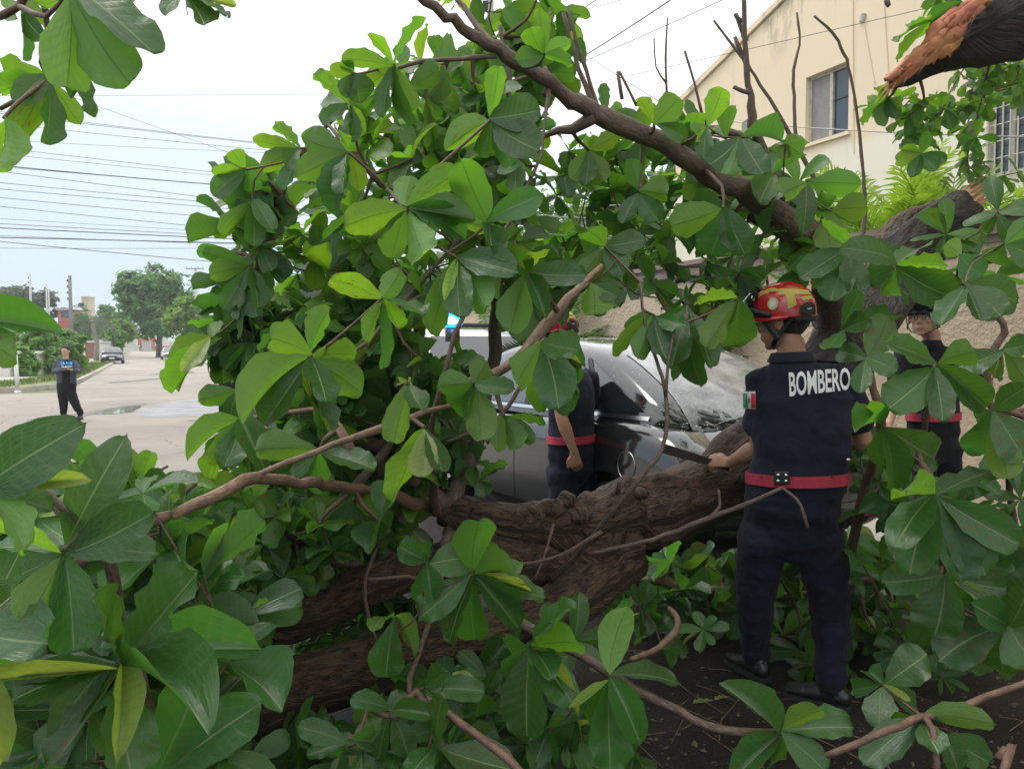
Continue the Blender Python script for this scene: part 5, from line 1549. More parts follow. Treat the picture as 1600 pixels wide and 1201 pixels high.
def person(name, label, J, vox=.008, shirt=None, trou=None, boots=None, skin=None, collar=True, group=None, sleeve=.62, disp=.010, shirt_name='shirt', k=1.0, girth=1.0, long_sleeve=False, hands=None, neck_r=.058, tuck=True):
    root_p = (Vector(J['footL']) + Vector(J['footR'])) / 2; root_p.z = min(J['footL'].z, J['footR'].z)
    rt = empty(name, root_p, label, 'person', group)
    V = {q: Vector(p) for q, p in J.items()}
    side = (V['shR'] - V['shL']).normalized(); fwd = Vector((0, 0, 1)).cross(side) ; fwd.z = 0; fwd.normalize()
    if 'fwd' in V: fwd = V['fwd'].normalized()
    chest, waist, pelvis, neck, head = V['chest'], V['waist'], V['pelvis'], V['neck'], V['head']
    G_ = girth * k
    shw = (V['shR'] - V['shL']).length / 2
    # body (skin), one surface
    g = G(); head_geo(g, head, V['face'], V.get('headup', Vector((0, 0, 1))), k)
    etube(g, [(neck - Vector((0, 0, .06)), neck_r * 1.15, neck_r * 1.1), (neck + Vector((0, 0, .03)), neck_r * .95, neck_r), (head - Vector((0, 0, .04 * k)), neck_r * .9, neck_r)], side, n=16)
    etube(g, [(pelvis, .13 * G_, .09 * G_), (waist, .12 * G_, .085 * G_), (chest, .13 * G_, .09 * G_), (neck - Vector((0, 0, .1)), .08 * G_, .06 * G_)], side, n=18)
    for s_ in ('L', 'R'):
        etube(g, [(V['sh' + s_], .042 * k, .042 * k), (V['sh' + s_].lerp(V['el' + s_], .5), .043 * k * girth, .045 * k * girth), (V['el' + s_], .038 * k, .040 * k)], side, n=14)
        e, w = V['el' + s_], V['wr' + s_]
        etube(g, [(e, .038 * k, .040 * k), (e.lerp(w, .3), .041 * k * girth, .043 * k * girth), (e.lerp(w, .75), .029 * k, .030 * k), (w, .025 * k, .022 * k)], side, n=14)
        hd_ = hands[s_] if hands else ((w - e).normalized(), side * (1 if s_ == 'R' else -1), .35)
        hand(g, w, hd_[0], hd_[1], hd_[2], k, sgn=(hd_[3] if len(hd_) > 3 else (1 if s_ == 'L' else -1)))
        etube(g, [(V['hip' + s_], .06 * k, .06 * k), (V['kn' + s_], .045 * k, .045 * k), (V['an' + s_], .035 * k, .035 * k)], side, n=12)
        etube(g, [(V['chest'], .05, .05), (V['sh' + s_], .045 * k, .045 * k)], fwd, n=12)
        etube(g, [(V['pelvis'], .06, .06), (V['hip' + s_], .06 * k, .06 * k)], fwd, n=12)
    body = fuse('body', g, skin or M_SKIN, rt, min(vox, .0055) if vox < .01 else vox, 3)
    # shirt
    g = G()
    top = neck - Vector((0, 0, .055 * k))
    etube(g, [(pelvis.lerp(waist, .55), .185 * G_, .135 * G_), (waist, .180 * G_, .130 * G_), (waist.lerp(chest, .5) - fwd * .005, .188 * G_, .130 * G_), (chest, max(.190 * G_, shw * .93), .128 * G_), (chest.lerp(top, .38), shw * 1.02, .116 * G_), (chest.lerp(top, .66), shw * .96, .100 * G_), (top - Vector((0, 0, .02)), shw * .62, .082 * G_), (top + Vector((0, 0, .012)), .080 * k, .070 * k)], side, n=30)
    for s_ in ('L', 'R'):
        sh, el = V['sh' + s_], V['el' + s_]
        inner = sh.lerp(top, .35) - Vector((0, 0, .03 * k))
        g.tube([inner, sh.lerp(inner, .3) + Vector((0, 0, -.0)), sh, sh.lerp(el, .2)], [.060 * k, .063 * k, .064 * k, .062 * k], n=16)
        if long_sleeve:
            w = V['wr' + s_]
            etube(g, [(sh, .060 * k, .062 * k), (sh.lerp(el, .5), .057 * k * girth, .060 * k * girth), (el, .050 * k, .052 * k)], side, n=16)
            etube(g, [(el, .050 * k, .052 * k), (el.lerp(w, .5), .046 * k, .047 * k), (el.lerp(w, .93), .036 * k, .036 * k)], side, n=16)
        else:
            etube(g, [(sh, .060 * k, .064 * k), (sh.lerp(el, sleeve * .6), .062 * k * girth, .066 * k * girth), (sh.lerp(el, sleeve), .066 * k * girth, .070 * k * girth)], side, n=18)
    sh_ = fuse(shirt_name, g, shirt or M_NAVY, rt, vox, 3, disp * .8, .13)
    if collar:
        g = G(); c0 = top + Vector((0, 0, .01)); n_ = 28
        pts_ = []
        for q, (h, r_) in enumerate(((-.02, 1.25), (.018, 1.10), (.040, 1.02), (.036, 1.12), (.0, 1.34))):
            for i in range(n_):
                a = 6.283 * i / n_; pts_.append(c0 + side * math.cos(a) * .073 * k * r_ + fwd * math.sin(a) * .070 * k * r_ + Vector((0, 0, h * k)) + fwd * .01)
        g.add(pts_, [(q * n_ + i, q * n_ + (i + 1) % n_, (q + 1) * n_ + (i + 1) % n_, (q + 1) * n_ + i) for q in range(4) for i in range(n_)])
        obj('collar', g, shirt or M_NAVY, sh_, smooth=True)
    # trousers
    g = G()
    etube(g, [(V['hipL'].lerp(V['hipR'], .5) + Vector((0, 0, -.02)), .168 * G_, .125 * G_), (pelvis, .182 * G_, .138 * G_), (pelvis.lerp(waist, .6), .176 * G_, .130 * G_), (pelvis.lerp(waist, .8), .172 * G_, .126 * G_)], side, n=28)
    for s_ in ('L', 'R'):
        hp, kn, an = V['hip' + s_], V['kn' + s_], V['an' + s_]
        etube(g, [(hp, .094 * G_, .118 * G_), (hp.lerp(kn, .35), .094 * G_, .104 * G_), (kn, .074 * G_, .080 * G_), (kn.lerp(an, .5), .068 * G_, .072 * G_), (an + Vector((0, 0, .05)), .066 * k, .072 * k), (an + Vector((0, 0, .0)), .066 * k, .074 * k)], side, n=20)
    tr = fuse('trousers', g, trou or M_NAVYT, rt, vox, 3, disp, .10)
    for s_ in ('L', 'R'):
        an, ft_ = V['an' + s_], V['foot' + s_]
        td = V.get('toe' + s_, fwd).normalized(); sd_ = td.cross(Vector((0, 0, 1)))
        g = G(); z0 = ft_.z; c = Vector((an.x, an.y, z0))
        etube(g, [(Vector((an.x, an.y, z0 + .15 * k)), .048 * k, .055 * k), (c + Vector((0, 0, .07 * k)), .046 * k, .055 * k)], sd_, n=16)
        etube(g, [(c - td * .055 * k + Vector((0, 0, .045 * k)), .036 * k, .045 * k), (c + td * .03 * k + Vector((0, 0, .05 * k)), .042 * k, .048 * k), (c + td * .11 * k + Vector((0, 0, .038 * k)), .047 * k, .034 * k), (c + td * .17 * k + Vector((0, 0, .032 * k)), .040 * k, .028 * k)], sd_, n=16)
        b = fuse('boot', g, boots or M_BOOT, rt, max(vox * .9, .006), 2)
        for v_ in b.data.vertices:
            if v_.co.z < z0 - rt.location.z + .004: v_.co.z = z0 - rt.location.z + .004
        g = G(); pl = []
        for t, w_ in ((-.085, .022), (-.07, .036), (0, .040), (.08, .050), (.15, .047), (.19, .030), (.20, .012)):
            pl.append((t, w_))
        poly = [c + td * t * k + sd_ * w_ * k for t, w_ in pl] + [c + td * t * k - sd_ * w_ * k for t, w_ in pl[::-1]]
        g.prism(poly, Vector((0, 0, .022))); obj('sole', g, M_RUB, b, recalc=True)
    return rt, body, sh_, tr, side, fwd, V
def belt(rt, parent, c, side, fwd, a, b, h, m, tr=None, gap=None, name='belt'):
    g = G(); n_ = 56; pts_ = []; bv = None
    if tr:
        off = OFF[rt.name]
        bts = [BVHTree.FromPolygons([tuple(v.co + off) for v in q.data.vertices], [tuple(p.vertices) for p in q.data.polygons]) for q in tr]
    for zz, e_ in ((-h / 2, 0), (-h / 2, .008), (h / 2, .008), (h / 2, 0)):
        for i in range(n_):
            an = 6.283 * i / n_; d = side * math.cos(an) * a + fwd * math.sin(an) * b; dn = d.normalized(); r = d.length
            if tr:
                for t_ in bts:
                    for z2 in (-h / 2, h / 2):
                        hh = t_.ray_cast(c + dn * .6 + Vector((0, 0, z2)), -dn)
                        if hh[0] is not None and hh[3] < .6: r = max(r, (.6 - hh[3]) + .001)
            pts_.append(c + dn * (r + e_) + Vector((0, 0, zz)))
    g.add(pts_, [(q * n_ + i, q * n_ + (i + 1) % n_, ((q + 1) % 4) * n_ + (i + 1) % n_, ((q + 1) % 4) * n_ + i) for q in range(4) for i in range(n_)])
    return obj(name, g, m, rt, smooth=False, recalc=True)
def bvh(o, rt):
    off = OFF[rt.name]
    return BVHTree.FromPolygons([tuple(v.co + off) for v in o.data.vertices], [tuple(p.vertices) for p in o.data.polygons])
def drape(nm, parent, rt, tree, fn, dr, m, nu=10, nv=8, lift=.003, smooth=True):
    g = G(); pts = []
    for j in range(nv + 1):
        for i in range(nu + 1):
            q = fn(i / nu, j / nv); h = tree.ray_cast(q, dr)
            pts.append((h[0] if h[0] is not None else q + dr * .3) - dr * lift)
    g.add(pts, [(j * (nu + 1) + i, j * (nu + 1) + i + 1, (j + 1) * (nu + 1) + i + 1, (j + 1) * (nu + 1) + i) for j in range(nv) for i in range(nu)])
    return obj(nm, g, m, parent, smooth=smooth)
def helmet(owner_c, f, up, k, red, label, loc, name='helmet'):
    """rescue helmet: domed shell with brim, side rails, stripes, goggles, rear panel and chin strap"""
    f = Vector(f).normalized(); up = Vector(up); up = (up - f * up.dot(f)).normalized(); r = f.cross(up)
    c = Vector(owner_c)
    rt = empty(name, loc, label, 'helmet')
    OFF[rt.name] = Vector(loc)
    A, B, Cc = .108 * k, .136 * k, .118 * k     # half width, half length, height
    def Sp(az, el, o_=0.0):
        """point on the shell; az 0 = front, 90 = wearer's right"""
        ce = math.cos(el) ** .85 if el > 0 else 1.0
        x = math.sin(az); y = math.cos(az)
        ridge = 1 + .05 * math.exp(-(x / .25) ** 2) * max(0, math.sin(el))
        p = r * (x * A * ce) + f * (y * B * ce) + up * (Cc * math.sin(el) * ridge if el > 0 else el * .06)
        nn = (r * x / A + f * y / B).normalized() * math.cos(el) + up * math.sin(el)
        return c + p + nn.normalized() * o_
    rim = lambda az: -.30 - .30 * (.5 - .5 * math.cos(az)) - .22 * math.exp(-((abs(math.sin(az)) - 1) / .3) ** 2) * 0
    def patch(nm, a0, a1, e0, e1, m, o_, nu=14, nv=8, par=None, shape=None):
        g = G(); pts = []
        for j in range(nv + 1):
            for i in range(nu + 1):
                u_, v_ = i / nu, j / nv
                lo = e0(u_) if callable(e0) else e0; hi = e1(u_) if callable(e1) else e1
                az = a0 + (a1 - a0) * u_
                pts.append(Sp(az, lo + (hi - lo) * v_, o_))
        g.add(pts, [(j * (nu + 1) + i, j * (nu + 1) + i + 1, (j + 1) * (nu + 1) + i + 1, (j + 1) * (nu + 1) + i) for j in range(nv) for i in range(nu)])
        return obj(nm, g, m, par or rt, smooth=True)
    g = G(); n_ = 48; pts = []; rows = 16
    for j in range(rows + 1):
        for i in range(n_):
            az = 6.283185 * i / n_; lo = rim(az)
            el = lo + (math.pi / 2 * .985 - lo) * j / rows
            pts.append(Sp(az, el))
    fs = [(j * n_ + i, j * n_ + (i + 1) % n_, (j + 1) * n_ + (i + 1) % n_, (j + 1) * n_ + i) for j in range(rows) for i in range(n_)] + [tuple(range(rows * n_, (rows + 1) * n_))]
    # inner liner ring closes the shell below
    base = len(pts)
    for i in range(n_): az = 6.283185 * i / n_; pts.append(Sp(az, rim(az) + .02, -.016))
    for i in range(n_): az = 6.283185 * i / n_; pts.append(Sp(az, .5, -.018))
    fs += [(i, base + i, base + (i + 1) % n_, (i + 1) % n_) for i in range(n_)] + [(base + i, base + n_ + i, base + n_ + (i + 1) % n_, base + (i + 1) % n_) for i in range(n_)]
    g.add(pts, fs); sh = obj('shell', g, red, rt, smooth=True, recalc=True)
    D = R
    for s_ in (-1, 1):
        patch('yellow_stripe', s_ * D(38), s_ * D(118), lambda u_: .46 + .34 * math.sin(math.pi * u_ * .9), lambda u_: .56 + .46 * math.sin(math.pi * min(1, u_ * 1.0)) , M_YEL, .0018)
        patch('yellow_stripe', s_ * D(100), s_ * D(172), lambda u_: .60 - .16 * u_, lambda u_: .90 - .26 * u_, M_YEL, .0022)
        patch('yellow_stripe', s_ * D(112), s_ * D(128), lambda u_: .05 + .1 * u_, .60, M_YEL, .0020, nu=4)
        patch('yellow_stripe', s_ * D(140), s_ * D(172), .28, .42, M_YEL, .0020, nu=6)
        pn = patch('rear_panel', s_ * D(132), s_ * D(168), lambda u_: -.45, lambda u_: .05 + .16 * math.sin(math.pi * u_), M_DARK, .005, nu=8)
        patch('panel_tag', s_ * D(146), s_ * D(156), -.08, -.02, M_WHITE, .0065, nu=3, nv=2, par=pn)
        # round emblem on the side
        g = G(); cc = Sp(s_ * D(88), .30, .0025); nn = (cc - c).normalized(); a_ = nn.cross(up).normalized(); b_ = a_.cross(nn)
        n2 = 22; ring = [cc + a_ * math.cos(6.283 * i / n2) * .022 * k + b_ * math.sin(6.283 * i / n2) * .026 * k for i in range(n2)]
        g.prism(ring, nn * .0015); em = obj('emblem', g, mat('emblem_gold', (.55, .42, .16), .5) if 'emblem_gold' not in MATS else MATS['emblem_gold'], rt, recalc=True)
        ring = [cc + nn * .0018 + a_ * math.cos(6.283 * i / n2) * .014 * k + b_ * math.sin(6.283 * i / n2) * .017 * k for i in range(n2)]
        g = G(); g.prism(ring, nn * .0012); obj('emblem_centre', g, mat('emblem_pale', (.62, .62, .58), .5) if 'emblem_pale' not in MATS else MATS['emblem_pale'], em, recalc=True)
        # black goggle clip and rail on the side
        g = G()
        g.tube([Sp(s_ * D(28), .10, .008), Sp(s_ * D(45), .16, .012), Sp(s_ * D(60), .06, .014), Sp(s_ * D(72), -.02, .013), Sp(s_ * D(84), -.16, .010)], [.016 * k, .018 * k, .014 * k, .013 * k, .010 * k], n=10)
        g.ball(Sp(s_ * D(40), .22, .010), .022 * k, .018 * k, .020 * k); g.ball(Sp(s_ * D(50), -.10, .008), .014 * k)
        obj('goggle_clip', g, M_DARK, rt, smooth=True)
        g = G(); g.tube([Sp(s_ * D(30), -.2, .004), Sp(s_ * D(55), -.32, .007), Sp(s_ * D(78), -.40, .006), Sp(s_ * D(110), -.42, .004)], [.012 * k, .011 * k, .010 * k, .007 * k], n=8); obj('rim_trim', g, red, rt, smooth=True)
    # goggles pushed up on the brow
    g = G()
    pts = []; nu = 22
    for j, (el, o_) in enumerate(((.15, .006), (.12, .034), (.48, .038), (.95, .026), (1.0, .006))):
        for i in range(nu + 1):
            az = D(-52) + D(104) * i / nu; pts.append(Sp(az, el * (1 - .25 * abs(i / nu - .5) * 2), o_ * k * (1 - .5 * (abs(i / nu - .5) * 2) ** 4)))
    g.add(pts, [(j * (nu + 1) + i, j * (nu + 1) + i + 1, (j + 1) * (nu + 1) + i + 1, (j + 1) * (nu + 1) + i) for j in range(4) for i in range(nu)])
    obj('goggles', g, mat('goggle_lens', (.012, .012, .014), .12, coat=1.0) if 'goggle_lens' not in MATS else MATS['goggle_lens'], rt, smooth=True)
    g = G(); g.tube([Sp(D(a), .62 - .25 * math.cos(D(a)) * 0, .004) for a in range(-50, 51, 10)], .007 * k, n=8); obj('goggle_strap', g, M_DARK, rt, smooth=True)
    # chin strap
    for s_ in (-1, 1):
        g = G(); chin = c - up * .155 * k + f * .055 * k
        a0 = Sp(s_ * D(62), -.35, -.006); a1 = c - up * .105 * k + r * s_ * .088 * k + f * .01; b0 = Sp(s_ * D(122), -.4, -.004)
        def strap(pl):
            n0 = [q for q in pl]
            g.tube(n0, [(.010 * k, .0025)] * len(n0), n=8, ell=[f if i_ > 0 else f for i_ in range(len(n0))])
        strap([a0, a1]); strap([b0, a1]); strap([a1, (a1 + chin) / 2 + r * s_ * .02, chin])
        g.ball(a1, .014 * k, .006, .014 * k, f, r, up)
        obj('chin_strap', g, M_DARK, rt)
    g = G(); g.tube([Sp(D(a), -.52, .0 - .008) - up * .012 for a in range(120, 241, 12)], [(.018 * k, .006)] * 11, n=8, ell=[up]); obj('neck_band', g, M_DARK, rt, smooth=True)
    return rt

# --- the front firefighter, seen from behind, cutting with a machete
face = Vector((-.80, .58, -.10))
J = dict(head=P(1224, 503, 3.24), face=face, headup=Vector((-.05, 0, 1)), neck=P(1236, 548, 3.22), chest=P(1252, 625, 3.22), waist=P(1250, 722, 3.21), pelvis=P(1236, 790, 3.22),
         shL=P(1188, 592, 3.30), shR=P(1320, 588, 3.18), elL=P(1186, 700, 3.30), elR=P(1349, 690, 3.22), wrL=P(1140, 722, 3.44), wrR=P(1296, 722, 3.46),
         hipL=P(1190, 832, 3.26), hipR=P(1280, 832, 3.22), knL=P(1180, 950, 3.34), knR=P(1298, 965, 3.22), anL=P(1180, 1048, 3.42), anR=P(1298, 1082, 3.18),
         footL=Vector((P(1180, 1048, 3.42).x, 3.42, .03)), footR=Vector((P(1298, 1082, 3.18).x, 3.18, .005)), toeL=Vector((-.35, .9, 0)), toeR=Vector((-.75, .55, 0)))
J['anL'].z = .14; J['anR'].z = .12
hl = (Vector((-.72, .35, .02)), Vector((-.35, -.5, .8)), 1.15, 1)
rt1, body1, shirt1, tr1, side1, fwd1, V1 = person('person', 'firefighter seen from behind in navy BOMBERO shirt and red belt, holding a machete', J, vox=.007, girth=1.06, sleeve=.70, disp=.012,
    hands={'L': hl, 'R': (Vector((-.9, .3, -.1)), Vector((0, -.4, 1)), .5)})
b1 = belt(rt1, rt1, P(1251, 745, 3.21), side1, fwd1, .15, .10, .046, M_BELT, [shirt1, tr1])
# black quick buckle with bright studs at the back left of the belt
dv = (P(1222, 746, 3.21) - Vector((0, 0, CAMZ))).normalized()
tb_ = bvh(b1, rt1)
hq = tb_.ray_cast(P(1222, 746, 2.6), dv)
bc = hq[0] if hq[0] is not None else P(1222, 746, 3.05)
bx = side1; bz = Vector((0, 0, 1)); by = fwd1
g = G(); g.box(bc - by * .004, .062, .018, .052, bx, by, bz, bev=.004); bk = obj('buckle', g, M_DARK, rt1)
for i_, j_ in ((-1, -1), (-1, 1), (1, -1), (1, 1)):
    g = G(); g.ball(bc - by * .014 + bx * i_ * .015 + bz * j_ * .012, .0075, .005, .0075, bx, by, bz); obj('stud', g, M_CHROME, bk, smooth=True)
g = G(); g.ball(P(1325, 718, 3.07), .010, .008, .008); obj('clip', g, M_CHROME, rt1, smooth=True)
for x_ in (1190, 1262, 1300):
    h_ = tb_.ray_cast(P(x_, 745, 2.5), (P(x_, 745, 3.2) - P(x_, 745, 2.5)).normalized())
    if h_[0] is not None:
        g = G(); g.ball(h_[0], .004, .003, .005); obj('eyelet', g, M_DARK, b1, smooth=True)
# lettering across the back
ts = bvh(shirt1, rt1)
fc = bpy.data.curves.new('lettering', 'FONT'); fc.body = 'BOMBERO'; fc.size = 1.0; fc.offset = .022; fc.align_x = 'CENTER'; fc.align_y = 'CENTER'; fc.space_character = .98; fc.resolution_u = 3
fo = bpy.data.objects.new('tmp', fc); COL.objects.link(fo)
dg = bpy.context.evaluated_depsgraph_get(); dg.update()
me = bpy.data.meshes.new_from_object(fo.evaluated_get(dg)); bpy.data.objects.remove(fo)
bm = bmesh.new(); bm.from_mesh(me)
for _ in range(2): bmesh.ops.subdivide_edges(bm, edges=[e for e in bm.edges if e.calc_length() > .06], cuts=1)
bmesh.ops.triangulate(bm, faces=bm.faces)
xs = [v.co.x for v in bm.verts]; ys = [v.co.y for v in bm.verts]; x0, x1, y0, y1 = min(xs), max(xs), min(ys), max(ys)
cA, cB, cC, cD = P(1233, 620, 2.7), P(1330, 609, 2.7), P(1329, 573, 2.7), P(1231, 581, 2.7)   # lower left, lower right, upper right, upper left
cam_c = Vector((0, 0, CAMZ)); bdir = (P(1281, 597, 3.1) - cam_c).normalized()
scl = 3.06 / 2.7
def lp_(u_, v_):
    # flat rectangle parallel to the back, then dropped straight onto the cloth
    a = cam_c + (cA - cam_c) * scl; b = cam_c + (cB - cam_c) * scl; c = cam_c + (cC - cam_c) * scl; d = cam_c + (cD - cam_c) * scl
    q = (a * (1 - u_) + b * u_) * (1 - v_) + (d * (1 - u_) + c * u_) * v_
    return q - bdir * .5
bad = 0
for v in bm.verts:
    q = lp_((v.co.x - x0) / (x1 - x0), (v.co.y - y0) / (y1 - y0)); h = ts.ray_cast(q, bdir)
    v.co = (h[0] if h[0] is not None else q + bdir * .5) - bdir * .0035 - OFF[rt1.name]
bm.to_mesh(me); bm.free(); me.materials.clear(); me.materials.append(M_LETTER)
lo = bpy.data.objects.new('lettering', me); COL.objects.link(lo); lo.parent = shirt1; OFF[lo.name] = OFF[rt1.name]
# flag patch on the left sleeve
def fq(px0, px1, py0, py1):
    a, b, c, d = P(px0, py1, 2.8), P(px1, py1, 2.8), P(px1, py0, 2.8), P(px0, py0, 2.8)
    return lambda u_, v_: (a * (1 - u_) + b * u_) * (1 - v_) + (d * (1 - u_) + c * u_) * v_
fd = (P(1170, 625, 3.2) - P(1170, 625, 2.8)).normalized()
drape('flag_border', shirt1, rt1, ts, fq(1159.5, 1182, 609, 641), fd, M_WHITE, lift=.002)
drape('flag_stripe', shirt1, rt1, ts, fq(1160.5, 1167, 613, 638), fd, M_GRN, lift=.004, nu=4)
drape('flag_stripe', shirt1, rt1, ts, fq(1167, 1174, 613, 639), fd, M_LETTER, lift=.004, nu=4)
drape('flag_stripe', shirt1, rt1, ts, fq(1174, 1181.5, 613, 640), fd, M_FRED, lift=.004, nu=4)
drape('flag_emblem', shirt1, rt1, ts, fq(1168.5, 1172.5, 621, 630), fd, mat('emblem_brown', (.20, .22, .10), .7), lift=.006, nu=3, nv=3)
# epaulettes
for a_, b_ in (((1176, 590), (1205, 562)), ((1278, 548), (1318, 566))):
    g = G(); pts_ = []
    for i in range(9):
        t = i / 8; p = P(a_[0] + (b_[0] - a_[0]) * t, a_[1] + (b_[1] - a_[1]) * t, 3.2) + Vector((0, 0, .12)); h = ts.ray_cast(p, Vector((0, 0, -1)))
        if h[0] is not None and (not pts_ or abs(h[0].z - pts_[-1].z) < .03) and h[0].z > P(1250, 600, 3.2).z: pts_.append(h[0] + Vector((0, 0, .006)))
    if len(pts_) > 2: g.tube(pts_, [(.006, .022)] * len(pts_), n=8, ell=[Vector((0, 0, 1))]); obj('epaulette', g, M_BLACKC, shirt1, smooth=True)
helmet(P(1223, 486, 3.24), face, Vector((-.03, -.08, 1)), 1.0, M_HRED, 'red rescue helmet with yellow stripes and black goggles on the front firefighter', P(1223, 486, 3.24))
# machete in his left hand
wl_ = V1['wrL']; hp_ = P(1112, 722, 3.47)
mt = empty('machete', hp_, 'long dark machete held out to the left above the trunk', 'machete')
tipm = P(1034, 697, 3.42); dm = (tipm - hp_).normalized(); um = Vector((.15, -.35, 1)); um = (um - dm * um.dot(dm)).normalized(); nm_ = dm.cross(um)
g = G(); Lm = (tipm - hp_).length
prof = [(.02, -.014), (.10, -.018), (.55, -.026), (.9, -.030), (1.0, -.016), (1.03, .008), (.98, .016), (.5, .017), (.02, .014)]
g.prism([hp_ + dm * (t * Lm) + um * y - nm_ * .0015 for t, y in prof], nm_ * .003); obj('blade', g, M_BLADE, mt, recalc=True)
g = G(); g.tube([hp_ - dm * .09, hp_ - dm * .04, hp_ + dm * .02], [(.016, .011), (.014, .010), (.017, .011)], n=12, ell=[um]); obj('handle', g, M_DARK, mt, smooth=True)

for rt_, bd_, V_ in ((rt1, body1, V1),):
    f_ = V_['face'].normalized(); g = G(); g.ball(V_['head'] + Vector((0, 0, .012)) - f_ * .024, .079, .086, .088, f_.cross(Vector((0, 0, 1))).normalized(), f_, Vector((0, 0, 1)), n=22, m=16); obj('hair', g, M_HAIR, bd_, smooth=True)
# --- the second firefighter beside the car, behind leaves
J = dict(head=P(872, 528, 5.0), face=Vector((-.9, .25, -.25)), neck=P(885, 568, 5.0), chest=P(893, 612, 5.0), waist=P(893, 668, 5.0), pelvis=P(893, 705, 5.0),
         shL=P(868, 592, 4.86), shR=P(922, 588, 5.16), elL=P(878, 655, 4.78), elR=P(925, 650, 5.25), wrL=P(897, 706, 4.76), wrR=P(905, 690, 5.35),
         hipL=P(878, 735, 4.94), hipR=P(908, 735, 5.06), knL=P(880, 810, 4.95), knR=P(910, 812, 5.08), anL=P(880, 880, 5.0), anR=P(910, 880, 5.1),
         footL=Vector((P(880, 880, 5.0).x, 5.0, 0)), footR=Vector((P(910, 880, 5.1).x, 5.1, 0)), toeL=Vector((-.9, .4, 0)), toeR=Vector((-.9, .4, 0)))
J['anL'].z = J['anR'].z = .12
rt2, body2, shirt2, tr2, side2, fwd2, V2 = person('person', 'firefighter in dark uniform and red belt standing beside the silver car, face hidden by leaves', J, vox=.010, girth=1.0,
    hands={'L': (Vector((.2, .05, -1)), Vector((-.2, -1, 0)), .45, 1), 'R': (Vector((0, 0, -1)), Vector((.2, 1, 0)), .4)})
belt(rt2, rt2, P(893, 684, 5.0), side2, fwd2, .14, .10, .048, M_BELT, [shirt2, tr2])
helmet(P(870, 512, 5.0), Vector((-.9, .3, -.2)), Vector((0, 0, 1)), 1.03, M_HRED2, 'dark red helmet with a yellow band, worn by the firefighter beside the car', P(870, 512, 5.0))
# --- the third firefighter on the pavement by the wall
J = dict(head=P(1442, 497, 5.05), face=Vector((-.62, -.78, -.05)), neck=P(1455, 530, 5.1), chest=P(1460, 575, 5.1), waist=P(1458, 632, 5.1), pelvis=P(1458, 672, 5.1),
         shL=P(1503, 552, 5.15), shR=P(1412, 554, 5.0), elL=P(1530, 618, 5.1), elR=P(1398, 620, 4.95), wrL=P(1545, 672, 5.0), wrR=P(1388, 665, 4.8),
         hipL=P(1476, 700, 5.12), hipR=P(1440, 700, 5.08), knL=P(1480, 770, 5.1), knR=P(1438, 770, 5.05), anL=P(1482, 850, 5.15), anR=P(1438, 850, 5.1),
         footL=Vector((P(1482, 850, 5.15).x, 5.15, .13)), footR=Vector((P(1438, 850, 5.1).x, 5.1, .13)), toeL=Vector((-.3, -.9, 0)), toeR=Vector((-.7, -.7, 0)))
J['anL'].z = J['anR'].z = .25
J['fwd'] = Vector((-.25, -.95, 0))
rt3, body3, shirt3, tr3, side3, fwd3, V3 = person('person', 'young firefighter in black uniform facing us by the stucco wall, partly behind leaves', J, vox=.009, shirt=M_BLACKC, trou=M_BLACKC, skin=M_SKIN2, girth=1.0,
    hands={'L': (Vector((.1, -.2, -1)), Vector((1, 0, 0)), .4, 1), 'R': (Vector((-.1, -.3, -1)), Vector((-1, 0, 0)), .4, -1)})
face_bits(body3, V3['head'], V3['face'], Vector((0, 0, 1)))
belt(rt3, rt3, P(1458, 650, 5.1), side3, fwd3, .14, .10, .05, M_BELT, [shirt3, tr3])
g = G(); g.box(P(1446, 650, 4.93), .07, .03, .06, side3, fwd3, bev=.006); obj('buckle', g, M_DARK, rt3)
t3 = bvh(shirt3, rt3)
g = G(); hh = t3.ray_cast(P(1486, 537, 4.6), (P(1486, 537, 5.1) - P(1486, 537, 4.6)).normalized())
if hh[0] is not None:
    cc = hh[0]; pts_ = [cc + Vector((math.cos(6.283 * i / 10) * (.03 if i % 2 else .014), -.006, math.sin(6.283 * i / 10) * (.03 if i % 2 else .014))) for i in range(10)]
    g.prism(pts_, Vector((0, .006, 0))); obj('star_badge', g, mat('badge_gold', (.40, .33, .16), .4, metal=.5), shirt3, recalc=True)
helmet(V3['head'] + Vector((0, 0, .045)), V3['face'], Vector((0, 0, 1)), 1.0, M_DARK, 'dark helmet worn by the firefighter by the wall, hidden behind leaves', V3['head'] + Vector((0, 0, .045)))

# --- the man with the phone in the street
d_ = 16.7; sx = d_ / F
def Q(px, py, dd=0.0): return P(px, py, d_ + dd)
J = dict(head=Q(102.5, 548.5), face=Vector((.05, -.92, -.38)), neck=Q(103, 560), chest=Q(103.5, 573), waist=Q(104, 593), pelvis=Q(104, 604),
         shL=Q(116.5, 566, .02), shR=Q(90, 566, .02), elL=Q(124, 580.5, -.05), elR=Q(84, 580, -.05), wrL=Q(112.5, 577.5, -.28), wrR=Q(98, 577.5, -.28),
         hipL=Q(109.5, 612), hipR=Q(98.5, 612), knL=Q(119, 633, -.03), knR=Q(99.5, 634, -.05), anL=Q(125.5, 652), anR=Q(99.5, 655),
         footL=Q(125.5, 656), footR=Q(99.5, 660, -.2), toeL=Vector((.1, -1, 0)), toeR=Vector((-.15, -1, 0)), fwd=Vector((0, -1, 0)))
J['footL'].z = J['footR'].z = .01; J['anL'].z = J['anR'].z = .13
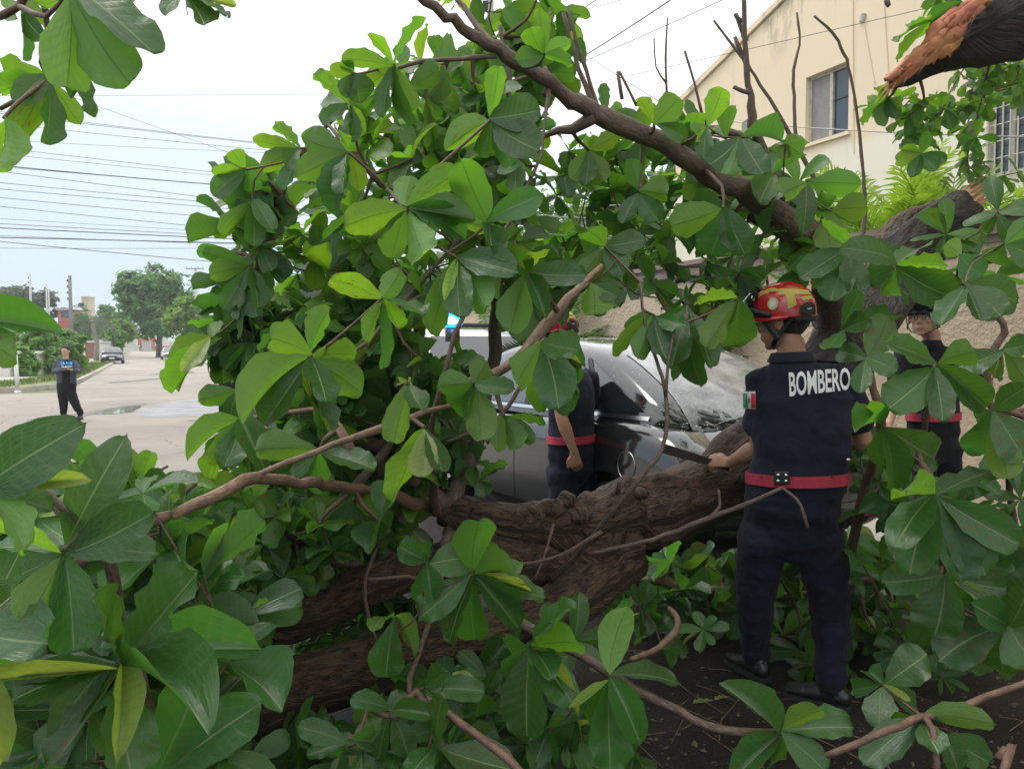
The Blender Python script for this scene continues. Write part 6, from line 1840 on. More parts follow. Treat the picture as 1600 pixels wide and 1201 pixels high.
rt4, body4, shirt4, tr4, side4, fwd4, V4 = person('person', 'man in a grey jacket and black trousers looking down at his phone in the street', J, vox=.014, shirt=M_GREYJ, trou=M_BLACKC, skin=mat('tan_skin', (.52, .31, .20), .5), long_sleeve=True, girth=1.12, collar=True, shirt_name='jacket', disp=.006,
    hands={'L': (Vector((-.75, -.5, .1)), Vector((.2, -.3, -1)), .5, 1), 'R': (Vector((.75, -.5, .1)), Vector((-.2, -.3, -1)), .5, -1)})
face_bits(body4, V4['head'], V4['face'], Vector((0, 0, 1)), 1.0)
g = G(); g.ball(V4['head'] + Vector((0, .012, .045)), .086, .100, .084, n=18, m=12); g.ball(V4['head'] + Vector((0, -.055, .085)), .06, .04, .03)
obj('hair', g, M_HAIR, body4, smooth=True)
t4 = bvh(shirt4, rt4)
dr = (Q(103, 580) - Vector((0, 0, CAMZ))).normalized()
def rq(x0, x1, y0, y1):
    a, b, c, d = Q(x0, y1, -.5), Q(x1, y1, -.5), Q(x1, y0, -.5), Q(x0, y0, -.5); return lambda u_, v_: (a * (1 - u_) + b * u_) * (1 - v_) + (d * (1 - u_) + c * u_) * v_
M_TEE = cloth('black_tshirt', (.010, .012, .014))
drape('tshirt', rt4, rt4, t4, lambda u_, v_: Q(96.5 + 13.5 * u_ + (1.5 - 3 * u_) * v_, 604 - 41 * v_, -.5), dr, M_TEE, 12, 24, lift=.014)
def text_panel(txt, x0, x1, y0, y1, m, par, tree_, rtx, lift):
    fc = bpy.data.curves.new('print', 'FONT'); fc.body = txt; fc.offset = .03; fc.resolution_u = 1
    fo = bpy.data.objects.new('tmp', fc); COL.objects.link(fo); dg = bpy.context.evaluated_depsgraph_get(); dg.update()
    me = bpy.data.meshes.new_from_object(fo.evaluated_get(dg)); bpy.data.objects.remove(fo)
    xs = [v.co.x for v in me.vertices]; ys = [v.co.y for v in me.vertices]
    for v in me.vertices:
        q = rq(x0, x1, y0, y1)((v.co.x - min(xs)) / (max(xs) - min(xs)), (v.co.y - min(ys)) / (max(ys) - min(ys)))
        h = tree_.ray_cast(q, dr); v.co = (h[0] if h[0] is not None else q) - dr * lift - OFF[rtx.name]
    me.materials.clear(); me.materials.append(m); o = bpy.data.objects.new('shirt_print', me); COL.objects.link(o); o.parent = par; OFF[o.name] = OFF[rtx.name]
text_panel('CR FOM', 94.5, 113, 564.5, 570, mat('print_blue', (.05, .45, .85), .6), rt4, t4, rt4, .022)
text_panel('CLASSIC', 95, 113, 571, 573.5, M_LETTER, rt4, t4, rt4, .022)
ph = (V4['wrL'] + V4['wrR']) / 2 + Vector((0, -.14, .01))
pn = empty('phone', ph, 'small black phone held in both hands by the man in the street', 'phone')
ax_ = Vector((1, 0, 0)); fz = Vector((0, .5, .85)).normalized()
g = G(); g.box(ph, .15, .012, .072, ax_, ax_.cross(fz) * -1, fz, bev=.004); obj('case', g, M_DARK, pn)
g = G(); g.box(ph + Vector((0, .0065, .004)), .135, .001, .062, ax_, ax_.cross(fz) * -1, fz); obj('screen', g, M_GLASS, pn)
# --- the person in black half hidden at the left edge of the crown
d_ = 14.5
J = dict(head=Q(362, 535), face=Vector((.3, .9, -.1)), neck=Q(361, 549), chest=Q(360, 562), waist=Q(358, 588), pelvis=Q(357, 602),
         shL=Q(345, 556), shR=Q(376, 556), elL=Q(341, 576), elR=Q(380, 576), wrL=Q(350, 590, .2), wrR=Q(370, 590, .2),
         hipL=Q(351, 612), hipR=Q(364, 612), knL=Q(348, 640), knR=Q(366, 640), anL=Q(347, 660), anR=Q(366, 660),
         footL=Q(347, 668), footR=Q(366, 668), fwd=Vector((.2, 1, 0)))
J['footL'].z = J['footR'].z = .0; J['anL'].z = J['anR'].z = .12
rt5, body5, shirt5, tr5, *_r = person('person', 'person in black with an orange reflective patch, standing behind the hanging leaves', J, vox=.016, shirt=M_BLACKC, trou=M_BLACKC, girth=1.0, disp=.004)
g = G(); g.ball(Q(362, 531), .095, .11, .10); obj('hair', g, M_HAIR, body5, smooth=True)
g = G(); g.box(Q(360, 586, -.18), .20, .03, .09, bev=.01); obj('reflective_patch', g, mat('reflective_orange', (.70, .35, .08), .5), rt5)
# ------------------------------------------------------------------ the fallen tree
def ground_loc(px, py, d):
    p = P(px, py, d); p.z = 0; return p
ft = empty('fallen_tree', ground_loc(900, 900, 3.4), 'large broadleaf tree snapped and fallen across the silver car, its crown on the street', 'tree')
# main trunk: torn upper end above the car, down over its rear corner, to the fork near the ground
limb(ft, 'trunk', [(1495, 333, 4.55, 26), (1450, 366, 4.5, 35), (1405, 410, 4.4, 40), (1335, 505, 4.2, 44), (1272, 600, 4.0, 50), (1200, 685, 3.85, 56), (1135, 747, 3.72, 57), (1065, 790, 3.6, 56),
                   (995, 818, 3.48, 57), (925, 838, 3.4, 50), (870, 845, 3.36, 40)], M_BARK, n=40, wob=.2, step=.025, seed=3)
limb(ft, 'upper_fork', [(985, 792, 3.46, 50), (930, 806, 3.40, 46), (870, 812, 3.34, 38), (810, 818, 3.28, 32), (760, 814, 3.22, 30), (720, 804, 3.2, 27), (690, 793, 3.17, 24)], M_BARK, n=30, wob=.3, step=.02, seed=5)
limb(ft, 'lower_fork', [(985, 850, 3.45, 45.8), (900, 872, 3.34, 40.5), (820, 880, 3.22, 37.0), (730, 872, 3.10, 37.0), (640, 885, 2.98, 37.8), (560, 918, 2.85, 36.1), (480, 956, 2.72, 34.3), (420, 990, 2.6, 31.7), (380, 1020, 2.5, 28.2)], M_BARK, n=28, wob=.14, step=.025, seed=8)
limb(ft, 'ground_limb', [(985, 870, 3.45, 37.8), (920, 915, 3.3, 39.6), (840, 960, 3.1, 40.5), (740, 1008, 2.9, 43.2), (640, 1036, 2.75, 46.8), (540, 1055, 2.62, 49.5), (450, 1080, 2.5, 51.3), (385, 1105, 2.42, 48.6), (330, 1130, 2.35, 45.0)], M_BARK, n=28, wob=.12, step=.025, seed=11)
# knots and burrs
for (x, y, d, r) in ((885, 782, 3.3, 13), (862, 798, 3.28, 18), (840, 802, 3.27, 16), (905, 806, 3.26, 15), (925, 835, 3.25, 12), (770, 800, 3.2, 10), (1000, 772, 3.36, 10)):
    q = P(x, y, d); rr = r / F * d
    g = G(); g.ball(q, rr * 1.3, rr, rr, n=14, m=9)
    for i in range(len(g.v)):
        v_ = Vector(g.v[i]); k = 1 + .5 * noise.noise(v_ * 30); g.v[i] = tuple(q + (v_ - q) * k); g.uv[i] = (v_.x * .6 + v_.y * .4, v_.z)
    obj('burr', g, M_BARK, ft, smooth=True)
# jagged torn end of the trunk
def torn(parent, tip_rows, base_c, axis, r, m, n=26, seed=1, depth=.25, name='torn_wood', lean=None):
    """splintered stump: ring of uneven spikes"""
    g = G(); ax = Vector(axis).normalized(); n = int(n * 1.8); s_ = ax.orthogonal().normalized(); t_ = ax.cross(s_)
    c = Vector(base_c); gr = random.Random(seed)
    for ring in range(4):
        q = (1, .78, .5, .22)[ring]
        k = max(6, int(n * q))
        for i in range(k):
            a = 6.283 * (i + gr.uniform(-.3, .3)) / k
            b = c + (s_ * math.cos(a) + t_ * math.sin(a)) * r * q * .9
            ln = depth * gr.uniform(.25, 1.0)
            if lean: ln *= max(.12, 1 + lean.dot(s_ * math.cos(a) + t_ * math.sin(a)) * q)
            w = r * gr.uniform(.06, .16)
            tp = b + ax * ln + (s_ * gr.uniform(-1, 1) + t_ * gr.uniform(-1, 1)) * r * .12
            e1 = (s_ * -math.sin(a) + t_ * math.cos(a)) * w; e2 = (s_ * math.cos(a) + t_ * math.sin(a)) * w * .5
            b0 = b - ax * r * .3
            g.add([b0 - e1, b0 + e2, b0 + e1, b0 - e2, b.lerp(tp, .6) - e1 * .5, b.lerp(tp, .6) + e2 * .6, b.lerp(tp, .6) + e1 * .45, b.lerp(tp, .6) - e2 * .6, tp],
                  [(0, 1, 5, 4), (1, 2, 6, 5), (2, 3, 7, 6), (3, 0, 4, 7), (4, 5, 8), (5, 6, 8), (6, 7, 8), (7, 4, 8)])
    g.tube([c - ax * r * .4, c + ax * depth * .12], [r * .95, r * .8], n=16)
    return obj(name, g, m, parent)
limb(ft, 'stump_neck', [(1250, 625, 3.96, 52), (1285, 575, 4.05, 52), (1330, 508, 4.2, 48), (1372, 450, 4.32, 45), (1408, 405, 4.39, 43), (1448, 366, 4.48, 40), (1484, 340, 4.54, 36), (1510, 322, 4.57, 26)], M_BARKD, n=36, wob=.26, step=.02, seed=21, skel=False)
torn(ft, None, P(1500, 330, 4.56), P(1550, 292, 4.62) - P(1490, 332, 4.54), .10, M_WOOD, seed=4, depth=.27, lean=Vector((0, 0, .6)))
# dark wet bark stretch round the helmet
limb(ft, 'limb', [(1300, 500, 4.05, 31.0), (1310, 455, 3.85, 27.9), (1296, 412, 3.6, 24.8), (1262, 372, 3.45, 23.2), (1225, 340, 3.35, 20.9), (1160, 300, 3.22, 18.5), (1090, 258, 3.1, 16.3), (1020, 218, 3.0, 14.7), (950, 187, 2.92, 16.3), (928, 176, 2.9, 14.7),
                  (880, 145, 2.83, 11.6), (830, 110, 2.76, 10.8), (778, 80, 2.7, 10.8), (735, 52, 2.64, 8.6), (680, 12, 2.57, 7.7), (625, -30, 2.5, 6.9)], M_BARK2, n=20, wob=.08, step=.03, seed=31)
B2 = M_BARK2
LIMBS = [
 ('bough', [(1296, 410, 3.62, 26), (1240, 372, 3.6, 17), (1200, 350, 3.6, 13), (1150, 325, 3.6, 10)], B2),
 ('bough', [(1242, 362, 3.42, 14), (1222, 300, 3.4, 12), (1196, 250, 3.38, 10), (1178, 195, 3.36, 9), (1168, 120, 3.34, 8), (1164, 60, 3.32, 7), (1162, -10, 3.3, 6)], B2),
 ('bough', [(778, 80, 2.7, 9), (745, 40, 2.75, 8), (715, 0, 2.8, 7), (700, -25, 2.8, 6)], B2),
 ('bough', [(775, 88, 2.7, 7), (720, 92, 2.66, 6), (660, 96, 2.6, 6), (618, 108, 2.55, 5)], B2),
 ('bough', [(928, 182, 2.9, 14), (895, 200, 2.92, 10), (850, 212, 2.95, 7), (800, 225, 3.0, 6), (770, 250, 3.0, 6), (640, 300, 3.0, 6), (560, 380, 3.0, 6)], B2),
 ('bough', [(930, 168, 2.9, 8), (905, 110, 2.88, 6), (880, 20, 2.85, 5)], B2),
 ('bough', [(935, 172, 2.9, 6), (900, 60, 2.9, 5), (888, 10, 2.9, 4)], B2),
 ('bough', [(852, 150, 2.8, 9), (860, 128, 2.8, 8), (850, 105, 2.8, 6)], B2),
 ('bough', [(858, 140, 2.79, 6), (850, 200, 2.7, 4), (845, 245, 2.65, 4), (830, 275, 2.6, 4), (800, 340, 2.5, 4), (760, 400, 2.4, 5), (735, 470, 2.35, 6), (712, 520, 2.3, 7), (690, 600, 2.3, 7), (672, 680, 2.4, 8), (676, 760, 2.9, 9), (680, 800, 3.1, 10)], B2),
 ('bough', [(695, 790, 3.15, 26), (655, 760, 3.1, 16), (640, 745, 3.05, 12)], B2),
 ('bough', [(700, 795, 3.16, 22), (660, 788, 3.05, 14), (600, 772, 2.7, 12), (530, 760, 2.35, 11), (460, 752, 2.1, 11), (400, 748, 1.95, 12), (360, 765, 1.85, 13), (300, 790, 1.75, 13), (240, 818, 1.65, 13), (120, 880, 1.6, 11)], M_BARKL),
 ('bough', [(400, 742, 1.95, 7), (450, 722, 2.0, 8), (520, 695, 2.05, 8), (600, 668, 2.1, 9), (660, 645, 2.2, 8), (720, 630, 2.3, 7)], M_BARKL),
 ('bough', [(555, 715, 2.2, 10), (530, 670, 2.2, 10), (500, 630, 2.4, 9)], M_BARKL),
 ('bough', [(500, 810, 2.7, 8), (560, 750, 2.72, 9), (590, 720, 2.74, 9), (640, 650, 2.8, 8)], B2),
 ('bough', [(720, 600, 2.2, 9), (770, 585, 2.2, 10), (820, 548, 2.25, 11), (855, 510, 2.3, 12), (890, 465, 2.3, 9), (940, 415, 2.4, 6)], M_BARKL),
 ('bough', [(840, 520, 2.5, 6), (830, 570, 2.45, 5), (790, 640, 2.4, 6), (760, 665, 2.4, 5), (700, 690, 2.5, 5)], B2),
 ('bough', [(1045, 530, 2.9, 8), (1080, 510, 3.2, 9), (1110, 492, 3.5, 9), (1150, 470, 3.8, 9), (1260, 470, 4.05, 12)], B2),
 ('bough', [(1000, 440, 2.7, 4), (1010, 520, 2.68, 4), (1035, 590, 2.65, 5), (1042, 640, 2.62, 6), (1035, 700, 2.6, 6), (990, 760, 2.62, 6), (940, 820, 2.75, 7), (900, 870, 2.95, 8), (860, 905, 3.1, 9)], B2),
 ('bough', [(1055, 510, 2.62, 4), (1045, 560, 2.6, 4), (1040, 620, 2.61, 5)], B2),
 ('bough', [(940, 830, 2.75, 6), (870, 870, 2.8, 5), (790, 885, 2.85, 4)], B2),
 ('bough', [(1222, 762, 2.75, 5), (1160, 790, 2.8, 6), (1110, 808, 2.85, 7), (1020, 842, 2.9, 6), (920, 866, 2.95, 5)], B2),
 ('bough', [(1222, 762, 2.75, 4), (1245, 780, 2.72, 4), (1255, 800, 2.7, 4), (1262, 825, 2.7, 5)], B2),
 ('bough', [(1110, 808, 2.85, 6), (1125, 790, 2.85, 4), (1122, 765, 2.85, 4)], B2),
 ('bough', [(965, 770, 3.3, 8), (968, 752, 3.25, 5)], B2),
 ('bough', [(640, 560, 2.9, 13), (605, 640, 2.95, 13), (600, 760, 3.1, 14), (640, 850, 3.05, 16)], B2),
 ('bough', [(500, 180, 2.75, 5), (560, 250, 2.6, 5), (600, 290, 2.4, 5), (632, 325, 2.05, 5)], B2),
 ('bough', [(1296, 400, 3.6, 10), (1290, 320, 3.62, 7), (1240, 220, 3.64, 6), (1180, 120, 3.68, 4), (1115, 32, 3.7, 3)], B2),
 ('bough', [(1240, 330, 3.6, 6), (1243, 230, 3.6, 5), (1240, 110, 3.6, 4), (1250, 70, 3.6, 3), (1245, 20, 3.6, 3)], B2),
 ('bough', [(1345, 380, 4.2, 6), (1352, 320, 4.2, 5), (1335, 150, 4.2, 4), (1310, 65, 4.2, 4), (1272, 25, 4.2, 3)], B2),
 ('bough', [(1042, 150, 3.1, 3), (1040, 90, 3.1, 3), (1043, 28, 3.1, 2)], B2),
 ('bough', [(1041, 130, 3.1, 3), (1025, 105, 3.1, 2), (1022, 60, 3.1, 2)], B2),
 ('bough', [(1096, 175, 3.2, 4), (1085, 130, 3.2, 3), (1070, 80, 3.2, 3)], B2),
 ('bough', [(972, 155, 3.0, 5), (965, 112, 3.0, 4)], B2),
 ('bough', [(995, 166, 3.0, 4), (968, 112, 3.0, 3)], B2),
 ('bough', [(1040, 215, 3.4, 8), (1120, 205, 3.45, 9), (1160, 213, 3.42, 7), (1200, 240, 3.4, 6)], B2),
 ('bough', [(740, 350, 2.6, 6), (640, 460, 2.6, 5), (560, 545, 2.3, 5), (487, 555, 1.95, 5)], B2),
 ('bough', [(600, 700, 2.9, 14), (470, 640, 2.9, 10), (420, 520, 2.9, 8), (400, 420, 2.9, 7), (440, 310, 2.85, 6), (470, 240, 2.8, 5), (560, 150, 2.7, 5)], B2),
 ('bough', [(700, 800, 3.15, 20), (740, 700, 3.2, 15), (770, 560, 3.2, 13), (780, 420, 3.15, 11), (800, 300, 3.1, 9), (800, 150, 3.1, 7), (780, 40, 3.1, 5)], B2),
 ('bough', [(590, 900, 2.9, 14), (480, 850, 2.75, 9), (400, 800, 2.6, 8), (330, 700, 2.5, 5)], B2),
 ('bough', [(712, 860, 3.05, 9), (690, 960, 2.6, 6), (655, 905, 2.5, 6), (575, 905, 2.4, 5)], B2),
 ('bough', [(700, 830, 3.1, 11), (697, 850, 2.9, 10), (680, 940, 2.5, 8), (655, 1020, 2.3, 8), (640, 1080, 2.2, 8), (690, 1160, 2.1, 6)], B2),
 ('bough', [(590, 850, 2.85, 5), (570, 910, 2.7, 6), (575, 960, 2.65, 5), (590, 1005, 2.6, 4)], B2),
 ('bough', [(865, 820, 3.1, 4), (850, 870, 3.0, 3), (835, 905, 2.95, 3)], B2),
]
for i, (nm, c, m) in enumerate(LIMBS): limb(ft, nm, [(x, y, d, r * (.58 if r < 9 else .8)) for x, y, d, r in c], m, n=10, wob=.10, step=.04, seed=40 + i)
# short side shoots on the bare vertical bough
for (x, y, x2, y2) in ((1166, 65, 1150, 22), (1170, 108, 1148, 58), (1176, 145, 1146, 136), (1160, 35, 1148, 22), (1385, 0, 1390, 10)):
    limb(ft, 'shoot', [(x, y, 3.34, 4), ((x + x2) / 2, (y + y2) / 2 + 2, 3.34, 3.4), (x2, y2, 3.34, 3)], B2, n=6, wob=.1, skel=False)

H = [  # whorls one can tell apart: x, y, depth, leaves (tip x, tip y, width, u under side / t top side / y yellowed)
 (635, 325, 2.0, [(540, 350, 55, 'u'), (608, 398, 50, 'u'), (670, 403, 55, 'u'), (740, 332, 45, 'u'), (714, 262, 48, 'u'), (738, 362, 45, 't'), (637, 283, 34, 'u')]),
 (762, 350, 2.05, [(730, 250, 58, 'u'), (843, 302, 45, 't'), (772, 402, 42, 't'), (718, 348, 40, 'u'), (800, 392, 34, 't')]),
 (766, 188, 2.1, [(842, 235, 62, 't'), (842, 168, 55, 't'), (700, 222, 45, 'u'), (780, 105, 30, 'u'), (750, 250, 30, 't'), (800, 262, 40, 't')]),
 (850, 85, 2.5, [(897, 95, 20, 'u'), (885, 68, 32, 'u'), (828, 40, 34, 'u'), (846, 15, 25, 'u'), (812, 90, 30, 't')]),
 (1022, 195, 2.9, [(1060, 152, 42, 'u'), (1072, 215, 26, 't'), (1000, 150, 20, 'u')]),
 (1105, 197, 2.9, [(1125, 138, 40, 'u'), (1080, 212, 28, 'u'), (1098, 240, 28, 't')]),
 (1157, 216, 2.9, [(1245, 195, 36, 't'), (1190, 262, 42, 't'), (1108, 258, 42, 't'), (1140, 270, 38, 'u')]),
 (1228, 225, 3.0, [(1218, 245, 28, 'u'), (1253, 240, 34, 'u')]),
 (1262, 285, 3.1, [(1338, 285, 40, 'u'), (1264, 342, 30, 't'), (1225, 302, 34, 'u')]),
 (1300, 330, 3.1, [(1354, 325, 46, 'u'), (1298, 390, 44, 'u'), (1288, 350, 30, 't')]),
 (1130, 325, 2.9, [(1048, 352, 52, 'u'), (1108, 400, 62, 't'), (1165, 395, 46, 't'), (1075, 310, 40, 't')]),
 (485, 557, 1.9, [(500, 480, 34, 'u'), (428, 530, 46, 'u'), (362, 625, 32, 'u'), (405, 658, 48, 't'), (500, 672, 46, 't'), (553, 545, 28, 'u'), (568, 608, 52, 'u'), (462, 668, 26, 'u'), (515, 605, 40, 't')]),
 (597, 467, 1.95, [(519, 437, 42, 'u'), (622, 425, 36, 'u'), (563, 532, 24, 'u'), (608, 572, 28, 't'), (622, 520, 32, 'u'), (658, 492, 13, 't')]),
 (714, 402, 2.0, [(668, 520, 50, 'u'), (696, 468, 16, 'y'), (716, 478, 50, 't'), (770, 480, 46, 'u'), (792, 412, 42, 't')]),
 (742, 600, 2.05, [(764, 562, 46, 'u'), (690, 600, 44, 'u'), (700, 662, 50, 't'), (757, 688, 50, 'u'), (802, 608, 30, 't')]),
 (825, 427, 2.2, [(792, 520, 56, 'u'), (915, 430, 42, 't'), (850, 472, 32, 't'), (790, 388, 36, 't'), (845, 380, 30, 'u')]),
 (922, 442, 2.3, [(929, 491, 50, 'u'), (965, 462, 30, 't')]),
 (845, 535, 2.1, [(872, 635, 66, 't'), (838, 640, 40, 'u'), (902, 650, 50, 't'), (925, 612, 44, 't'), (915, 592, 24, 'y'), (824, 572, 20, 'y'), (930, 562, 36, 't'), (900, 545, 40, 't'), (798, 600, 48, 'u')]),
 (787, 650, 2.15, [(852, 656, 20, 'u'), (812, 702, 36, 'u'), (770, 706, 32, 'u'), (833, 690, 30, 'u')]),
 (1153, 467, 2.6, [(1102, 542, 42, 'u'), (1156, 553, 46, 't'), (1090, 470, 16, 'u')]),
 (1022, 492, 2.7, [(992, 562, 36, 'u'), (955, 552, 22, 'u'), (1000, 500, 34, 'u'), (1062, 505, 30, 't'), (1040, 560, 36, 't')]),
 (946, 180, 3.3, [(978, 175, 36, 'u'), (1000, 190, 34, 't'), (935, 130, 18, 'u')]),
 (920, 235, 3.1, [(895, 280, 30, 'u'), (945, 285, 34, 'u'), (915, 290, 28, 't'), (960, 210, 30, 'u')]),
 (945, 385, 2.8, [(905, 440, 34, 'u'), (972, 430, 36, 't'), (915, 355, 40, 'u'), (1005, 372, 36, 't')]),
 (1000, 300, 3.0, [(972, 350, 30, 't'), (1030, 345, 34, 't'), (1048, 300, 38, 'u'), (985, 250, 32, 'u')]),
 (615, 102, 2.3, [(580, 48, 22, 'u'), (535, 85, 28, 'u'), (598, 98, 28, 't'), (652, 24, 24, 'u'), (648, 176, 38, 'u'), (625, 182, 14, 't'), (612, 185, 14, 't'), (590, 176, 18, 't'), (575, 130, 34, 'u')]),
 (555, 117, 2.3, [(517, 108, 26, 'u'), (535, 92, 24, 'u'), (566, 150, 44, 't'), (540, 150, 30, 't')]),
 (548, 165, 2.4, [(490, 117, 20, 'u'), (500, 150, 28, 't'), (536, 215, 18, 't'), (556, 212, 16, 't'), (566, 195, 20, 'u'), (505, 185, 24, 't')]),
 (545, 238, 2.3, [(468, 214, 46, 'u'), (460, 272, 40, 'u'), (510, 318, 30, 't'), (565, 296, 26, 'u'), (528, 292, 26, 't'), (532, 195, 22, 'u'), (540, 305, 14, 't')]),
 (468, 232, 2.5, [(436, 195, 18, 'u'), (400, 214, 22, 'u'), (410, 260, 32, 'u'), (446, 300, 20, 't'), (450, 255, 26, 't')]),
 (385, 265, 2.5, [(362, 232, 26, 'u'), (332, 268, 20, 'u'), (332, 305, 36, 't'), (350, 320, 42, 't'), (395, 300, 30, 't'), (362, 285, 22, 'u')]),
 (395, 312, 2.5, [(355, 350, 40, 't'), (340, 362, 28, 'u'), (400, 380, 34, 't'), (425, 350, 30, 't')]),
 (390, 415, 2.6, [(318, 395, 28, 'u'), (325, 425, 34, 'u'), (345, 480, 32, 't'), (372, 500, 28, 't'), (392, 490, 30, 't'), (410, 470, 26, 't')]),
 (330, 528, 2.5, [(268, 530, 48, 't'), (325, 500, 34, 'u'), (270, 580, 34, 'u'), (290, 572, 26, 'y'), (268, 618, 26, 'u')]),
 (372, 612, 2.4, [(314, 622, 36, 'u'), (350, 660, 30, 't'), (398, 662, 30, 't')]),
 (378, 655, 2.3, [(322, 722, 30, 'u'), (285, 690, 14, 'u'), (318, 740, 24, 'u'), (405, 700, 40, 't'), (352, 720, 46, 't')]),
 (500, 702, 2.2, [(400, 702, 46, 'u'), (580, 720, 30, 't'), (500, 765, 36, 'u'), (450, 740, 34, 't')]),
 (638, 598, 2.0, [(617, 692, 44, 'u'), (612, 595, 14, 'y'), (660, 640, 34, 't')]),
 (664, 668, 2.1, [(600, 775, 38, 'u'), (632, 770, 36, 't'), (662, 745, 44, 'y'), (690, 730, 34, 't')]),
 (552, 782, 2.5, [(500, 850, 34, 't'), (540, 860, 40, 't'), (590, 850, 48, 't'), (470, 800, 28, 'u'), (615, 830, 36, 't')]),
 (740, 897, 2.2, [(746, 806, 62, 'u'), (655, 962, 50, 't'), (737, 1012, 52, 't'), (815, 968, 44, 't'), (852, 935, 30, 't'), (848, 922, 13, 'y'), (810, 866, 36, 'u'), (690, 1000, 36, 't')]),
 (668, 878, 2.2, [(622, 852, 40, 't'), (734, 866, 56, 't'), (668, 845, 18, 't'), (655, 945, 40, 't'), (680, 930, 30, 't')]),
 (1072, 478, 2.75, [(1048, 560, 50, 't'), (1088, 605, 46, 't'), (1116, 556, 36, 't'), (1024, 540, 36, 't'), (1060, 590, 40, 't')]),
 (618, 965, 2.2, [(622, 1023, 24, 't'), (578, 948, 24, 'u'), (645, 990, 30, 'u'), (600, 1060, 52, 't')]),
]
GROUNDY = {}
for (x, y, d, lv) in H: rosette(ft, x, y, d, lv)
heroes_c = [(b, p) for b, p in NODES]

mass = LeafMass()
whorls = []
def fill(sink, polys, store):
    for poly, n, d0, d1, L, tone, dr, mpx in polys:
        for p in poly_pts(poly, n, d0, d1, minpx=mpx):
            ax = Vector((rng.uniform(-1, 1), rng.uniform(-1, .6), rng.uniform(-.3, 1.1)))
            whorl(sink, p, ax, rng.choice((5, 6, 7, 8)), L * rng.uniform(.8, 1.1), tone, dr)
            store.append(p)
fill(mass, [
 ([(480, 270), (560, 170), (640, 90), (700, 110), (800, 180), (860, 260), (830, 330), (820, 420), (700, 470), (560, 520), (500, 480), (440, 400)], 125, 2.55, 3.6, .155, (.08, .7), .25, 22),
 ([(660, 40), (760, 90), (880, 130), (900, 0), (860, -30), (700, -20)], 6, 2.9, 3.4, .19, (.3, .75), .2, 22),
 ([(640, 150), (780, 20), (880, 0), (890, 100), (850, 200), (700, 250), (620, 230)], 26, 3.1, 3.6, .20, (.3, .75), .2, 22),
 ([(370, 270), (430, 250), (430, 320), (400, 420), (410, 600), (370, 640), (335, 580), (345, 480), (355, 400), (370, 330)], 34, 2.6, 3.1, .16, (.0, .5), .7, 18),
 ([(430, 470), (700, 450), (700, 620), (690, 660), (430, 660), (400, 560)], 95, 2.5, 3.5, .16, (.02, .6), .3, 22),
 ([(380, 640), (690, 640), (680, 730), (620, 800), (430, 790), (350, 720)], 70, 2.9, 3.6, .15, (.05, .65), .2, 18),
 ([(880, 220), (1050, 210), (1290, 400), (1250, 480), (1060, 500), (1000, 440), (850, 440), (840, 380)], 80, 3.2, 4.0, .16, (.06, .65), .3, 24),
 ([(690, 420), (850, 380), (960, 440), (900, 480), (760, 470)], 10, 2.7, 3.2, .20, (.03, .5), .3, 24),
 ([(1040, 170), (1100, 175), (1250, 260), (1330, 400), (1250, 380), (1100, 280)], 12, 3.2, 3.6, .18, (.1, .6), .3, 24),
 ([(230, 790), (420, 760), (640, 800), (640, 840), (450, 930), (380, 1010), (240, 960)], 130, 2.4, 3.1, .13, (.08, .75), .15, 16),
 ([(440, 820), (660, 800), (640, 840), (470, 940)], 26, 3.0, 3.5, .15, (.2, .8), .15, 14),
 ([(450, 680), (720, 650), (760, 760), (640, 790), (560, 800)], 26, 3.0, 3.5, .16, (.02, .5), .3, 20),
 ([(700, 480), (760, 470), (780, 700), (740, 800), (690, 770), (680, 560)], 8, 3.3, 3.7, .18, (.02, .3), .3, 20),
 ([(640, 1010), (900, 1000), (930, 1060), (700, 1080)], 8, 2.5, 2.9, .18, (.02, .4), .3, 20),
 ([(470, 960), (600, 930), (600, 1010), (440, 1040)], 12, 2.9, 3.4, .17, (.02, .4), .3, 18),
 ([(560, 960), (700, 900), (720, 980), (560, 1030)], 12, 2.7, 3.1, .17, (.02, .4), .3, 18),
], whorls)
# small fresh leaves and flower spikes lying on the lower limb
mass.build('foliage', ft, M_LEAF_S)
twigs(ft, whorls + [b for b, _ in heroes_c], M_TWIG)
print('leaves in mass', mass.count)

# ------------------------------------------------------------------ standing tree with the broken limb, top right
stt = empty('standing_tree', S(5.55, 1.2, .13), 'standing tree with a thick broken limb ending in torn orange wood at the upper right', 'tree')
def at_(u, v, z): p = S(u, v); p.z = z; return p
def raw_limb(parent, name, rows, m, **k):
    sp_ = spline([(*p, r) for p, r in rows], .04)
    g = G(); g.tube([q[:3] for q in sp_], [q[3] for q in sp_], **k)
    for q in sp_[::2]: SKEL.append((Vector(q[:3]), q[3], parent.name))
    return obj(name, g, m, parent, smooth=True)
e0 = P(1600, 30, 3.9); e1 = P(1500, 78, 4.0); e2 = P(1440, 108, 4.08); e3 = P(1385, 138, 4.15)
tb = S(5.55, 1.2, .05)
raw_limb(stt, 'trunk', [(tb, .30), (tb + Vector((-.05, .1, 1.2)), .25), (tb + Vector((-.12, .15, 2.6)), .22), (tb + Vector((0, .2, 4.2)), .18), (tb + Vector((.3, 0, 6)), .1)], M_BARKD, n=28, wob=.2, seed=60)
raw_limb(stt, 'broken_limb', [(tb + Vector((-.12, .15, 2.3)), .22), (tb.lerp(e0, .5) + Vector((0, 0, 1.5)), .20), (P(1700, -5, 3.8), .185), (e0 + Vector((0, 0, .02)), .175), (P(1540, 58, 3.95), .15), (e1 + Vector((0, 0, .0)), .105), (P(1465, 98, 4.05), .055), (P(1420, 125, 4.1), .03), (e3, .012)], M_BARKD, n=36, wob=.22, seed=61)
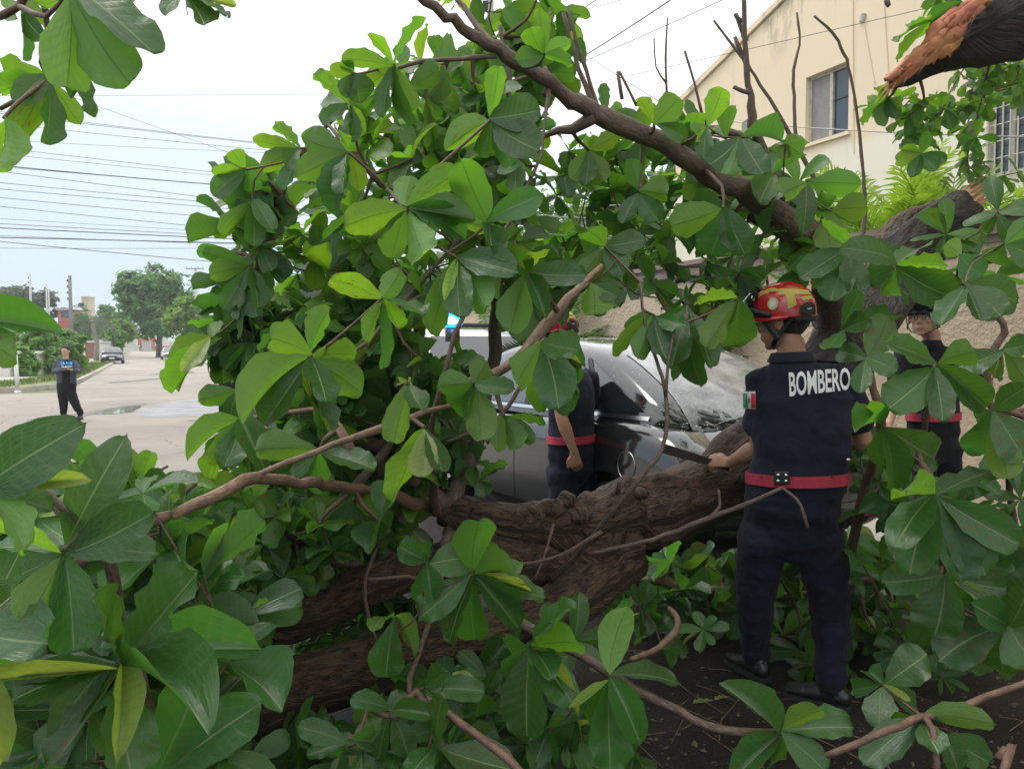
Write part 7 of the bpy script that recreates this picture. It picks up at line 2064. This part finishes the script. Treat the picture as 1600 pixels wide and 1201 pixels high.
# torn face: ragged sheet of splinters lying along the upper left side of the limb
g = G(); gr = random.Random(9)
Aq = [P(1382, 128, 4.05), P(1400, 112, 4.0), P(1440, 72, 3.93), P(1458, 40, 3.9), P(1478, 22, 3.88), P(1512, 4, 3.86), P(1545, -10, 3.86)]
Bq = [P(1386, 142, 4.08), P(1418, 120, 4.03), P(1462, 90, 3.97), P(1490, 78, 3.93), P(1500, 60, 3.9), P(1505, 40, 3.88), P(1540, 10, 3.86)]
nu_, nv_ = 48, 18; pts = []
for j in range(nv_ + 1):
    for i in range(nu_ + 1):
        t = i / nu_ * (len(Aq) - 1); k = min(int(t), len(Aq) - 2); f = t - k
        a = Aq[k].lerp(Aq[k + 1], f); b = Bq[k].lerp(Bq[k + 1], f); s_ = j / nv_
        p = a.lerp(b, s_)
        rug = noise.noise(Vector((i * .12, j * 1.3, 3))) * .03 + noise.noise(Vector((i * .5, j * 2.9, 7))) * .012
        p = p + Vector((-.25, -1, .15)).normalized() * (rug + .05 * math.sin(math.pi * s_))
        if j in (0, nv_): p = p + Vector((0, 0, gr.uniform(-.02, .02)))
        pts.append(p)
g.add(pts, [(j * (nu_ + 1) + i, j * (nu_ + 1) + i + 1, (j + 1) * (nu_ + 1) + i + 1, (j + 1) * (nu_ + 1) + i) for j in range(nv_) for i in range(nu_)])
def torn_mat():
    m = bpy.data.materials.new('torn_face'); m.use_nodes = True; nt = m.node_tree; b = nt.nodes['Principled BSDF']
    tc = nd(nt, 'ShaderNodeTexCoord'); mp = nd(nt, 'ShaderNodeMapping'); mp.inputs['Scale'].default_value = (5, 5, 9); mp.inputs['Rotation'].default_value = (0, R(-40), 0); nt.links.new(tc.outputs['Object'], mp.inputs[0])
    n = nd(nt, 'ShaderNodeTexNoise', {'Scale': 1.0, 'Detail': 8.0, 'Roughness': .7}); nt.links.new(mp.outputs[0], n.inputs['Vector'])
    n2 = nd(nt, 'ShaderNodeTexNoise', {'Scale': 3.2, 'Detail': 3.0}); nt.links.new(tc.outputs['Object'], n2.inputs['Vector'])
    r = nd(nt, 'ShaderNodeValToRGB'); nt.links.new(n2.outputs['Fac'], r.inputs[0]); el = r.color_ramp.elements
    el[0].position = .38; el[0].color = (.78, .42, .17, 1); el[1].position = .62; el[1].color = (.60, .20, .13, 1)
    k = el.new(.5); k.color = (.75, .33, .14, 1)
    c = mixc(nt, math_(nt, 'MULTIPLY', math_(nt, 'SUBTRACT', n.outputs['Fac'], .5), 3.0, clamp=True), r.outputs[0], (.28, .10, .05))
    nt.links.new(c, b.inputs['Base Color']); b.inputs['Roughness'].default_value = .7
    bp = nd(nt, 'ShaderNodeBump', {'Strength': .8, 'Distance': .01}); nt.links.new(n.outputs['Fac'], bp.inputs['Height']); nt.links.new(bp.outputs[0], b.inputs['Normal'])
    return m
M_TORN = torn_mat()
o_ = obj('torn_face', g, M_TORN, stt, smooth=True)
sm = o_.modifiers.new('s', 'SOLIDIFY'); sm.thickness = .02
g = G()
for _ in range(60):
    t = gr.random() * (len(Aq) - 1.01); k = int(t); f = t - k
    a = Aq[k].lerp(Aq[k + 1], f).lerp(Bq[k].lerp(Bq[k + 1], f), gr.random()) + Vector((0, -.04, .0))
    d = (Aq[0] - Aq[3]).normalized() + Vector((gr.uniform(-.3, .3), gr.uniform(-.5, .1), gr.uniform(-.3, .3)))
    L = gr.uniform(.03, .12); w = .005
    g.add([a + Vector((0, 0, w)), a - Vector((0, 0, w)), a + Vector((w, -w, 0)), a + d.normalized() * L], [(0, 1, 3), (1, 2, 3), (2, 0, 3), (0, 2, 1)])
obj('splinter', g, M_WOOD, stt, kind='stuff')
HS = [
 (1455, 35, 4.0, [(1425, 30, 18, 'u'), (1397, 50, 16, 'u'), (1392, 92, 20, 'u'), (1432, 60, 14, 'u'), (1475, 12, 18, 't')]),
 (1385, 155, 4.2, [(1360, 150, 16, 'u'), (1345, 192, 16, 'u'), (1375, 195, 26, 'u'), (1400, 180, 22, 't'), (1412, 165, 20, 'u'), (1372, 130, 18, 'u')]),
 (1420, 180, 4.2, [(1445, 190, 24, 'u'), (1440, 165, 18, 'u'), (1425, 220, 18, 't')]),
 (1475, 170, 4.3, [(1450, 180, 22, 't'), (1490, 172, 30, 't'), (1470, 145, 24, 'u'), (1488, 200, 22, 't')]),
 (1440, 240, 4.1, [(1395, 250, 24, 'u'), (1425, 272, 22, 't'), (1462, 262, 24, 't'), (1480, 250, 20, 't'), (1450, 205, 18, 'u'), (1408, 225, 18, 'u')]),
 (1450, 225, 4.2, [(1420, 215, 18, 't'), (1470, 225, 18, 't'), (1440, 200, 16, 'u')]),
]
for (x, y, d, lv) in HS: rosette(stt, x, y, d, lv)
ms = LeafMass(); ws = []
fill(ms, [
 ([(1340, 170), (1400, 150), (1480, 140), (1560, 120), (1610, 90), (1610, 250), (1560, 260), (1500, 190), (1440, 210), (1400, 190)], 48, 4.1, 4.9, .115, (.25, .75), .35, 22),
 ([(1490, 110), (1610, 90), (1610, 220), (1540, 200)], 24, 4.3, 5.2, .13, (.1, .6), .35, 20),
 ([(1460, 0), (1480, -20), (1500, 10), (1470, 20)], 2, 4.1, 4.4, .15, (.2, .7), .3, 15),
 ([(1500, 220), (1600, 230), (1600, 285), (1520, 285)], 12, 4.5, 5.2, .11, (.1, .6), .35, 18),
], ws)
# the rest of its crown, out of the frame above and to the right: it shades the ground here
for _ in range(190):
    p = tb + Vector((rng.uniform(-3.2, 2.6), rng.uniform(-3.8, 2.4), rng.uniform(4.4, 6.6)))
    if P(0, 0, 1).z and p.y > .4:
        ax_ = p.x / p.y * F + 800; ay_ = 548 - (p.z - CAMZ) / p.y * F
        if -60 < ax_ < 1660 and ay_ > -60: continue
    whorl(ms, p, Vector((rng.uniform(-1, 1), rng.uniform(-1, 1), 1)), 8, .30, (.1, .6), .2)
    if _ < 40: ws.append(p)
ms.build('foliage', stt, M_LEAF_S)
twigs(stt, ws + [P(x, y, d) for x, y, d, _ in HS], M_TWIG, maxd=2.2)

# ------------------------------------------------------------------ branches on their own
def branch(name, label, limbs, heroes, fills, base, group=None):
    r = empty(name, base, label, 'branch', group)
    for i, c in enumerate(limbs): limb(r, 'stem', c, M_TWIG if max(q[3] for q in c) < 9 else B2, n=9, wob=.1, step=.04, seed=80 + i)
    cs = []
    for (x, y, d, lv) in heroes: rosette(r, x, y, d, lv); cs.append(P(x, y, d))
    m_ = LeafMass(); w_ = []
    if fills: fill(m_, fills, w_); m_.build('foliage', r, M_LEAF_S)
    if cs + w_: twigs(r, cs + w_, M_TWIG, maxd=.8, thick=.0032)
    return r
branch('broken_branch', 'big leafed broken branch filling the lower left corner, close to the viewer',
 [[(60, 750, 1.15, 5), (97, 800, 1.12, 9), (135, 815, 1.12, 10), (175, 890, 1.15, 10), (185, 960, 1.2, 10), (215, 1060, 1.25, 11), (245, 1170, 1.3, 12), (260, 1260, 1.35, 12)],
  [(45, 745, 1.1, 5), (95, 790, 1.1, 7), (135, 815, 1.12, 9)], [(245, 1170, 1.3, 10), (255, 1200, 1.3, 8), (275, 1230, 1.3, 6)]],
 [(97, 860, 1.1, [(168, 713, 78, 't'), (240, 800, 74, 't'), (245, 852, 46, 't'), (-10, 806, 44, 'u'), (-30, 850, 46, 't'), (92, 935, 34, 't'), (50, 965, 60, 'u'), (112, 1018, 80, 't'), (20, 900, 60, 't')]),
  (187, 1036, 1.15, [(300, 896, 58, 't'), (388, 972, 78, 't'), (310, 1052, 40, 't'), (-5, 1062, 22, 'y'), (10, 1040, 44, 't'), (30, 1075, 55, 't'), (205, 1118, 38, 'y'), (70, 1215, 58, 't'), (20, 1165, 66, 't'), (205, 1215, 60, 't'), (140, 945, 44, 't')]),
  (250, 1215, 1.2, [(305, 1066, 84, 't'), (386, 1102, 92, 't'), (200, 1090, 60, 't')]),
  (-30, 760, 1.0, [(60, 690, 100, 't'), (120, 745, 30, 'y'), (90, 790, 42, 't'), (60, 850, 50, 'u')]),
  (-60, 500, .95, [(66, 496, 46, 't'), (20, 560, 60, 'u')]),
  (-40, 980, 1.1, [(45, 900, 70, 't'), (30, 1100, 80, 't'), (10, 1190, 50, 'y'), (60, 1000, 80, 't')]),
  (75, 705, 2.0, [(68, 690, 24, 'u'), (112, 705, 24, 'u'), (100, 730, 20, 'u')]),
  (215, 760, 1.9, [(235, 700, 30, 'u'), (250, 745, 34, 't'), (190, 740, 24, 'u'), (205, 705, 18, 'u'), (240, 785, 40, 't')]),
 ],
 [([(0, 740), (230, 760), (330, 830), (400, 930), (390, 1201), (0, 1201)], 80, 1.6, 2.4, .18, (.0, .45), .25, 30),
  ([(60, 745), (230, 745), (240, 820), (100, 830)], 9, 1.8, 2.2, .14, (.1, .6), .2, 24),
  ([(230, 820), (330, 830), (360, 930), (260, 980)], 10, 1.8, 2.3, .18, (.1, .7), .25, 20)], ground_loc(150, 1100, 1.5))
branch('fallen_branch', 'leafy red brown branch along the bottom edge, between the log and the boots',
 [[(800, 965, 2.35, 7), (835, 985, 2.3, 9), (880, 1010, 2.25, 8), (945, 1045, 2.15, 8), (990, 1075, 2.1, 8), (1060, 1110, 2.1, 7), (1130, 1140, 2.1, 7), (1216, 1145, 2.1, 6)],
  [(985, 1030, 2.2, 4), (1030, 1012, 2.3, 5), (1055, 990, 2.35, 6), (1058, 965, 2.4, 5), (1045, 950, 2.45, 4)]],
 [(825, 1010, 2.05, [(907, 990, 50, 'u'), (900, 1080, 18, 'y'), (814, 1157, 76, 't'), (892, 1092, 54, 't'), (870, 950, 34, 't'), (780, 1040, 30, 't'), (860, 1040, 30, 't')]),
  (953, 1057, 2.05, [(964, 962, 54, 'u'), (1070, 1048, 42, 't'), (905, 1090, 14, 'y'), (955, 1205, 64, 't'), (1000, 1150, 50, 't'), (900, 1140, 44, 't')]),
  (1216, 1144, 2.1, [(1158, 1067, 34, 't'), (1280, 1098, 36, 'u'), (1330, 1136, 42, 't'), (1166, 1156, 13, 'u'), (1148, 1202, 44, 't'), (1215, 1215, 34, 't'), (1292, 1205, 52, 't')]),
  (900, 1125, 2.2, [(880, 1175, 40, 't'), (920, 1150, 34, 'y')]),
 ], [([(440, 1100), (700, 1080), (1000, 1130), (1000, 1201), (420, 1201)], 26, 2.1, 2.6, .17, (.02, .5), .2, 30)], ground_loc(1000, 1100, 2.2))
branch('fallen_branch', 'forked twig with curled leaves in front of the left log, at the bottom edge',
 [[(575, 1105, 2.0, 5), (620, 1120, 2.0, 6), (650, 1080, 2.05, 7), (680, 1140, 2.0, 6), (690, 1165, 1.95, 6)], [(670, 1090, 2.0, 6), (740, 1145, 1.9, 7), (800, 1190, 1.85, 7), (830, 1230, 1.8, 7)]],
 [(612, 1110, 2.0, [(555, 1090, 30, 't'), (667, 1110, 34, 't'), (560, 1165, 30, 'u'), (640, 1180, 40, 't'), (585, 1190, 30, 't')]),
  (682, 1170, 1.95, [(800, 1195, 70, 't'), (640, 1215, 44, 't'), (690, 1090, 34, 't'), (720, 1220, 40, 't')]),
  (665, 1072, 2.1, [(755, 1075, 42, 't'), (740, 1110, 38, 't'), (700, 1050, 30, 't'), (720, 1130, 36, 't')]),
  (545, 1155, 1.9, [(465, 1135, 38, 't'), (520, 1200, 34, 't'), (600, 1150, 36, 't'), (480, 1180, 30, 't')])],
 [([(400, 1110), (560, 1080), (800, 1120), (800, 1201), (400, 1201)], 16, 2.0, 2.4, .15, (.02, .5), .2, 26)], ground_loc(640, 1150, 2.0))
branch('fallen_branch', 'orange brown twig with glossy leaves lying on the soil in the lower right corner',
 [[(1290, 1180, 1.9, 5), (1330, 1165, 1.9, 6), (1390, 1140, 1.95, 6), (1440, 1118, 2.0, 6), (1490, 1110, 2.0, 7), (1540, 1088, 2.0, 6), (1640, 1055, 2.0, 6)],
  [(1440, 1118, 2.0, 5), (1458, 1140, 1.95, 5), (1465, 1210, 1.9, 5)], [(1560, 1185, 1.75, 7), (1580, 1165, 1.75, 7), (1560, 1230, 1.7, 7)]],
 [(1380, 1071, 2.2, [(1442, 1022, 62, 't'), (1321, 1075, 30, 't'), (1472, 1102, 48, 't'), (1372, 1128, 50, 't'), (1422, 1096, 11, 'y'), (1350, 1035, 30, 't')]),
  (1438, 1122, 2.0, [(1535, 1104, 32, 'u'), (1466, 1168, 42, 't'), (1350, 1195, 56, 't'), (1400, 1150, 50, 't')]),
  (1476, 1148, 1.95, [(1546, 1190, 52, 't'), (1500, 1200, 40, 't')])], [], ground_loc(1450, 1120, 2.1))
branch('leaning_branch', 'upright leafy branch screening the firefighter by the wall on the right',
 [[(1330, 860, 3.3, 8), (1352, 760, 3.2, 7), (1378, 668, 2.9, 7), (1360, 590, 2.9, 6), (1355, 540, 2.9, 6), (1340, 470, 3.0, 5), (1345, 400, 3.3, 5)],
  [(1600, 640, 2.6, 4), (1552, 642, 2.6, 5), (1545, 560, 2.6, 6), (1570, 520, 2.6, 5), (1555, 490, 2.6, 5), (1510, 445, 2.7, 4), (1400, 410, 2.9, 5)],
  [(1620, 660, 2.6, 5), (1550, 640, 2.6, 5), (1575, 740, 2.7, 5), (1590, 900, 2.8, 6), (1600, 1000, 2.9, 7)],
  [(1461, 772, 2.4, 5), (1450, 740, 2.5, 5), (1430, 700, 2.7, 6), (1440, 690, 2.8, 5), (1462, 570, 2.6, 4)], [(1461, 772, 2.4, 5), (1477, 896, 2.5, 6), (1500, 960, 2.6, 6), (1577, 975, 2.6, 7)]],
 [(1327, 388, 2.9, [(1255, 425, 38, 't'), (1342, 450, 40, 't'), (1412, 402, 36, 't'), (1298, 472, 52, 't'), (1290, 345, 28, 'u')]),
  (1400, 414, 2.7, [(1350, 440, 40, 't'), (1400, 490, 34, 't'), (1492, 466, 58, 't'), (1478, 405, 15, 'u'), (1440, 370, 34, 't'), (1360, 380, 30, 't')]),
  (1508, 443, 2.4, [(1468, 490, 36, 't'), (1562, 490, 54, 't'), (1610, 470, 60, 't'), (1530, 502, 28, 't')]),
  (1500, 400, 2.6, [(1535, 430, 44, 't'), (1480, 380, 30, 'u')]),
  (1570, 380, 2.5, [(1610, 345, 30, 'u'), (1550, 415, 40, 't'), (1620, 400, 44, 't')]),
  (1462, 570, 2.3, [(1385, 537, 46, 't'), (1527, 545, 42, 'u'), (1393, 632, 64, 't'), (1476, 648, 40, 't'), (1552, 640, 46, 't'), (1500, 620, 44, 't')]),
  (1568, 545, 2.4, [(1495, 570, 44, 't'), (1610, 535, 36, 't'), (1560, 592, 24, 't'), (1610, 600, 36, 'u')]),
  (1550, 641, 2.35, [(1595, 608, 40, 't'), (1500, 656, 28, 't'), (1528, 722, 54, 't'), (1605, 715, 66, 't'), (1580, 745, 50, 'u')]),
  (1380, 666, 2.6, [(1412, 766, 48, 't'), (1476, 722, 66, 't'), (1385, 600, 36, 'u'), (1345, 640, 24, 'u'), (1372, 740, 36, 't')]),
  (1316, 515, 2.8, [(1346, 456, 30, 't'), (1292, 545, 22, 't'), (1402, 500, 34, 't'), (1360, 500, 30, 't')]),
  (1355, 558, 2.7, [(1388, 492, 52, 'u'), (1305, 545, 36, 't'), (1345, 615, 30, 't'), (1400, 580, 36, 't')]),
  (1461, 772, 2.3, [(1418, 882, 66, 't'), (1542, 897, 74, 't'), (1416, 768, 15, 'u'), (1548, 800, 15, 'y'), (1560, 730, 40, 't'), (1400, 830, 48, 't'), (1500, 905, 50, 't'), (1590, 850, 60, 't')]),
  (1477, 898, 2.4, [(1388, 905, 48, 't'), (1455, 992, 74, 't'), (1545, 942, 20, 'y'), (1572, 920, 44, 't'), (1500, 960, 40, 't')]),
  (1577, 976, 2.4, [(1470, 1022, 72, 't'), (1610, 900, 60, 't'), (1540, 950, 50, 't'), (1620, 1040, 70, 't'), (1560, 1060, 50, 't')])],
 [([(1350, 330), (1600, 330), (1600, 470), (1500, 500), (1380, 480)], 4, 2.9, 3.4, .17, (.1, .5), .3, 30),
  ([(1330, 680), (1420, 760), (1440, 850), (1360, 840), (1330, 760)], 8, 3.1, 3.5, .18, (.02, .4), .3, 26),
  ([(1420, 760), (1600, 740), (1600, 1000), (1450, 1000)], 14, 2.6, 3.1, .20, (.02, .45), .3, 30)], ground_loc(1480, 1000, 2.6))
lt = LeafMass(); w_ = []
lp = empty('fallen_foliage', ground_loc(1150, 950, 3.6), 'dark pile of leafy twigs on the ground behind the legs of the front firefighter', 'branch')
limb(lp, 'stem', [(960, 900, 3.9, 7), (1100, 920, 3.8, 7), (1250, 930, 3.7, 7), (1380, 900, 3.6, 6)], M_TWIG, n=7)
fill(lt, [([(930, 885), (1400, 850), (1400, 1010), (1250, 1060), (1200, 960), (960, 950)], 60, 3.6, 4.2, .20, (.0, .4), .3, 20)], w_)
fill(lt, [([(1330, 870), (1600, 860), (1600, 1110), (1400, 1110), (1340, 1000)], 16, 3.0, 3.9, .13, (.0, .5), .1, 30), ([(880, 940), (1120, 960), (1120, 1060), (960, 1000)], 5, 2.8, 3.5, .12, (.0, .5), .1, 30)], w_)
lt.build('foliage', lp, M_LEAF_S); twigs(lp, w_, M_TWIG)
# overhanging twigs of a tree at the top left
branch('overhanging_branch', 'leaf sprays hanging into the pale sky at the top left corner',
 [[(60, -60, 1.3, 8), (30, 10, 1.3, 6), (-20, 30, 1.35, 7)], [(60, -60, 1.3, 6), (75, 50, 1.35, 4), (78, 122, 1.4, 4), (0, 170, 1.4, 3)], [(60, -60, 1.3, 6), (280, -40, 2.0, 4), (300, -5, 2.0, 3)]],
 [(112, -20, 1.15, [(106, 128, 72, 'u'), (200, 128, 78, 'u'), (232, 50, 62, 't'), (210, -10, 50, 'u'), (60, 20, 44, 'u'), (150, 60, 50, 't')]),
  (78, 122, 1.4, [(0, 130, 28, 'u'), (22, 212, 48, 'u'), (128, 194, 30, 'u'), (86, 220, 20, 't'), (10, 95, 14, 'u'), (30, 150, 40, 't')]),
  (132, 92, 1.3, [(136, 176, 27, 't'), (110, 130, 30, 't')]),
  (5, 185, 1.3, [(26, 273, 28, 'u'), (-10, 240, 24, 'u')]),
  (285, -15, 1.8, [(318, 38, 20, 't'), (256, 12, 14, 't'), (300, 20, 20, 't'), (372, 12, 14, 'y'), (355, 16, 14, 't')]),
  (35, 10, 1.5, [(50, 90, 14, 't'), (36, 40, 14, 't'), (5, 25, 22, 'u'), (70, 35, 30, 'u')])], [], ground_loc(60, 600, 1.3) + Vector((0, 0, 2)))

# a loose bare twig lying on the street side of the leaf pile
br = empty('bare_twig', ground_loc(90, 720, 3.0), 'bare curled twigs sticking up in front of the pale street at the left', 'branch')
for c in ([(20, 740, 2.2, 2.4), (55, 710, 2.2, 2.6), (75, 695, 2.2, 2.2), (96, 692, 2.2, 1.8)], [(60, 730, 2.2, 3), (80, 715, 2.2, 3), (90, 700, 2.2, 2.6), (96, 690, 2.2, 2)], [(62, 728, 2.2, 2.6), (84, 718, 2.2, 2.4), (96, 708, 2.2, 1.8)],
          [(235, 745, 2.2, 3), (222, 720, 2.2, 2.6), (206, 702, 2.2, 2)], [(225, 745, 2.2, 3), (245, 737, 2.2, 2.6), (262, 728, 2.2, 2.2)], [(255, 812, 2.2, 3.5), (280, 780, 2.3, 4), (305, 755, 2.3, 4)]):
    limb(br, 'twig', c, M_TWIG, n=6, step=.03, skel=False)

# fruits of the near branch: two green drupes
fr = [c for c in bpy.data.objects if c.name == 'broken_branch'][0]
for x, y in ((172, 992), (172, 1008)):
    q = P(x, y, 1.13); g = G(); g.ball(q, .013, .010, .0085, n=14, m=10); obj('fruit', g, mat('green_fruit', (.10, .20, .08), .45), fr, smooth=True)
for (x, y, d, h) in ((300, 855, 2.2, 60), (390, 955, 2.3, 24), (410, 960, 2.3, 20), (640, 590, 2.4, 30)):
    g = G(); a = P(x, y, d); b_ = P(x + 6, y + h, d); pts = [a.lerp(b_, i / 6) + Vector((rng.uniform(-1, 1), 0, 0)) * .004 for i in range(7)]
    g.tube(pts, .002, n=5)
    for i in range(30):
        q = a.lerp(b_, rng.random()); g.ball(q + Vector((rng.uniform(-1, 1), rng.uniform(-1, 1), 0)) * .004, .003, n=5, m=4)
    obj('flower_spike', g, mat('flower_green', (.35, .42, .15), .6), ft, smooth=True)

# loose leaves and litter on the ground
gl = []
for (x, y, w, c) in ((1030, 1050, 0, 0),): pass
LOOSE = [(985, 965, 2.9, .09, 'y'), (905, 960, 3.0, .12, 't'), (1115, 1100, 2.45, .10, 'y'), (1140, 1095, 2.5, .07, 'y'), (1355, 855, 3.9, .10, 'y'), (1382, 858, 3.9, .08, 'u'), (1385, 815, 4.2, .09, 'y'),
         (1590, 838, 3.2, .09, 'y'), (1570, 850, 3.3, .10, 'y'), (1240, 905, 3.6, .08, 'u'), (1255, 1040, 3.1, .10, 'u'), (895, 1130, 2.4, .12, 'y'), (1130, 960, 3.0, .10, 't'), (1090, 870, 3.7, .10, 't'), (1360, 960, 3.0, .09, 't'),
         (1480, 1000, 2.8, .1, 't'), (1400, 1000, 2.9, .1, 't')]
LW_ = ['pale yellow leaf on the wet tarmac just right of the log end', 'green leaf on the wet tarmac beside the big central whorl', 'lime yellow leaf on the soil in front of the left boot', 'narrow yellow leaf on the soil right beside the lime one by the boot',
       'yellow leaf on the ground under the car bumper, right of the knees', 'green leaf next to the yellow one under the car bumper', 'yellow leaf farthest back, by the kerb right of the car', 'yellowed leaf at the far right edge on the kerb side',
       'fallen yellow leaf in front of the one at the far right edge', 'small green leaf seen between the firefighter legs', 'yellow green leaf between the two boots', 'round yellow leaf near the bottom edge under the hanging whorl', 'dark leaf on the tarmac left of the trouser legs',
       'dark leaf in the shade below the silver bumper', 'dark leaf on the soil right of the right trouser leg', 'dark leaf under the large whorl at lower right', 'dark leaf on the soil beneath the leaning branch']
for (x, y, d, L, k) in LOOSE:
    a = P(x, y, d); t = CAMZ / (CAMZ - a.z) if a.z < CAMZ else 1
    p = Vector((0, 0, CAMZ)) + (a - Vector((0, 0, CAMZ))) * t; p.z = .02
    an = rng.uniform(0, 6.28); ay = Vector((math.cos(an), math.sin(an), .12)) * L; n_ = Vector((rng.uniform(-.2, .2), rng.uniform(-.2, .2), 1)).normalized()
    o = bpy.data.objects.new('loose_leaf', rng.choice(HERO)); COL.objects.link(o)
    axx = ay.cross(n_).normalized() * L * .55; nz_ = n_ * L
    o.matrix_world = Matrix(((axx.x, ay.x, nz_.x, p.x), (axx.y, ay.y, nz_.y, p.y), (axx.z, ay.z, nz_.z, p.z), (0, 0, 0, 1)))
    o.color = (rng.random(), .97 if k == 'y' else .3, .7, 1)
    wh = LW_.pop(0)
    tag(o, wh, 'leaf', 'loose leaves on the ground'); continue
    tag(o, 'single yellowed leaf lying flat on the dark wet ground' if k == 'y' else 'single green leaf lying flat on the dark wet ground', 'leaf', 'loose leaves on the ground')
g = G()
for _ in range(4200):
    x, y = rng.uniform(380, 1650), rng.uniform(850, 1230)
    d = 1200 * CAMZ / (y - 548); p = P(x, y, d); p.z = 0.004
    s_ = rng.choice((.003, .004, .006, .012)) * rng.uniform(.6, 1.4)
    a = rng.uniform(0, 6.28); e1 = Vector((math.cos(a), math.sin(a), rng.uniform(-.2, .4))) * s_; e2 = Vector((-math.sin(a), math.cos(a), rng.uniform(-.2, .4))) * s_ * rng.uniform(.2, .8)
    g.add([p - e1, p - e2 + Vector((0, 0, .002)), p + e1, p + e2 + Vector((0, 0, .003))], [(0, 1, 2, 3)])
obj('leaf_litter', g, mat('leaf_litter', (.065, .05, .028), .8, noise_amt=.6, nscale=30, col2=(.10, .085, .06)), None, kind='stuff')
g = G()
for _ in range(70):
    x, y = rng.uniform(900, 1600), rng.uniform(860, 1190); d = 1200 * CAMZ / (y - 548); p = P(x, y, d); p.z = .008
    a = rng.uniform(0, 6.28); L = rng.uniform(.08, .4); q = p + Vector((math.cos(a), math.sin(a), 0)) * L
    g.tube([p, (p + q) / 2 + Vector((rng.uniform(-1, 1), rng.uniform(-1, 1), .3)) * L * .12, q], .0022, n=5)
obj('fallen_twigs', g, M_TWIG, None, kind='stuff')
# ------------------------------------------------------------------ humid air
hz = bpy.data.materials.new('humid_air'); hz.use_nodes = True
nt = hz.node_tree; nt.nodes.clear()
o_ = nd(nt, 'ShaderNodeOutputMaterial'); pv_ = nd(nt, 'ShaderNodeVolumePrincipled', {'Density': 0.0008, 'Anisotropy': 0.2})
pv_.inputs['Color'].default_value = (.93, .96, 1.0, 1)
nt.links.new(pv_.outputs[0], o_.inputs['Volume'])
g = G(); g.box((-60, 420, 14.2), 1500, 1000, 35)
g.v = [(x, y, (-2.5 if z < 0 else 32)) for x, y, z in g.v]
obj('haze', g, hz, None, kind='stuff')
